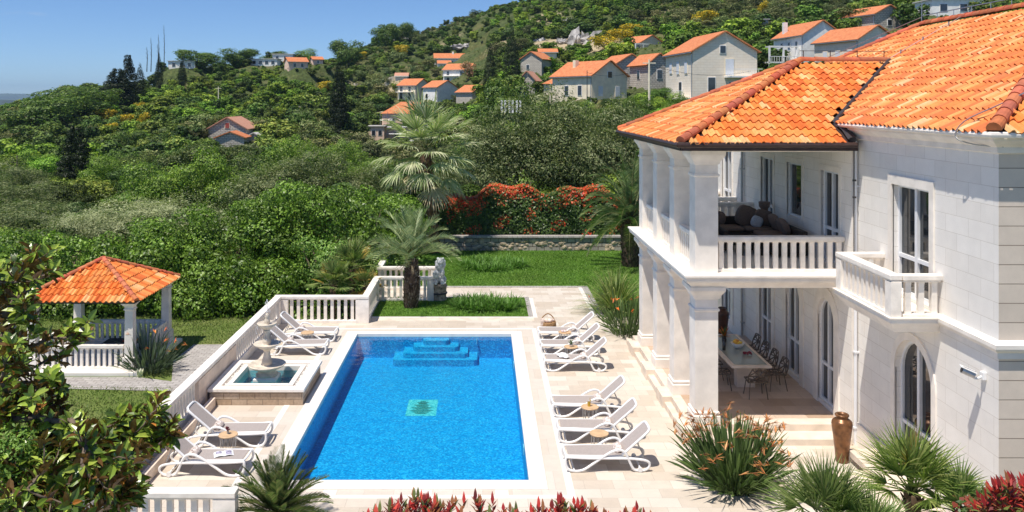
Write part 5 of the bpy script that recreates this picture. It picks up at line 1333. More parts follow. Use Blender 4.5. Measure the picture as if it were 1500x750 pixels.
# ---- main roof
ex0,ey0,ezz,p=8.70,14.52,7.65,.55; rx=14.03; hw=rx-ex0; rz=ezz+p*hw; yE=32.6; ex1=ex0+2*hw
ry0=ey0+hw; ry1=yE-hw
rfm=MB()
under(rfm,[(ex0,ey0,ezz),(ex0,yE,ezz),(rx,ry1,rz),(rx,ry0,rz)]); under(rfm,[(ex1,ey0,ezz),(ex1,yE,ezz),(rx,ry1,rz),(rx,ry0,rz)])
under(rfm,[(ex0,ey0,ezz),(ex1,ey0,ezz),(rx,ry0,rz)]); under(rfm,[(ex0,yE,ezz),(ex1,yE,ezz),(rx,ry1,rz)])
mr=rfm.build('main_roof',M_brown,VL)
tm=MB(); SL=math.hypot(hw,rz-ezz)
T_SUNLIT=[(.78,.22,.055),(.84,.29,.08),(.74,.20,.06),(.88,.42,.17),(.86,.35,.11),(.90,.52,.26)]  # paler tile palette: sunlight on the side slopes put into the colour
# part of the -X slope covered by the porch roof is cut out
gy0,gy1,gx0,gez,gp=20.0,28.9,4.64,7.19,.472; gyc=(gy0+gy1)/2; ghw=(gy1-gy0)/2; grz=gez+gp*ghw
def porch_z(y): return gez+gp*(ghw-abs(y-gyc))
def cut(y,v): 
    z=ezz+v/SL*(rz-ezz); return gy0<y<gy1 and porch_z(y)>z-.02
poly=[(0,0),(yE-ey0,0),(ry1-ey0,SL),(ry0-ey0,SL)]
_ins=inside
def inside(pl,u,v):
    if pl is poly and cut(ey0+u,v): return False
    return _ins(pl,u,v)
tiles(tm,(ex0,ey0,ezz+.01),(0,1,0),(hw,0,rz-ezz),poly,pal=T_SUNLIT,seed=21,w=[4,4,4,2,3,1])
inside=_ins
tiles(tm,(ex0,ey0,ezz+.01),(1,0,0),(0,hw,rz-ezz),[(0,0),(2*hw,0),(hw,SL)],seed=22,pal=T_OR)
tm.build('roof_tiles',M_tile,mr)
rt=MB(); ridge_tiles(rt,(ex0,ey0,ezz+.05),(rx,ry0,rz+.05),seed=1,r=.14); ridge_tiles(rt,(rx,ry0,rz+.05),(rx,ry1,rz+.05),seed=2,r=.13); ridge_tiles(rt,(ex0,yE,ezz+.05),(rx,ry1,rz+.05),seed=3); rt.build('ridge_tiles',M_tile,mr)
m=MB(); m.tube([(ex0-.04,yE,ezz-.03),(ex0-.04,ey0-.04,ezz-.03),(ex1,ey0-.04,ezz-.03)],.055,8); m.build('gutter',M_lime,mr)
m=MB(); m.box(ex0+.02,WXW+.3,ey0+.02,yE,ezz-.10,ezz-.062); m.box(WXW+.3,ex1,ey0+.02,YC+.3,ezz-.10,ezz-.062); m.build('soffit',M_lime,mr)
# lightning conductor
m=MB(); m.tube([(rx,y,rz+.34) for y in np.linspace(ry0,ry1,12)],.016,5)
for y in np.linspace(ry0,ry1,9): m.tube([(rx,y,rz+.1),(rx,y,rz+.34)],.012,4)
m.tube([(rx,ry1,rz+.34),(rx,ry1-.01,rz+.75)],.014,5)
a=Vector((rx,ry1,rz+.3));b=Vector((ex0,yE,ezz+.3))
m.tube([a.lerp(b,t) for t in (0,.25,.5,.75,1)],.010,4)
for k,(u,v) in enumerate([(3.0,.2),(3.2,1.3),(3.5,2.4),(3.7,3.4),(5.0,5.2)]): pass
q=[Vector((ex0+.05+hw*s,21.5+dy,ezz+p*hw*s+.16)) for s,dy in((.5,3.0),(.62,3.1),(.75,3.2),(.9,3.3),(1,3.4))]
m.tube(q,.008,4)
for t in q: m.tube([t-Vector((0,0,.12)),t+Vector((0,0,.06))],.02,5)
q=smooth_path([(ex0+1.2,ey0+.9,ezz+.75),(ex0+.5,ey0+.8,ezz+.45),(ex0+.0,ey0+.9,ezz+.18),(ex0-.10,ey0+1.0,ezz-.1),(ex0+.05,ey0+.7,ezz-.22),(ex0+.28,ey0+.2,ezz-.24)],4); m.tube(q,.012,5)
m.build('lightning_conductor',M_grey,mr)
# ---- porch roof
rfm=MB(); rxg=gx0+ghw; xj=11.6
under(rfm,[(gx0,gy0,gez),(WXW-.3,gy0,gez),(xj+.2,gyc,grz),(rxg,gyc,grz)]); under(rfm,[(gx0,gy1,gez),(WXW-.3,gy1,gez),(xj+.2,gyc,grz),(rxg,gyc,grz)]); under(rfm,[(gx0,gy0,gez),(gx0,gy1,gez),(rxg,gyc,grz)])
pr_=rfm.build('porch_roof',M_brown,VL)
tm=MB(); SG=math.hypot(ghw,grz-gez)
yv=gy0+(ezz-gez)/gp; vv=(ezz-gez)/(grz-gez)*SG
fp=[(0,0),(8.58-gx0,0),(8.62-gx0-.1,vv),(xj-gx0,SG),(rxg-gx0,SG)]
tiles(tm,(gx0,gy0,gez+.01),(1,0,0),(0,ghw,grz-gez),fp,seed=31,pal=T_OR)
tiles(tm,(gx0,gy0,gez+.01),(0,1,0),(ghw,0,grz-gez),[(0,0),(gy1-gy0,0),(ghw,SG)],seed=32,pal=T_SUNLIT)
tiles(tm,(gx0,gy1,gez+.01),(1,0,0),(0,-ghw,grz-gez),fp,seed=33,pal=T_OR)
tm.build('roof_tiles',M_tile,pr_)
rt=MB(); ridge_tiles(rt,(gx0,gy0,gez+.05),(rxg,gyc,grz+.05),seed=5,r=.135); ridge_tiles(rt,(rxg,gyc,grz+.05),(xj,gyc,grz+.05),seed=6); ridge_tiles(rt,(gx0,gy1,gez+.05),(rxg,gyc,grz+.05),seed=7); rt.build('ridge_tiles',M_tile,pr_)
m=MB()   # valley flashing
a=Vector((xj+.05,gyc-.02,grz+.10)); b=Vector((ex0-.02,yv,ezz+.08)); c_=Vector((WXW-.25,gy0+.05,gez+.10))
m.tube([a,b],[.05,.06],6); m.tube([b,b.lerp(c_,.5)+Vector((.05,0,0)),c_],.07,6,flat=1.6); m.build('valley_flashing',M_dark,pr_)
m=MB(); m.tube([(8.75,gy0-.06,gez-.02),(gx0-.06,gy0-.06,gez-.02),(gx0-.06,gy1+.06,gez-.02)],.065,8); m.box(gx0+.02,8.8,gy0+.0,gy0+.05,gez-.16,gez-.065); m.box(gx0,gx0+.05,gy0+.05,gy1,gez-.16,gez-.065); m.build('gutter',M_brown,pr_)
m=MB(); m.box(gx0+.05,WXP,gy0+.05,gy1,gez-.14,gez-.07); m.build('porch_ceiling',M_lime,pr_)
m=MB(); m.box(5.02,5.82,20.5,28.1,6.98,7.05); m.box(5.82,WXP,20.55,21.3,6.98,7.05); m.build('beam',M_lime,VL)
# rod on the porch ridge
m=MB(); m.tube([(rxg,gyc,grz+.35),(xj,gyc,grz+.33)],.008,4)
for x in np.linspace(rxg+.1,xj-.1,4): m.tube([(x,gyc,grz+.1),(x,gyc,grz+.36)],.014,4)
m.build('roof_cable',M_dark,pr_)
# drainpipes
def pipe(x,y,z0,z1,mat,r=.045):
    m=MB(); m.tube([(x,y,z0),(x,y,z1)],r,8)
    for z in(z0+.4,z0+2.2,z1-1.2): m.box(x-r-.01,x+r+.03,y-r-.01,y+r+.01,z,z+.04)
    m.build('drainpipe',mat,VL)
pipe(8.74,28.75,.32,7.1,M_grey); pipe(8.885,20.33,0,7.35,M_wframe,.04)
pipe(8.80,20.22,4.1,7.1,M_dark,.015)

# CCTV camera
cc=thing('security_camera','white security camera on a bracket fixed to the right wall of the villa','camera',(8.9,15.2,3.32))
MB().box(8.88,8.948,15.14,15.26,3.24,3.38).build('bracket_plate',M_white,cc,bevel=.008)
m=MB(); m.tube(smooth_path([(8.90,15.2,3.30),(8.80,15.22,3.25),(8.72,15.26,3.30)],4),.022,8); m.build('arm',M_white,cc,smooth=True)
d=Vector((-.19,.06,.08)); a=Vector((8.78,15.23,3.31)); b=a+d
m=MB(); m.tube([a,b],.065,12); m.build('body',M_grey,cc,smooth=False)
rot=d.to_track_quat('X','Z').to_matrix(); MB().cbox((a+b)/2+Vector((0,0,.055)),(.27,.17,.014),rot).build('sunshade',M_white,cc,bevel=.004)
MB().tube([b,b+d.normalized()*.012],.055,12).build('lens',M_dark,cc)
# ================================================================== furniture
def make_lounger():
    t=thing('sun_lounger','x','sun lounger',(0,0,0),0,'white sun loungers with taupe slings around the pool')
    W=.68
    side=[(.04,.335),(.015,.28),(.02,.17),(.08,.07),(.20,.03),(.34,.035),(.46,.08),(.64,.20),(.86,.345),(1.02,.44),(1.16,.485),(1.28,.465),(1.37,.36),(1.44,.20),(1.52,.06),(1.62,.03),(1.76,.035),(1.86,.10),(1.87,.19),(1.78,.25),(1.55,.285),(1.25,.30),(.9,.305),(.5,.31),(.2,.325)]
    for y in (.0,W):
        m=MB(); m.tube(smooth_path([(a,y,b) for a,b in side],4,True),.029,8,closed=True); m.build('side_frame',M_white,t,smooth=True)
    m=MB(); pts=smooth_path([(.05,.05,.345),(.03,.12,.345),(.02,W/2,.345),(.03,W-.12,.345),(.05,W-.05,.345)],3)
    m.tube([(1.30,.045,.33),(.6,.045,.335)]+pts+[(.6,W-.045,.335),(1.30,W-.045,.33)],.026,7); m.tube([(.2,0,.06),(.2,W,.06)],.015,6); m.tube([(1.68,0,.05),(1.68,W,.05)],.02,6); m.build('seat_frame',M_white,t,smooth=True)
    m=MB(); m.box(.08,1.28,.055,W-.055,.335,.355); m.build('seat_sling',M_sling,t,bevel=.008)
    a=Vector((1.27,0,.35)); b=Vector((1.90,0,.90)); d=(b-a).normalized()
    back=[(0,.05),(.35,.05),(.72,.05),(.80,.09),(.835,.18),(.835,W-.18),(.80,W-.09),(.72,W-.05),(.35,W-.05),(0,W-.05)]
    m=MB(); m.tube(smooth_path([(a.x+d.x*s,y,a.z+d.z*s) for s,y in back],3),.03,8); bk=m.build('backrest',M_white,t,smooth=True)
    m=MB(); n=Vector((-d.z,0,d.x)); 
    vs=[]
    prof=[(0,.06,W-.06),(.70,.06,W-.06),(.78,.10,W-.10),(.81,.18,W-.18)]
    for off in(.006,-.012):
        for s,y0,y1 in prof:
            p=a+d*s+n*off; vs+=[(p.x,y0,p.z),(p.x,y1,p.z)]
    k=len(prof); fs=[(2*i,2*i+1,2*i+3,2*i+2) for i in range(k-1)]+[(2*k+2*i,2*k+2*i+2,2*k+2*i+3,2*k+2*i+1) for i in range(k-1)]
    m.add(vs,fs); m.build('back_sling',M_sling,bk)
    m=MB(); 
    for y in(.14,W-.14): m.tube([(1.62,y,.62),(1.78,y,.26)],.014,6)
    m.build('prop_strut',M_grey,t)
    for y in(-.03,W+.03):
        m=MB(); m.tube([(1.66,y-.018,.06),(1.66,y+.018,.06)],.055,14); m.build('wheel',M_white,t)
    m=MB(); m.cushion((1.22,W/2,.41),(.20,.44,.12),Matrix.Rotation(-.5,3,'Y'),e=.5); m.build('pillow',plain('patterned_pillow',(.66,.60,.56),.9,ns=22,amt=.45,col2=(.22,.14,.11)),t,smooth=True)
    return t
L0=make_lounger(); first=True
def place(x,y,rz,label):
    global first
    o=L0 if first else copy_tree(L0); first=False
    o.location=(x,y,0); o.rotation_euler=(0,0,rz); o['label']=label; return o
place(1.82,18.84,.02,'white sun lounger nearest the camera in the right row of six, nothing on it')
place(1.80,20.44,-.02,'second nearest white sun lounger on the right side, between the two near round tables')
place(1.81,22.1,.015,'third nearest white sun lounger on the right side, farthest of the near three')
place(1.86,25.85,-.015,'white sun lounger on the right with a white towel on its seat')
place(1.88,27.45,.02,'second farthest white sun lounger on the right side, between two round tables')
place(1.90,29.0,0,'farthest white sun lounger on the right side, in front of the wicker bag')
place(-5.13,20.2+.68,PI+.02,'white sun lounger on the left nearer the fountain, beyond the round table')
place(-5.17,18.6+.68,PI-.02,'white sun lounger on the left with an open magazine on its foot end')
place(-5.06,27.5+.68,PI+.02,'white sun lounger just behind the fountain, nearer of the far left pair')
place(-5.00,29.0+.68,PI-.015,'white sun lounger at the far left corner, farther of the far left pair')
def make_table():
    t=thing('side_table','x','table',(0,0,0),0,'low round wire side tables between the loungers')
    MB().lathe([(.0,.425),(.215,.425),(.222,.435),(.222,.448),(.215,.455),(0,.455)],(0,0,0),32).build('table_top',M_wood,t)
    m=MB(); n=22
    for k in range(n):
        a=2*PI*k/n; b=2*PI*(k+(1 if k%2 else -1)*.9)/n
        m.tube([(.19*math.cos(a),.19*math.sin(a),.425),(.165*math.cos(b),.165*math.sin(b),.0)],.0045,4)
    m.tube([(.165*math.cos(2*PI*k/24),.165*math.sin(2*PI*k/24),.008) for k in range(24)],.006,4,closed=True); m.tube([(.19*math.cos(2*PI*k/24),.19*math.sin(2*PI*k/24),.42) for k in range(24)],.006,4,closed=True)
    m.build('wire_base',M_grey,t); return t
T0=make_table(); tf=True
def ptab(x,y,label):
    global tf
    o=T0 if tf else copy_tree(T0); tf=False; o.location=(x,y,0); o['label']=label
ptab(2.72,19.93,'round wooden-topped wire table nearest the camera on the right, empty')
ptab(2.72,21.65,'round wooden-topped wire table on the right with a drink on it')
ptab(2.79,26.95,'round wooden-topped wire table with a small potted plant, on the right')
ptab(2.76,28.65,'farthest round wooden-topped table on the right with folded cloth')
ptab(-5.92,19.85,'round wooden-topped wire table between the two near left loungers with a dark red flower')
ptab(-5.87,28.6,'round wooden-topped table between the two far left loungers')
def onemesh(name,mb,mat,label,cat,at,group=None,**k):
    return tag(mb.build(name,mat,at=at,**k),label,cat,group)
z=.456
m=MB(); m.lathe([(.035,0),(.045,.11),(.04,.11),(.03,.01)],(2.70,21.66,z),14); m.ico((2.74,21.66,z+.14),.02,1); m.tube([(2.70,21.66,z+.02),(2.73,21.66,z+.22)],.006,5)
onemesh('drinking_glass',m,plain('amber_drink',(.55,.36,.05),.1,ns=3,amt=.2),'small amber drink with a straw on the right-hand table','glass',(2.70,21.66,z))
m=MB(); rr=random.Random(3)
for k in range(40):
    a=rr.uniform(0,6.28);e=rr.uniform(.3,1.4); m.blade((2.79,26.95,z+.06),(math.cos(a)*math.cos(e),math.sin(a)*math.cos(e),math.sin(e)),rr.uniform(.1,.2),.03,.6,2,col=(.12,.2,.06))
t=thing('potted_plant','little green plant in a bowl on the right-hand round table','plant',(2.79,26.95,z)); m.build('leaves',M_leaf,t); MB().lathe([(.04,0),(.07,.06),(.06,.06),(.04,.02)],(2.79,26.95,z),14).build('pot',M_white,t)
m=MB(); m.cushion((2.72,28.63,z+.03),(.18,.14,.06)); m.cushion((2.83,28.7,z+.025),(.1,.1,.05)); onemesh('folded_cloth',m,plain('white_and_red_cloth',(.75,.72,.70),.9,ns=18,amt=.3,col2=(.3,.06,.05)),'crumpled white and red cloth on the farthest right table','cloth',(2.72,28.63,z),smooth=True)
m=MB(); m.lathe([(.02,0),(.028,.05),(.02,.1),(.015,.1)],(-5.93,19.86,z),12,col=(.5,.5,.5))
for k in range(14):
    a=rr.uniform(0,6.28); m.ico((-5.93+math.cos(a)*.035,19.86+math.sin(a)*.035,z+.13+rr.uniform(-.03,.04)),.022,1,col=(.14,.02,.03))
onemesh('flower_vase',m,M_flower,'tiny vase with a dark red flower on the left round table','vase',(-5.93,19.86,z))
# towel, shirt, magazine
m=MB(); 
for k in range(7): m.cushion((2.45+.07*math.cos(k*2.2),26.15+.13*math.sin(k*1.7),.375+.01*k),(.24,.2,.05),Matrix.Rotation(k*.8,3,'Z'))
onemesh('towel',m,M_white,'crumpled white towel lying on the seat of a right-hand lounger','towel',(2.45,26.15,.36),smooth=True)
t=thing('magazine','open magazine lying on the foot end of the nearest left lounger','magazine',(-5.75,18.95,.357))
ln=Matrix.Rotation(.35,3,'Z')
for s in(-1,1):
    m=MB(); vs=[]
    for i in range(6):
        u=i/5; x=s*u*.21; zz=.02*math.sin(u*PI)+.012*(1-u)
        for y in(-.15,.15): v=ln@Vector((x,y,zz)); vs.append((-5.75+v.x,18.95+v.y,.36+v.z))
    m.add(vs,[(2*i,2*i+1,2*i+3,2*i+2) for i in range(5)]); pg=m.build('page',M_white,t,smooth=True)
    m=MB()
    vs=[]
    for i in range(1,5):
        u=i/5; x=s*u*.21; zz=.02*math.sin(u*PI)+.012*(1-u)+.003
        for y in((-.11,.12) if s>0 else (.0,.12)): v=ln@Vector((x,y,zz)); vs.append((-5.75+v.x,18.95+v.y,.36+v.z))
    m.add(vs,[(2*i,2*i+1,2*i+3,2*i+2) for i in range(3)]); m.build('picture',plain('printed_page',(.35,.33,.42),.5,ns=20,amt=.7,col2=(.08,.06,.10)),pg)
# wicker bag
bx,by=2.28,30.35
t=thing('wicker_bag','round brown wicker beach bag with towel and hat beside the farthest lounger','bag',(bx,by,0))
m=MB(); m.lathe([(.20,0),(.24,.05),(.28,.2),(.27,.34),(.26,.38),(.24,.36),(.22,.30)],(bx+.06,by,0),28); m.build('basket',M_wicker,t,smooth=True)
m=MB(); m.tube(smooth_path([(bx-.20,by+.05,.30),(bx-.14,by+.12,.48),(bx+.05,by+.15,.60),(bx+.22,by+.10,.50),(bx+.30,by+.04,.32)],4),.022,6); m.build('handle',M_wicker,t,smooth=True)
m=MB(); m.cushion((bx+.02,by-.02,.40),(.30,.26,.14)); m.cushion((bx-.16,by-.12,.34),(.14,.12,.34)); m.cushion((bx+.18,by-.05,.42),(.18,.12,.10)); m.build('towel',plain('bag_cloth',(.70,.60,.52),.9,ns=12,amt=.3,col2=(.40,.25,.2)),t,smooth=True)
# urns
def urn(x,y,z,s,label,mat):
    prof=[(.13,0),(.14,.03),(.155,.25),(.19,.55),(.220,.78),(.228,.86),(.22,.92),(.185,.96),(.14,.985),(.13,1.01),(.135,1.03),(.152,1.05),(.155,1.075),(.14,1.09),(.11,1.085),(.09,1.04),(.09,.97)]
    m=MB(); m.lathe([(r*s,h*s) for r,h in prof],(x,y,z),48); onemesh('urn',m,mat,label,'urn',(x,y,z),smooth=True)
urn(8.17,19.4,0,1.0,'tall bronze-brown glazed urn standing at the foot of the porch steps',M_urn)
urn(7.95,28.3,ZT,.95,'dark brown urn at the far end of the lower porch behind the dining table',plain('dark_urn',(.09,.04,.025),.35,ns=6,amt=.3))
# dining
dt=thing('dining_table','long pale stone dining table under the lower porch','table',(7.25,24.5,ZT))
tx0,tx1,ty0,ty1=6.71,7.79,22.97,26.1
MB().box(tx0,tx1,ty0,ty1,ZT+.68,ZT+.75).build('table_top',M_step,dt,bevel=.01)
m=MB(); m.box(tx0+.10,tx1-.10,ty0+.10,ty1-.10,ZT+.752,ZT+.757); m.build('glass_inlay',plain('greenish_glass_top',(.30,.34,.31),.06,ns=1,amt=.05,spec=.8),dt)
for y in(ty0+.5,ty1-.8): MB().box(7.0,7.5,y,y+.3,ZT,ZT+.68).build('leg',M_step,dt,bevel=.01)
def make_chair():
    t=thing('dining_chair','x','chair',(0,0,0),0,'dark lattice metal chairs around the dining table')
    m=MB(); w=.24
    S={'a':(-w,-.22,.45),'b':(w,-.22,.45),'c':(w+.02,.2,.44),'d':(-w-.02,.2,.44),'m':(0,0,.43),'e':(0,-.24,.46),'f':(w+.01,0,.45),'g':(-w-.01,0,.45),'h':(0,.2,.43)}
    B={'i':(-w-.03,.25,.62),'j':(w+.03,.25,.62),'k':(-.18,.30,.82),'l':(.18,.30,.82),'n':(0,.29,.64),'o':(0,.31,.84),'p':(.10,.27,.72),'q':(-.11,.27,.74)}
    D={**S,**B}
    E='ae eb bf fc ag gd dh hc am bm cm dm em fm gm hm di cj ik jl ko ol hn in jn nq np qk qo po pl qi pj dn cn mh'.split()
    for e in E: m.tube([D[e[0]],D[e[1]]],.017,5)
    m.build('lattice_shell',M_chair,t)
    for sx in(-1,1):
        for sy in(-1,1): MB().tube([(sx*.2,sy*.17,.44),(sx*.25,sy*.24,0)],.013,6).build('leg',M_chair,t)
    return t
M_chair=plain('dark_bronze_metal',(.15,.12,.095),.45,ns=5,amt=.2,metallic=.4)
C0=make_chair(); cf=True
def pch(x,y,rz,label):
    global cf
    o=C0 if cf else copy_tree(C0); cf=False; o.location=(x,y,ZT); o.rotation_euler=(0,0,rz); o['label']=label
for i,y in enumerate([23.4,24.2,25.0,25.75]): pch(8.02,y,-PI/2+.05,'dark lattice chair on the window side of the dining table, %s'%['nearest the steps','second from the steps','third from the steps','farthest from the steps'][i])
for i,y in enumerate([23.45,24.3,25.1]): pch(6.55,y,PI/2-.1+.1*i,'dark lattice chair on the column side of the dining table, %s'%['nearest','middle','farthest'][i])
pch(7.28,22.75,PI,'dark lattice chair at the near head of the dining table, facing away')
zt=ZT+.758
t=thing('fruit_bowl','white bowl of yellow and orange fruit on the dining table','bowl',(7.35,24.6,zt))
MB().lathe([(.06,0),(.12,.05),(.2,.16),(.19,.16),(.11,.06)],(7.35,24.6,zt),24).build('bowl',M_white,t,smooth=True)
m=MB()
for k in range(12): m.ico((7.35+rr.uniform(-.12,.12),24.6+rr.uniform(-.12,.12),zt+.15+rr.uniform(0,.05)),.05,2,(1.3,.8,.8),col=rr.choice([(.75,.42,.05),(.8,.55,.08),(.6,.25,.04)]))
m.build('fruit',M_paint,t,smooth=True)
m=MB()
for k in range(16): m.ico((7.43+rr.uniform(-.1,.1),23.95+rr.uniform(-.06,.06),zt+.03+rr.uniform(0,.05)),.03,1,col=(.25,.02,.04))
onemesh('grapes',m,M_paint,'dark red bunch of grapes on the near part of the dining table','fruit',(7.43,23.95,zt),smooth=True)
t=thing('flower_vase','orange flower arrangement at the far part of the dining table','flowers',(7.1,25.1,zt))
MB().lathe([(.05,0),(.07,.1),(.05,.2),(.06,.22)],(7.1,25.1,zt),16).build('vase',M_dark,t,smooth=True)
m=MB()
for k in range(70):
    a=rr.uniform(0,6.28);e=rr.uniform(.1,1.4); m.blade((7.1,25.1,zt+.2),(math.cos(a)*math.cos(e),math.sin(a)*math.cos(e),math.sin(e)),rr.uniform(.15,.36),.05,.7,2,col=rr.choice([(.1,.16,.05),(.12,.2,.06),(.6,.2,.05),(.62,.16,.04)]))
m.build('flowers',M_flower,t)
m=MB(); m.lathe([(.05,0),(.05,.18),(.02,.24),(.02,.3)],(6.9,24.4,zt),12); onemesh('bottle',m,M_glass,'dark glass bottle standing on the dining table','bottle',(6.9,24.4,zt),smooth=True)
# upper porch sofa group
t=thing('corner_sofa','dark rattan corner sofa with brown cushions on the upper porch','sofa',(7.6,24.6,Z1))
m=MB(); m.box(6.45,8.55,24.55,25.45,Z1+.05,Z1+.38); m.box(6.45,8.55,25.45,25.62,Z1+.05,Z1+.72); m.box(8.45,8.62,22.6,25.45,Z1+.05,Z1+.70); m.box(7.7,8.45,22.6,24.54,Z1+.05,Z1+.37); m.box(6.3,6.45,24.55,25.62,Z1+.05,Z1+.6); m.build('frame',M_rattan,t,bevel=.03)
for (c,s,rz) in [((7.1,24.95,Z1+.45),(1.0,.8,.15),0),((8.0,24.95,Z1+.45),(.85,.8,.15),0),((8.05,23.6,Z1+.44),(.75,1.6,.15),0)]:
    m=MB(); m.cushion(c,s,e=.25); m.build('seat_cushion',M_cush,t,smooth=True)
for (c,ry,s) in [((7.75,25.1,Z1+.78),.35,(.62,.2,.62)),((8.2,24.95,Z1+.74),.2,(.55,.2,.5)),((8.3,24.2,Z1+.72),-.4,(.2,.6,.5)),((8.28,23.5,Z1+.70),-.4,(.2,.55,.48)),((6.9,25.3,Z1+.7),.2,(.6,.2,.45))]:
    m=MB(); m.cushion(c,s,Matrix.Rotation(ry,3,'Y'),e=.3); m.build('back_cushion',M_cush,t,smooth=True)
m=MB(); m.cushion((7.95,24.75,Z1+.66),(.34,.16,.34),Matrix.Rotation(.4,3,'Y'),e=.5); m.build('scatter_cushion',M_pale,t,smooth=True)
t=thing('armchair','dark rattan armchair beside the front column on the upper porch','chair',(6.0,22.9,Z1))
m=MB(); m.box(5.9,6.7,23.4,24.2,Z1+.05,Z1+.36); m.box(5.9,6.7,24.1,24.25,Z1+.36,Z1+.78); m.box(5.85,5.98,23.4,24.2,Z1+.36,Z1+.6); m.box(6.62,6.75,23.4,24.2,Z1+.36,Z1+.6); m.build('frame',M_rattan,t,bevel=.03)
m=MB(); m.cushion((6.3,23.8,Z1+.42),(.62,.62,.14),e=.3); m.build('seat_cushion',M_cush,t,smooth=True)
t=thing('coffee_table','low dark rattan coffee table in front of the corner sofa','table',(7.1,23.2,Z1))
MB().box(6.9,7.6,22.9,23.9,Z1+.30,Z1+.36).build('table_top',M_rattan,t,bevel=.01)
for x in(6.95,7.5):
    for y in(22.95,23.8): MB().box(x,x+.06,y,y+.06,Z1,Z1+.3).build('leg',M_rattan,t)
t=thing('flower_pot','small brown pot on a stand beside the upper porch door','pot',(8.5,26.3,Z1))
MB().lathe([(.10,.0),(.1,.9),(.16,.98),(.17,1.12),(.15,1.12)],(8.5,25.75,Z1),20).build('pot',M_cush,t,smooth=True)

# ---- statue
sx_,sy_=-1.78,35.12
t=thing('lion_statue','white seated lion statue on a weathered round stone pedestal by the small palm','statue',(sx_,sy_,0))
m=MB(); m.lathe([(.30,0),(.31,.06),(.28,.09),(.285,.30),(.31,.33),(.285,.36),(.30,.56),(.33,.60),(.30,.66),(.27,.70)],(sx_,sy_,0),24)
m.build('pedestal',plain('weathered_pedestal',(.42,.33,.24),.9,ns=9,amt=.45,bump=.7),t,smooth=False)
MB().lathe([(.32,.285),(.335,.315),(.32,.345)],(sx_,sy_,0),28).build('band',M_dark,t,smooth=True)
m=MB(); B=Vector((sx_,sy_,.70))
def e(c,r,s,rot=None): m.ico(tuple(B+Vector(c)),r,3,s,rot)
e((0,.08,.22),.24,(1,1.05,.95)); e((.02,.02,.45),.20,(1,.85,1.25)); e((.03,-.03,.72),.20,(1.05,1,1.1)); e((.05,-.10,.92),.155,(1,1,1)); e((.02,-.23,.89),.08,(1,1.1,.8)); e((-.06,.0,1.02),.055,(1,.7,1)); e((.15,.0,1.01),.055,(1,.7,1))
for k in range(16):
    a=k*.39; e((.04+math.cos(a)*.16,-.02+math.sin(a)*.12,.78+.12*math.sin(k*1.9)),.07,(1,1,1.2))
for s in(-1,1):
    e((s*.13,-.18,.40),.075,(.9,.9,2.6)); e((s*.13,-.24,.10),.08,(1,1.2,1.6)); e((s*.14,-.28,.04),.075,(1,1.5,.6)); e((s*.2,.05,.14),.13,(.7,1.4,1.0)); e((s*.22,-.14,.05),.07,(.9,1.8,.6))
e((-.13,-.26,.42),.14,(1,.35,1.25)); e((.0,.30,.08),.05,(1.2,2,1))
o=m.build('lion',plain('white_marble_stained',(.72,.73,.72),.6,ns=9,amt=.25,bump=.5,bscale=14,col2=(.30,.31,.30)),t)
rm=o.modifiers.new('remesh','REMESH'); rm.mode='VOXEL'; rm.voxel_size=.016; rm.use_smooth_shade=True

# ================================================================== plants
def V3(a,e): return Vector((math.cos(a)*math.cos(e),math.sin(a)*math.cos(e),math.sin(e)))
def pick(r,pal,v=.2):
    c=r.choice(pal);q=r.uniform(1-v,1+v)*1.25; return tuple(min(1,x*q) for x in c)
def strap_clump(mb,x,y,z,n,L0,L1,w,e0,e1,pal,droop=.8,seed=0,spread=.15,nseg=4,base=.5):
    r=random.Random(seed)
    for i in range(n):
        a=r.uniform(0,6.28);e=r.uniform(e0,e1);q=r.random()**.5*spread
        mb.blade((x+math.cos(a)*q,y+math.sin(a)*q,z),V3(a+r.uniform(-.3,.3),e),r.uniform(L0,L1),w*r.uniform(.7,1.2),droop*r.uniform(.5,1.3),nseg,col=pick(r,pal),base=base)
def agap(cx,cy,rx,ry,label,seed):
    m=MB(); r=random.Random(seed); pal=[(.09,.19,.03),(.12,.24,.04),(.07,.15,.025),(.15,.27,.06)]
    for k in range(95):
        a=r.uniform(0,6.28);q=math.sqrt(r.random()); strap_clump(m,cx+math.cos(a)*q*rx,cy+math.sin(a)*q*ry,.0,20,.38,.66,.05,.3,1.35,pal,1.3,seed*100+k,.10,3)
    t=thing('strap_leaf_plants',label,'plant bed',(cx,cy,0)); m.build('leaves',M_leaf,t)
agap(.15,33.95,1.3,.85,'low mound of glossy strap-leaved plants in the small lawn by the path',3)
agap(.45,42.2,1.6,1.3,'low mound of strap-leaved plants in the back lawn near the rubble wall',5)
def spiky(x,y,z,n,L,w,e0,label,pal,seed,name='spiky_plant',droop=1.1,nseg=6):
    t=thing(name,label,'plant',(x,y,z)); m=MB(); strap_clump(m,x,y,z+.05,n,L*.7,L,w,e0,1.5,pal,droop,seed,.18,nseg,base=.7); m.build('leaves',M_leaf,t); return t
P_yuc=[(.17,.22,.06),(.22,.27,.09),(.12,.17,.04),(.30,.31,.12)]
spiky(5.15,33.0,0,420,2.0,.045,.25,'big fountain of narrow arching yellow-green leaves left of the porch columns',P_yuc,11)
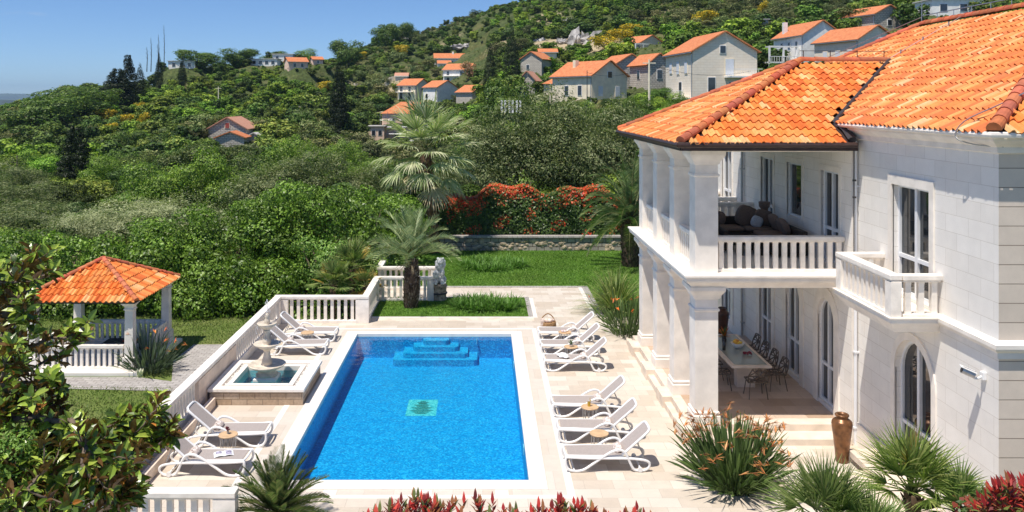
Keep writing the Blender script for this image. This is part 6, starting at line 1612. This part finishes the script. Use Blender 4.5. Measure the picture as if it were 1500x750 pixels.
def strel(x,y,z,n,h,label,seed,nfl,flc,spread=.35,pal=None,lw=.062,fl_h=1.0):
    r=random.Random(seed); t=thing('bird_of_paradise_plant',label,'plant',(x,y,z))
    pal=pal or [(.07,.115,.035),(.10,.155,.045),(.14,.20,.07),(.055,.09,.03)]
    m=MB(); s=MB(); f=MB()
    for i in range(n):
        a=r.uniform(0,6.28);q=r.random()**.6*spread; e=r.uniform(.75,1.5) if i>n*.35 else r.uniform(.35,.9); L=h*r.uniform(.5,.95)*(1 if e>.8 else .8)
        p=Vector((x+math.cos(a)*q,y+math.sin(a)*q,z)); d=V3(a+r.uniform(-.4,.4),e); d.normalize()
        mid=p+d*L*.55; s.tube([p,mid],[.010,.006],4,col=pick(r,pal),cap=False)
        m.blade(mid-d*.02,d,L*.52,lw*r.uniform(.7,1.2),.5*r.uniform(.3,1.4),4,col=pick(r,pal,.3),base=.25,side=Vector((r.uniform(-1,1),r.uniform(-1,1),.3)).cross(d))
    for i in range(nfl):
        a=r.uniform(0,6.28);q=r.random()**.5*spread; e=r.uniform(.7,1.45); p=Vector((x+math.cos(a)*q,y+math.sin(a)*q,z)); L=h*r.uniform(.72,1.02)*fl_h; d=V3(a,e)
        s.tube([p,p+d*L*.6,p+d*L+Vector((0,0,-.02))],[.010,.008,.006],4,col=pick(r,pal),cap=False); b=p+d*L
        aa=r.uniform(0,6.28); hd=V3(aa,.25)
        for k in range(6): f.blade(b,(hd*.6+V3(aa+r.uniform(-.8,.8),r.uniform(-.2,1.4))).normalized(),r.uniform(.11,.2),.035,.2,2,col=pick(r,flc,.3),base=.5)
        f.blade(b-hd*.04,hd,.24,.045,.15,3,col=pick(r,[(.22,.13,.05),(.3,.12,.05)]),base=.7)
    m.build('leaves',M_leaf,t); s.build('stems',M_leaf,t); f.build('flowers',M_flower,t); return t
strel(5.35,18.15,0,620,1.5,'big clump of grey-green leaves with brown-orange flower heads in front of the porch steps',31,110,[(.52,.20,.06),(.38,.16,.07),(.26,.12,.06),(.58,.30,.12)],.46)
strel(5.1,30.0,0,230,1.55,'clump with orange-red flowers at the far foot of the porch columns',32,12,[(.75,.16,.03),(.8,.25,.05)],.5)
strel(-11.35,29.05,-1,230,1.35,'clump with orange flowers at the right corner of the gazebo',33,12,[(.7,.16,.03),(.7,.3,.06)],.5,pal=[(.085,.12,.075),(.12,.16,.10),(.06,.09,.045)])
spiky(-11.9,30.3,-1,60,1.6,.06,.6,'pale stiff spiky leaves rising beside the gazebo clump',[(.20,.24,.20),(.28,.30,.24)],35,droop=.4)

def fan_leaf(mb,st,base,d,pl,br,nseg,r,pal,open_=2.3,w=.05,droop=.6,stem=(.14,.17,.06),sd=.25,dead=False,power=2.2):
    """petiole then a fan of folded segments"""
    d=Vector(d).normalized(); base=Vector(base)
    tip=base+d*pl+Vector((0,0,-1))*pl*sd*.4
    st.tube([base,base+d*pl*.5,tip],[.016,.012,.008],4,col=stem,cap=False)
    dd=(d+Vector((0,0,-1))*sd).normalized(); s=dd.cross(Vector((0,0,1)))
    if s.length<.01: s=Vector((1,0,0))
    s.normalize(); up=s.cross(dd).normalized()
    for k in range(nseg):
        a=-open_/2+open_*k/(nseg-1)+r.uniform(-.03,.03)
        v=(dd*math.cos(a)+s*math.sin(a)+up*.12*math.cos(a*1.3)).normalized()
        L=br*(.72+.28*math.cos(a*.75))*r.uniform(.9,1.05)
        mb.blade(tip,v,L,w*r.uniform(.8,1.1),droop*r.uniform(.6,1.4),4,col=pick(r,pal,.22),side=(s*math.cos(a)-dd*math.sin(a)+up*.5*(1 if k%2 else -1)).normalized(),base=.35,power=power)
def trunk_fibrous(name,parent,pts,rs,col,seed,boots=0,bl=.14,bcol=None,mat=None):
    m=MB(); pts=smooth_path(pts,6); n=len(pts); rr=np.interp(np.linspace(0,1,n),np.linspace(0,1,len(rs)),rs)
    m.tube(pts,list(rr),12,col=col)
    r=random.Random(seed)
    for i in range(boots):
        t=r.random(); k=min(n-2,int(t*(n-1))); p=pts[k].lerp(pts[k+1],t*(n-1)-k); a=i*2.4; R_=rr[k]
        o=V3(a,0)*R_*.85; b=p+o; tip=b+V3(a,.9)*bl*r.uniform(.7,1.2); s=V3(a+PI/2,0)*bl*.33
        c=pick(r,bcol or [col],.35); mb=m; mb.add([tuple(b-s),tuple(b+s),tuple(tip+s*.5),tuple(tip-s*.5),tuple(b+Vector((0,0,-.05))+V3(a,0)*.03)],[(0,1,2,3),(0,3,2,1),(4,1,2,3),(4,3,0)],c)
    return m.build(name,mat or M_dry,parent)
# tall fan palm
def tallfan():
    b=G(636,371,0); x,y=b.x,b.y; t=thing('tall_fan_palm','tall fan palm with drooping pale tips towering over the hedge left of centre','palm',(x,y,0))
    top=P(624,226,y); 
    trunk_fibrous('trunk',t,[(x,y,0),(x-.1,y,2.0),(top.x+.05,y,top.z-1.6),(top.x,y,top.z)],[.30,.25,.27,.30],(.20,.12,.075),3,260,.22,[(.22,.12,.07),(.30,.15,.09),(.14,.08,.05)])
    m=MB();s=MB();r=random.Random(12)
    pal=[(.27,.32,.15),(.36,.40,.21),(.18,.24,.09),(.50,.50,.32)]
    for i in range(46):
        a=i*2.39996; u=i/46; e=1.35-2.15*u**.85+r.uniform(-.12,.12)
        p=Vector((top.x,y,top.z+.45-.6*u))
        fan_leaf(m,s,p,V3(a,e),r.uniform(1.3,1.8),r.uniform(1.25,1.7),22,r,pal if u<.85 else [(.46,.40,.26),(.36,.32,.18)],open_=2.3,w=.105,droop=.9+1.6*u,sd=.05+.45*u,power=3.2)
    m.build('crown',M_leaf,t); s.build('leaf_stalks',M_leaf,t)
    m=MB()
    for i in range(60):
        a=r.uniform(0,6.28); m.blade((top.x+math.cos(a)*.25,y+math.sin(a)*.25,top.z-.5-r.uniform(0,.6)),V3(a,-.9),r.uniform(.5,.9),.07,1.0,3,col=pick(r,[(.26,.17,.09),(.18,.11,.06)]))
    m.build('dead_skirt',M_dry,t)
tallfan()
def pinnate(mb,base,d,L,r,pal,droop=1.2,ll=.42,w=.022,n=34,rach=(.16,.19,.08),ang=.9,vee=.6,rm=None,rw=.014):
    d=Vector(d).normalized(); p=Vector(base); pts=[];dirs=[]
    N=14
    for i in range(N+1):
        t=i/N; dd=(d+Vector((0,0,-1))*droop*t**1.7).normalized(); pts.append(p.copy()); dirs.append(dd); p=p+dd*L/N
    mb.tube(pts,[rw*(1-.8*i/N) for i in range(N+1)],4,col=rach,cap=False)
    for k in range(n):
        t=.18+.80*k/n; f=t*N; i=min(N-1,int(f)); q=pts[i].lerp(pts[i+1],f-i); dd=dirs[i]
        s=dd.cross(Vector((0,0,1)))
        if s.length<.05: s=Vector((1,0,0))
        s.normalize(); up=s.cross(dd).normalized()
        l=ll*(math.sin(PI*min(1,.15+t*.82))**.6)*r.uniform(.85,1.1)
        for sg in(-1,1):
            v=(dd*math.cos(ang)+s*sg*math.sin(ang)+up*vee*r.uniform(.6,1.2)).normalized()
            mb.blade(q,v,l,w,.35,2,col=pick(r,pal,.25),base=.6,side=dd.cross(v))
def smallpalm():
    b=G(602,451,0); x,y=b.x,b.y; t=thing('small_feather_palm','short feather palm with stout scaly dark trunk on the small lawn','palm',(x,y,0))
    trunk_fibrous('trunk',t,[(x,y,-.05),(x+.02,y,.8),(x+.02,y,1.9)],[.25,.29,.31,.27,.20],(.085,.06,.045),5,620,.13,[(.10,.07,.05),(.15,.11,.08),(.05,.035,.025),(.20,.17,.14)])
    m=MB();r=random.Random(4); pal=[(.20,.27,.13),(.27,.33,.17),(.13,.19,.08),(.35,.38,.19)]
    for i in range(44):
        a=i*2.39996; u=i/44; e=1.5-1.2*u+r.uniform(-.1,.1)
        pinnate(m,(x+math.cos(a)*.1,y+math.sin(a)*.1,1.95+.3*(1-u)),V3(a,e),r.uniform(1.7,2.25),r,pal,droop=.6+.9*u,ll=.50,w=.022,n=34,rach=(.22,.24,.08))
    m.build('crown',M_leaf,t)
    m=MB()
    for i in range(16):
        a=r.uniform(0,6.28); m.blade((x+math.cos(a)*.2,y+math.sin(a)*.2,1.75),V3(a,-.2),r.uniform(.5,1.0),.05,1.6,4,col=pick(r,[(.30,.26,.16),(.20,.16,.10)]))
    m.build('dead_leaves',M_dry,t)
smallpalm()
def datepalm():
    x,y=7.35,42.3; t=thing('date_palm','dark green date palm with long arching fronds left of the porch','palm',(x,y,0))
    zt=2.25; trunk_fibrous('trunk',t,[(x,y,0),(x,y,1.2),(x,y,zt)],[.42,.45,.5,.4],(.10,.07,.05),6,420,.24,[(.14,.10,.07),(.09,.06,.04),(.20,.14,.09)])
    m=MB();r=random.Random(8); pal=[(.09,.15,.05),(.12,.19,.06),(.065,.11,.035),(.20,.23,.09)]
    for i in range(52):
        a=i*2.39996; u=i/52; e=1.5-1.75*u+r.uniform(-.1,.1)
        pinnate(m,(x,y,zt+.3*(1-u)),V3(a,e),r.uniform(2.8,3.8)*(1-.15*u),r,pal,droop=1.1+.8*u,ll=.50,w=.035,n=48,rach=(.20,.20,.09),rw=.03,ang=.8,vee=.35)
    m.build('crown',M_leaf,t)
datepalm()
def cycad():
    x,y=-3.95,16.35; t=thing('cycad','dark green cycad rosette at the bottom edge left of the pool','plant',(x,y,0))
    m=MB();r=random.Random(14); pal=[(.07,.12,.025),(.10,.155,.035),(.045,.08,.02),(.17,.17,.06)]
    for i in range(80):
        a=i*2.39996; u=i/80; e=1.45-1.35*u+r.uniform(-.08,.08)
        pinnate(m,(x,y,.22+.1*(1-u)),V3(a,e),r.uniform(1.0,1.3),r,pal,droop=.4+.5*u,ll=.20,w=.018,n=44,rach=(.14,.14,.05),rw=.008,ang=.75,vee=.35)
    m.build('fronds',M_leaf,t); trunk_fibrous('trunk',t,[(x,y,0),(x,y,.28)],[.16,.18],(.12,.08,.05),9,60,.1)
cycad()
def fanshrub(x,y,z,th,n,label,seed,pl=.45,br=.62,pal=None,stems=1,w=.035,name='fan_palm',dead=.1,e0=1.45,de=1.5,nseg=24):
    t=thing(name,label,'palm',(x,y,z)); m=MB();s=MB();r=random.Random(seed)
    pal=pal or [(.11,.175,.04),(.15,.215,.06),(.075,.125,.03),(.24,.28,.10)]
    trunk_fibrous('trunk',t,[(x,y,z),(x+.03,y,z+th)],[.12,.11],(.16,.11,.07),seed,70,.12,[(.18,.12,.07),(.1,.07,.04)])
    for i in range(n):
        a=i*2.39996; u=i/n; e=e0-de*u+r.uniform(-.12,.12)
        fan_leaf(m,s,(x,y,z+th),V3(a,e),r.uniform(.7,1.1)*pl,r.uniform(.85,1.1)*br,nseg,r,pal if r.random()>dead else [(.42,.28,.06),(.34,.24,.08)],open_=2.5,w=w,droop=.18+.3*u,sd=.0+.35*u)
    m.build('crown',M_leaf,t); s.build('leaf_stalks',M_leaf,t)
# foreground right fan palms
c=P(1335,724,13.2); fanshrub(c.x,c.y,0,c.z,26,'green fan palm at the lower right in front of the arched villa window',41,.46,.68,dead=.03,w=.030,e0=1.5,de=1.25,pal=[(.14,.20,.045),(.19,.25,.06),(.10,.15,.03),(.28,.31,.10)])
c=P(1212,772,12.6); fanshrub(c.x,c.y,0,c.z,26,'lighter green fan palm cut by the bottom edge, left of the other foreground fan palms',42,.46,.66,dead=.03,w=.030,e0=1.5,de=1.25,pal=[(.11,.16,.04),(.15,.20,.06),(.08,.12,.03),(.20,.23,.09)])
c=P(1405,752,12.8); fanshrub(c.x,c.y,0,c.z,16,'small fan palm between the lower right fan palm and the red shrub',43,.35,.42,dead=.02)
c=P(1275,795,12.2); fanshrub(c.x,c.y,0,c.z,20,'low fan palm between the two larger foreground fan palms',44,.36,.52,dead=.03)
# fan palms behind the far balustrade
P_yl=[(.13,.19,.05),(.18,.24,.07),(.10,.15,.04),(.26,.28,.10)]
c=P(515,395,36); fanshrub(c.x,c.y,-1,c.z+1,26,'bushy yellow-green fan palm behind the far balustrade',51,.7,.75,P_yl,w=.05,dead=.12)
c=P(487,418,34.5); fanshrub(c.x,c.y,-1,c.z+1,20,'lower fan palm with yellowed leaves, left of the taller one behind the balustrade',52,.6,.6,P_yl,w=.05,dead=.2)
c=P(535,418,35.0); fanshrub(c.x,c.y,-1,c.z+1,16,'small fan palm with golden dead fronds next to the balustrade corner',53,.4,.55,P_yl,w=.05,dead=.6,e0=1.2,de=2.2)

# ---- hedges: each laurel bush is a thing
P_lau=[(.115,.20,.025),(.16,.27,.035),(.075,.145,.02),(.21,.33,.045)]
P_lau2=[(.14,.26,.05),(.20,.34,.07),(.10,.19,.035),(.27,.38,.09)]
def bush(px,top,pxw,Y,zb,label,seed,n=9000,size=.15,pal=P_lau,mat=M_leafg,depth=3.0,name='laurel_bush',cat='bush',k=26,group=None):
    cx=(px-VX)*Y/F; zt=H-(top-VY)*(Y-.3)/F; w=pxw*Y/F; h=zt-zb
    t=thing(name,label,cat,(cx,Y,zb),0,group); r=random.Random(seed)
    L=[(cx,Y,zb+h*.45,w*.46,depth*.5,h*.47)]
    for i in range(k):
        a=r.uniform(0,6.28); u=r.uniform(-.45,.45); v=r.uniform(.08,.97); s=r.uniform(.45,.95)
        yy=Y-depth*.36*r.uniform(.6,1.2) if r.random()<.6 else Y+r.uniform(-.3,.5)*depth
        zz=zb+h*v-s*.4; zz=min(zz,zt-s*r.uniform(.55,1.0))
        L.append((cx+w*u,yy,zz,s*1.15,s,s*.9))
    C,Nn,cl,idx=lobes_points(L,n,inner=.80,lump=.16,seed=seed)
    kp=C[:,2]>zb-.05; C,Nn,cl,idx=C[kp],Nn[kp],cl[kp],idx[kp]
    tone=np.array([r.uniform(.65,1.15) for _ in L])[idx]
    cols=mixcols(len(C),pal,var=.16,clump=cl)*tone[:,None]
    leaf_cloud('crown',mat,C,Nn,size,np.clip(cols,0,1),parent=t)
    m=MB()
    for i in range(5):
        a=r.uniform(-.35,.35); m.tube([(cx+a*w*.4,Y,zb-.1),(cx+a*w*.8,Y+r.uniform(-.3,.3),zb+h*.4),(cx+a*w*1.2,Y,zb+h*.75)],[.09,.06,.02],6)
    m.build('stems',M_bark,t,smooth=True)
    return t
bl=[(15,372,150,37.6,'laurel bush at the far left edge behind the magnolia'),
 (95,338,170,37.4,'laurel bush rising directly behind the gazebo roof'),
 (185,350,150,37.4,'laurel bush above the right slope of the gazebo roof'),
 (262,322,150,38.2,'laurel bush right of the gazebo roof'),
 (345,292,150,39.2,'bright laurel bush, left of the tallest one in the hedge'),
 (425,276,140,40,'laurel bush in the centre of the long hedge'),
 (500,264,150,40,'tallest laurel bush of the long hedge'),
 (562,286,110,42,'laurel bush behind the small feather palm')]
for i,(px,tp,w,Y,l) in enumerate(bl): bush(px,tp,w*1.05,Y,-1.1,l,100+i,n=15000,k=36)
bush(395,372,110,37.6,-1.1,'darker rounded laurel bush in front of the hedge, left of the pale one',120,n=9000)
bush(490,335,130,38,-1.1,'paler fresh-green shrub in front of the tallest laurel bush',121,n=11000,size=.13,pal=P_lau2,name='fresh_green_shrub')
bush(560,345,90,40.5,-1.1,'small fresh-green shrub left of the feather palm trunk',122,n=6000,size=.13,pal=P_lau2,name='fresh_green_shrub')
bush(275,392,62,36.6,-1.1,'loose pale yellow-green shrub at the right end of the gazebo roof',123,n=2600,size=.15,pal=[(.20,.30,.05),(.15,.25,.04)],name='loose_shrub',k=14,depth=1.4)
bush(318,378,120,37.8,-1.1,'dark laurel bush between the gazebo and the pale shrubs',124,n=9000)
# red-topped photinia hedge
t=thing('photinia_hedge','long dark green hedge with bright red young leaves on top behind the rubble wall','hedge',(3,48,.76))
n=70000
X=RNG.uniform(-8.5,12,n); face=RNG.random(n)
top=3.05+.25*np.sin(X*1.3)+.15*np.sin(X*3.1)+.2*np.sin(X*.5)
Y=np.where(face<.62,47.25+RNG.uniform(-.15,.30,n),47.3+RNG.random(n)*1.3); Z=np.where(face<.62,.78+(top-.78)*RNG.random(n),top+RNG.uniform(-.15,.12,n))
bump_=.10*np.sin(X*2.1+Z*1.7)+.08*np.sin(X*5+Z*3.3+1); Y=Y-np.where(face<.62,bump_,0)
Nn=np.where((face<.62)[:,None],np.array([[0,-1,.35]]),np.array([[0,-.2,1]]))
cols=mixcols(n,[(.045,.085,.018),(.075,.13,.025),(.035,.07,.016),(.10,.16,.03)],var=.25)
redp=np.clip((Z-(top-.9))/.8,0,1)*(.60+.6*np.sin(X*1.3)*np.sin(X*.55+1+Z*1.5))*np.clip((X+3.0)/1.5,0,1); red=(RNG.random(n)<np.clip(redp,0,1)*.9)|((RNG.random(n)<.30*(np.sin(X*1.1+Z*2.3)*np.sin(X*2.9-Z*3.1)>.25))&(X>-2))
cols[red]=mixcols(int(red.sum()),[(.62,.05,.02),(.70,.09,.03),(.50,.12,.04),(.42,.2,.07)],var=.25)
leaf_cloud('foliage',M_leafg,np.stack([X,Y,Z],1),Nn,.15,cols,parent=t)
m=MB(); m.box(-8.4,11.9,47.75,48.4,.76,2.5); m.build('inner_branches',plain('hedge_core',(.03,.028,.015),.95,ns=3,amt=.4),t)
# pale shrub peeking over the hedge
bush(769,240,34,48.6,.8,'pale yellow-green shrub tip peeking over the red-topped hedge',130,n=900,size=.14,pal=[(.2,.3,.06),(.16,.25,.05)],name='loose_shrub',k=8,depth=.8)
# foreground photinia
def photinia(px0,px1,tops,Y,label,seed,zb=0,n=90,pal=None):
    t=thing('red_photinia_shrub',label,'shrub',((px0+px1)/2*Y/F-VX*Y/F,Y,zb)); r=random.Random(seed); s=MB(); C=[];N=[];S=[];K=[]
    red=[(.36,.03,.025),(.25,.02,.02),(.46,.06,.04),(.14,.015,.015),(.26,.10,.04),(.10,.12,.03)]; mid=pal or [(.26,.10,.04),(.30,.05,.03),(.12,.14,.03),(.10,.13,.03)]
    m=MB()
    for i in range(n):
        u=r.random(); px=px0+(px1-px0)*u; top=np.interp(u,np.linspace(0,1,len(tops)),tops)+13+abs(r.gauss(0,13))
        Yi=Y+r.uniform(-.5,.5); p=P(px,top,Yi); L=r.uniform(.45,.75); b=p+Vector((r.uniform(-.35,.35),r.uniform(-.25,.25),-L))
        s.tube([b,b.lerp(p,.5)+Vector((r.uniform(-.03,.03),0,0)),p],[.008,.006,.003],4,col=(.2,.05,.04),cap=False)
        for k in range(20):
            v=k/20; q=b.lerp(p,.12+.9*v); a=k*2.4; e=.15+.95*v
            m.blade(q,V3(a,e),r.uniform(.10,.165),.055,.6,3,col=pick(r,red if v>.30 else mid,.35),base=.4)
    m.build('leaves',M_leafg,t); s.build('twigs',M_leaf,t)
    g=MB()
    for k in range(8):
        px=px0+(px1-px0)*(k+.5)/8; q=P(px,800,Y); g.tube([(q.x,Y,zb),(q.x+.05,Y,q.z*.6),(q.x,Y,q.z+.2)],[.03,.02,.012],6)
    g.build('stems',M_bark,t)
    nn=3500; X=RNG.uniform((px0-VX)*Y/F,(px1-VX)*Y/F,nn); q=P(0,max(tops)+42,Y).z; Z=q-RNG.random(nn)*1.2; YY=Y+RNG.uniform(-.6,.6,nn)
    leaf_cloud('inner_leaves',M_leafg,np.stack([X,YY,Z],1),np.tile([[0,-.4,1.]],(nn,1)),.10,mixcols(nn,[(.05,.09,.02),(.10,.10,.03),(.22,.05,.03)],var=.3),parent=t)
photinia(535,762,[742,724,712,728,716,722,738],11.6,'deep red foreground shrub at the bottom edge below the pool',61,n=62)
photinia(775,892,[736,718,724,742],11.9,'red foreground shrub at the bottom, just right of the deep red one',62,n=34)
photinia(908,958,[744,730,742],12.1,'smallest red foreground shrub tip at the bottom edge',63,n=12)
photinia(1432,1530,[712,690,694,688],10.6,'red and green foreground shrub in the lower right corner',64,n=60,pal=[(.14,.18,.03),(.25,.16,.04),(.30,.05,.03),(.10,.14,.03)])

# ---- foreground magnolia
def magnolia():
    rx,ry,rz0=-5.4,8.6,-1.0
    t=thing('magnolia_tree','big foreground magnolia with glossy green and bronze leaves at the lower left','tree',(rx,ry,rz0))
    r=random.Random(77)
    lobes=[(40,655,95,85,9.0,2.3),(110,695,110,72,8.6,2.4),(30,720,90,70,8.2,1.5),(150,655,70,48,9.2,1.5),(205,630,50,30,9.4,.9),(235,622,26,26,9.4,.4),
           (26,480,40,50,9.6,.7),(18,410,34,34,9.6,.6),(95,505,46,28,9.6,.28),(125,480,14,12,9.7,.08),(45,575,52,34,9.3,.5),(10,560,34,70,9.0,.9),(170,700,42,48,8.8,.9),(60,385,26,26,9.7,.3),(232,590,14,14,9.5,.15)]
    pts=[];
    for (px,py,ax,ay,Y,w) in lobes:
        for k in range(int(w*46)):
            a=r.uniform(0,6.28);q=math.sqrt(r.random()); yy=Y+r.uniform(-.7,.7)
            qx=px+math.cos(a)*q*ax; qy=py+math.sin(a)*q*ay
            if qx>212 and qy>668: continue
            pts.append(P(qx,qy,yy))
    # branch skeleton: nearest node closer to the trunk
    root=[Vector((rx,ry,rz0)),Vector((rx+.05,ry,1.2)),Vector((rx+.1,ry+.1,2.4)),Vector((rx+.1,ry+.1,3.4)),Vector((rx,ry+.2,4.4)),Vector((rx-.05,ry+.3,5.2)),Vector((rx-.1,ry+.4,5.9))]
    nodes=list(root); par=[None,0,1,2,3,4,5]; dr=[0,1,2,3,4,4.4,4.8]
    ctr=Vector((rx,ry,3.6))
    order=sorted(range(len(pts)),key=lambda i:(pts[i]-ctr).length)
    b=MB(); kids={}
    leafp=[]
    for i in order:
        p=pts[i]; best=None;bd=1e9
        for j,n_ in enumerate(nodes):
            if j<2: continue
            d=(p-n_).length+.12*dr[j]*.3
            if n_.z>p.z+.25: d+=.5
            if d<bd: bd=d;best=j
        j=best; d=p-nodes[j]
        if d.length>.9:
            mid=nodes[j]+d*.5+Vector((r.uniform(-.08,.08),r.uniform(-.08,.08),-.08)); nodes.append(mid); par.append(j); dr.append(dr[j]+1); j=len(nodes)-1
        nodes.append(p); par.append(j); dr.append(dr[j]+1); leafp.append(len(nodes)-1)
    cnt=[0]*len(nodes)
    for i in range(len(nodes)-1,-1,-1):
        cnt[i]+=1
        if par[i] is not None: cnt[par[i]]+=cnt[i]
    for i,n_ in enumerate(nodes):
        if par[i] is None: continue
        q=nodes[par[i]]; rr=lambda c:min(.16,.0065*c**.5)
        mid=(q+n_)/2+Vector((r.uniform(-.02,.02),r.uniform(-.02,.02),-.02)); b.tube([q,mid,n_],[rr(cnt[i])*1.15,rr(cnt[i])*1.05,rr(cnt[i])],6)
    b.build('branches',M_bark,t,smooth=True)
    m=MB(); greens=[(.11,.175,.022),(.17,.25,.032),(.065,.11,.018),(.25,.34,.045),(.34,.42,.07)]; bronze=[(.20,.10,.03),(.28,.13,.035),(.15,.085,.03),(.38,.15,.03)]
    for i in leafp:
        p=nodes[i]; d=(p-nodes[par[i]]).normalized(); d=(d+Vector((r.uniform(-.3,.3),r.uniform(-.3,.3),.7))).normalized()
        s=d.orthogonal().normalized(); u=d.cross(s); young=r.random()<.10; nl=r.randint(9,15)
        for k in range(nl):
            a=k*2.4+r.uniform(-.3,.3); e=r.uniform(.1,1.15) if not young else r.uniform(.7,1.3)
            v=(s*math.cos(a)*math.cos(e)+u*math.sin(a)*math.cos(e)+d*math.sin(e)).normalized()
            b0=p-d*r.uniform(0,.14); L=r.uniform(.10,.19)*(.8 if young else 1); w=L*r.uniform(.36,.46); c=pick(r,bronze if (young or r.random()<.05) else greens,.3)
            sd=v.cross(d); 
            if sd.length<.1: sd=s
            sd.normalize(); nn=sd.cross(v).normalized()
            if nn.z<0: nn=-nn; sd=-sd
            ud=nn*w*.22; dp=-nn*L*.10
            q0=b0; q1=b0+v*L*.38; q2=b0+v*L*.72+dp*.4; q3=b0+v*L+dp
            m.add([tuple(q0),tuple(q1-sd*w*.5+ud),tuple(q2-sd*w*.40+ud),tuple(q3),tuple(q2+sd*w*.40+ud),tuple(q1+sd*w*.5+ud),tuple(q1),tuple(q2)],
              [(0,6,1),(1,6,7,2),(2,7,3),(0,5,6),(5,4,7,6),(4,3,7)],c)
    m.build('leaves',M_magn,t)
    for (px,py) in((20,384),(22,402),(205,553)):
        f=MB(); p=P(px,py,9.3)
        for k in range(7): f.blade(p,V3(k*.9,1.1),.10,.06,-.6,3,col=(.72,.70,.52),base=.6)
        f.build('flower_bud',M_flower,t)
magnolia()
# small-leaved bright shrub at the lower left edge
P5=P(15,700,8.0)
C,Nn,cl,_=lobes_points([(P(12,690,8.2).x,8.2,P(12,690,8.2).z,.36,.3,.5),(P(30,672,8.2).x,8.2,P(30,672,8.2).z,.25,.3,.3)],1500,inner=.3)
t=thing('lime_shrub','small-leaved bright lime green shrub at the lower left edge within the magnolia','shrub',(P5.x,8.2,-1))
leaf_cloud('crown',M_leaf,C,Nn,.05,mixcols(len(C),[(.16,.28,.05),(.11,.2,.035),(.2,.32,.06)]),parent=t,aspect=.4)
MB().tube([(P5.x,8.2,-1),(P5.x+.05,8.2,3),(P5.x,8.2,P(0,672,8.2).z)],[.05,.03,.01],6).build('stem',M_bark,t)
# ================================================================== camera, light, sky, air
cd=bpy.data.cameras.new('camera'); cam=bpy.data.objects.new('camera',cd); link(cam)
cam.location=(0,0,H); cam.rotation_euler=(R(90),0,0)
cd.sensor_width=36; cd.lens=36*F/1500.; cd.shift_x=(750-VX)/1500.; cd.shift_y=-(375-VY)/1500.; cd.clip_start=.1; cd.clip_end=60000
scene.camera=cam
SUN=Vector((-1.15,-1.2,4.0)).normalized()
sl_=bpy.data.lights.new('sun','SUN'); sl_.energy=4.9; sl_.angle=R(.5); sl_.color=(1,.93,.83); so=bpy.data.objects.new('sun',sl_); link(so)
so.rotation_euler=(-SUN).to_track_quat('-Z','Y').to_euler()
w=bpy.data.worlds.new('World'); scene.world=w; w.use_nodes=True; nt=w.node_tree
bg=nt.nodes['Background']; sky=nt.nodes.new('ShaderNodeTexSky'); sky.sky_type='NISHITA'; sky.sun_disc=False
sky.sun_elevation=math.asin(SUN.z); sky.sun_rotation=math.atan2(SUN.x,SUN.y); sky.altitude=3000; sky.air_density=1.0; sky.dust_density=0.0; sky.ozone_density=10.0
tc=nd(nt,'ShaderNodeTexCoord'); mp=nd(nt,'ShaderNodeMapping'); mp.inputs['Scale'].default_value=(7,7,26); nt.links.new(tc.outputs['Generated'],mp.inputs[0])
n1=nd(nt,'ShaderNodeTexNoise'); n1.inputs['Scale'].default_value=1.0; n1.inputs['Detail'].default_value=8; n1.inputs['Roughness'].default_value=.6; nt.links.new(mp.outputs[0],n1.inputs['Vector'])
k=ramp(nt,n1.outputs[0],[(.61,0.0),(.76,.35)])
c=mixrgb(nt,k,sky.outputs[0],(6,5.9,6.2))
nt.links.new(c,bg.inputs[0]); bg.inputs[1].default_value=.115
# air
hz=MB(); hz.box(-14000,14000,-120,13500,-100,260); ho=hz.build('haze',None)
hm=bpy.data.materials.new('air'); hm.use_nodes=True; hn=hm.node_tree; hn.nodes.remove(hn.nodes['Principled BSDF'])
pv=hn.nodes.new('ShaderNodeVolumePrincipled'); pv.inputs['Color'].default_value=(.52,.75,1,1); pv.inputs['Density'].default_value=.00008; pv.inputs['Anisotropy'].default_value=.2
hn.links.new(pv.outputs[0],hn.nodes['Material Output'].inputs['Volume']); ho.data.materials.append(hm); tag(ho,'thin blue summer haze','haze',kind='stuff')
scene.view_settings.view_transform='Standard'; scene.view_settings.look='None'; scene.view_settings.exposure=0.17; scene.view_settings.gamma=1
scene.cycles.max_bounces=8; scene.cycles.diffuse_bounces=5; scene.cycles.transparent_max_bounces=16; scene.cycles.volume_bounces=0; scene.cycles.use_denoising=True
scene.cycles.caustics_reflective=False; scene.cycles.caustics_refractive=False; scene.cycles.sample_clamp_indirect=6
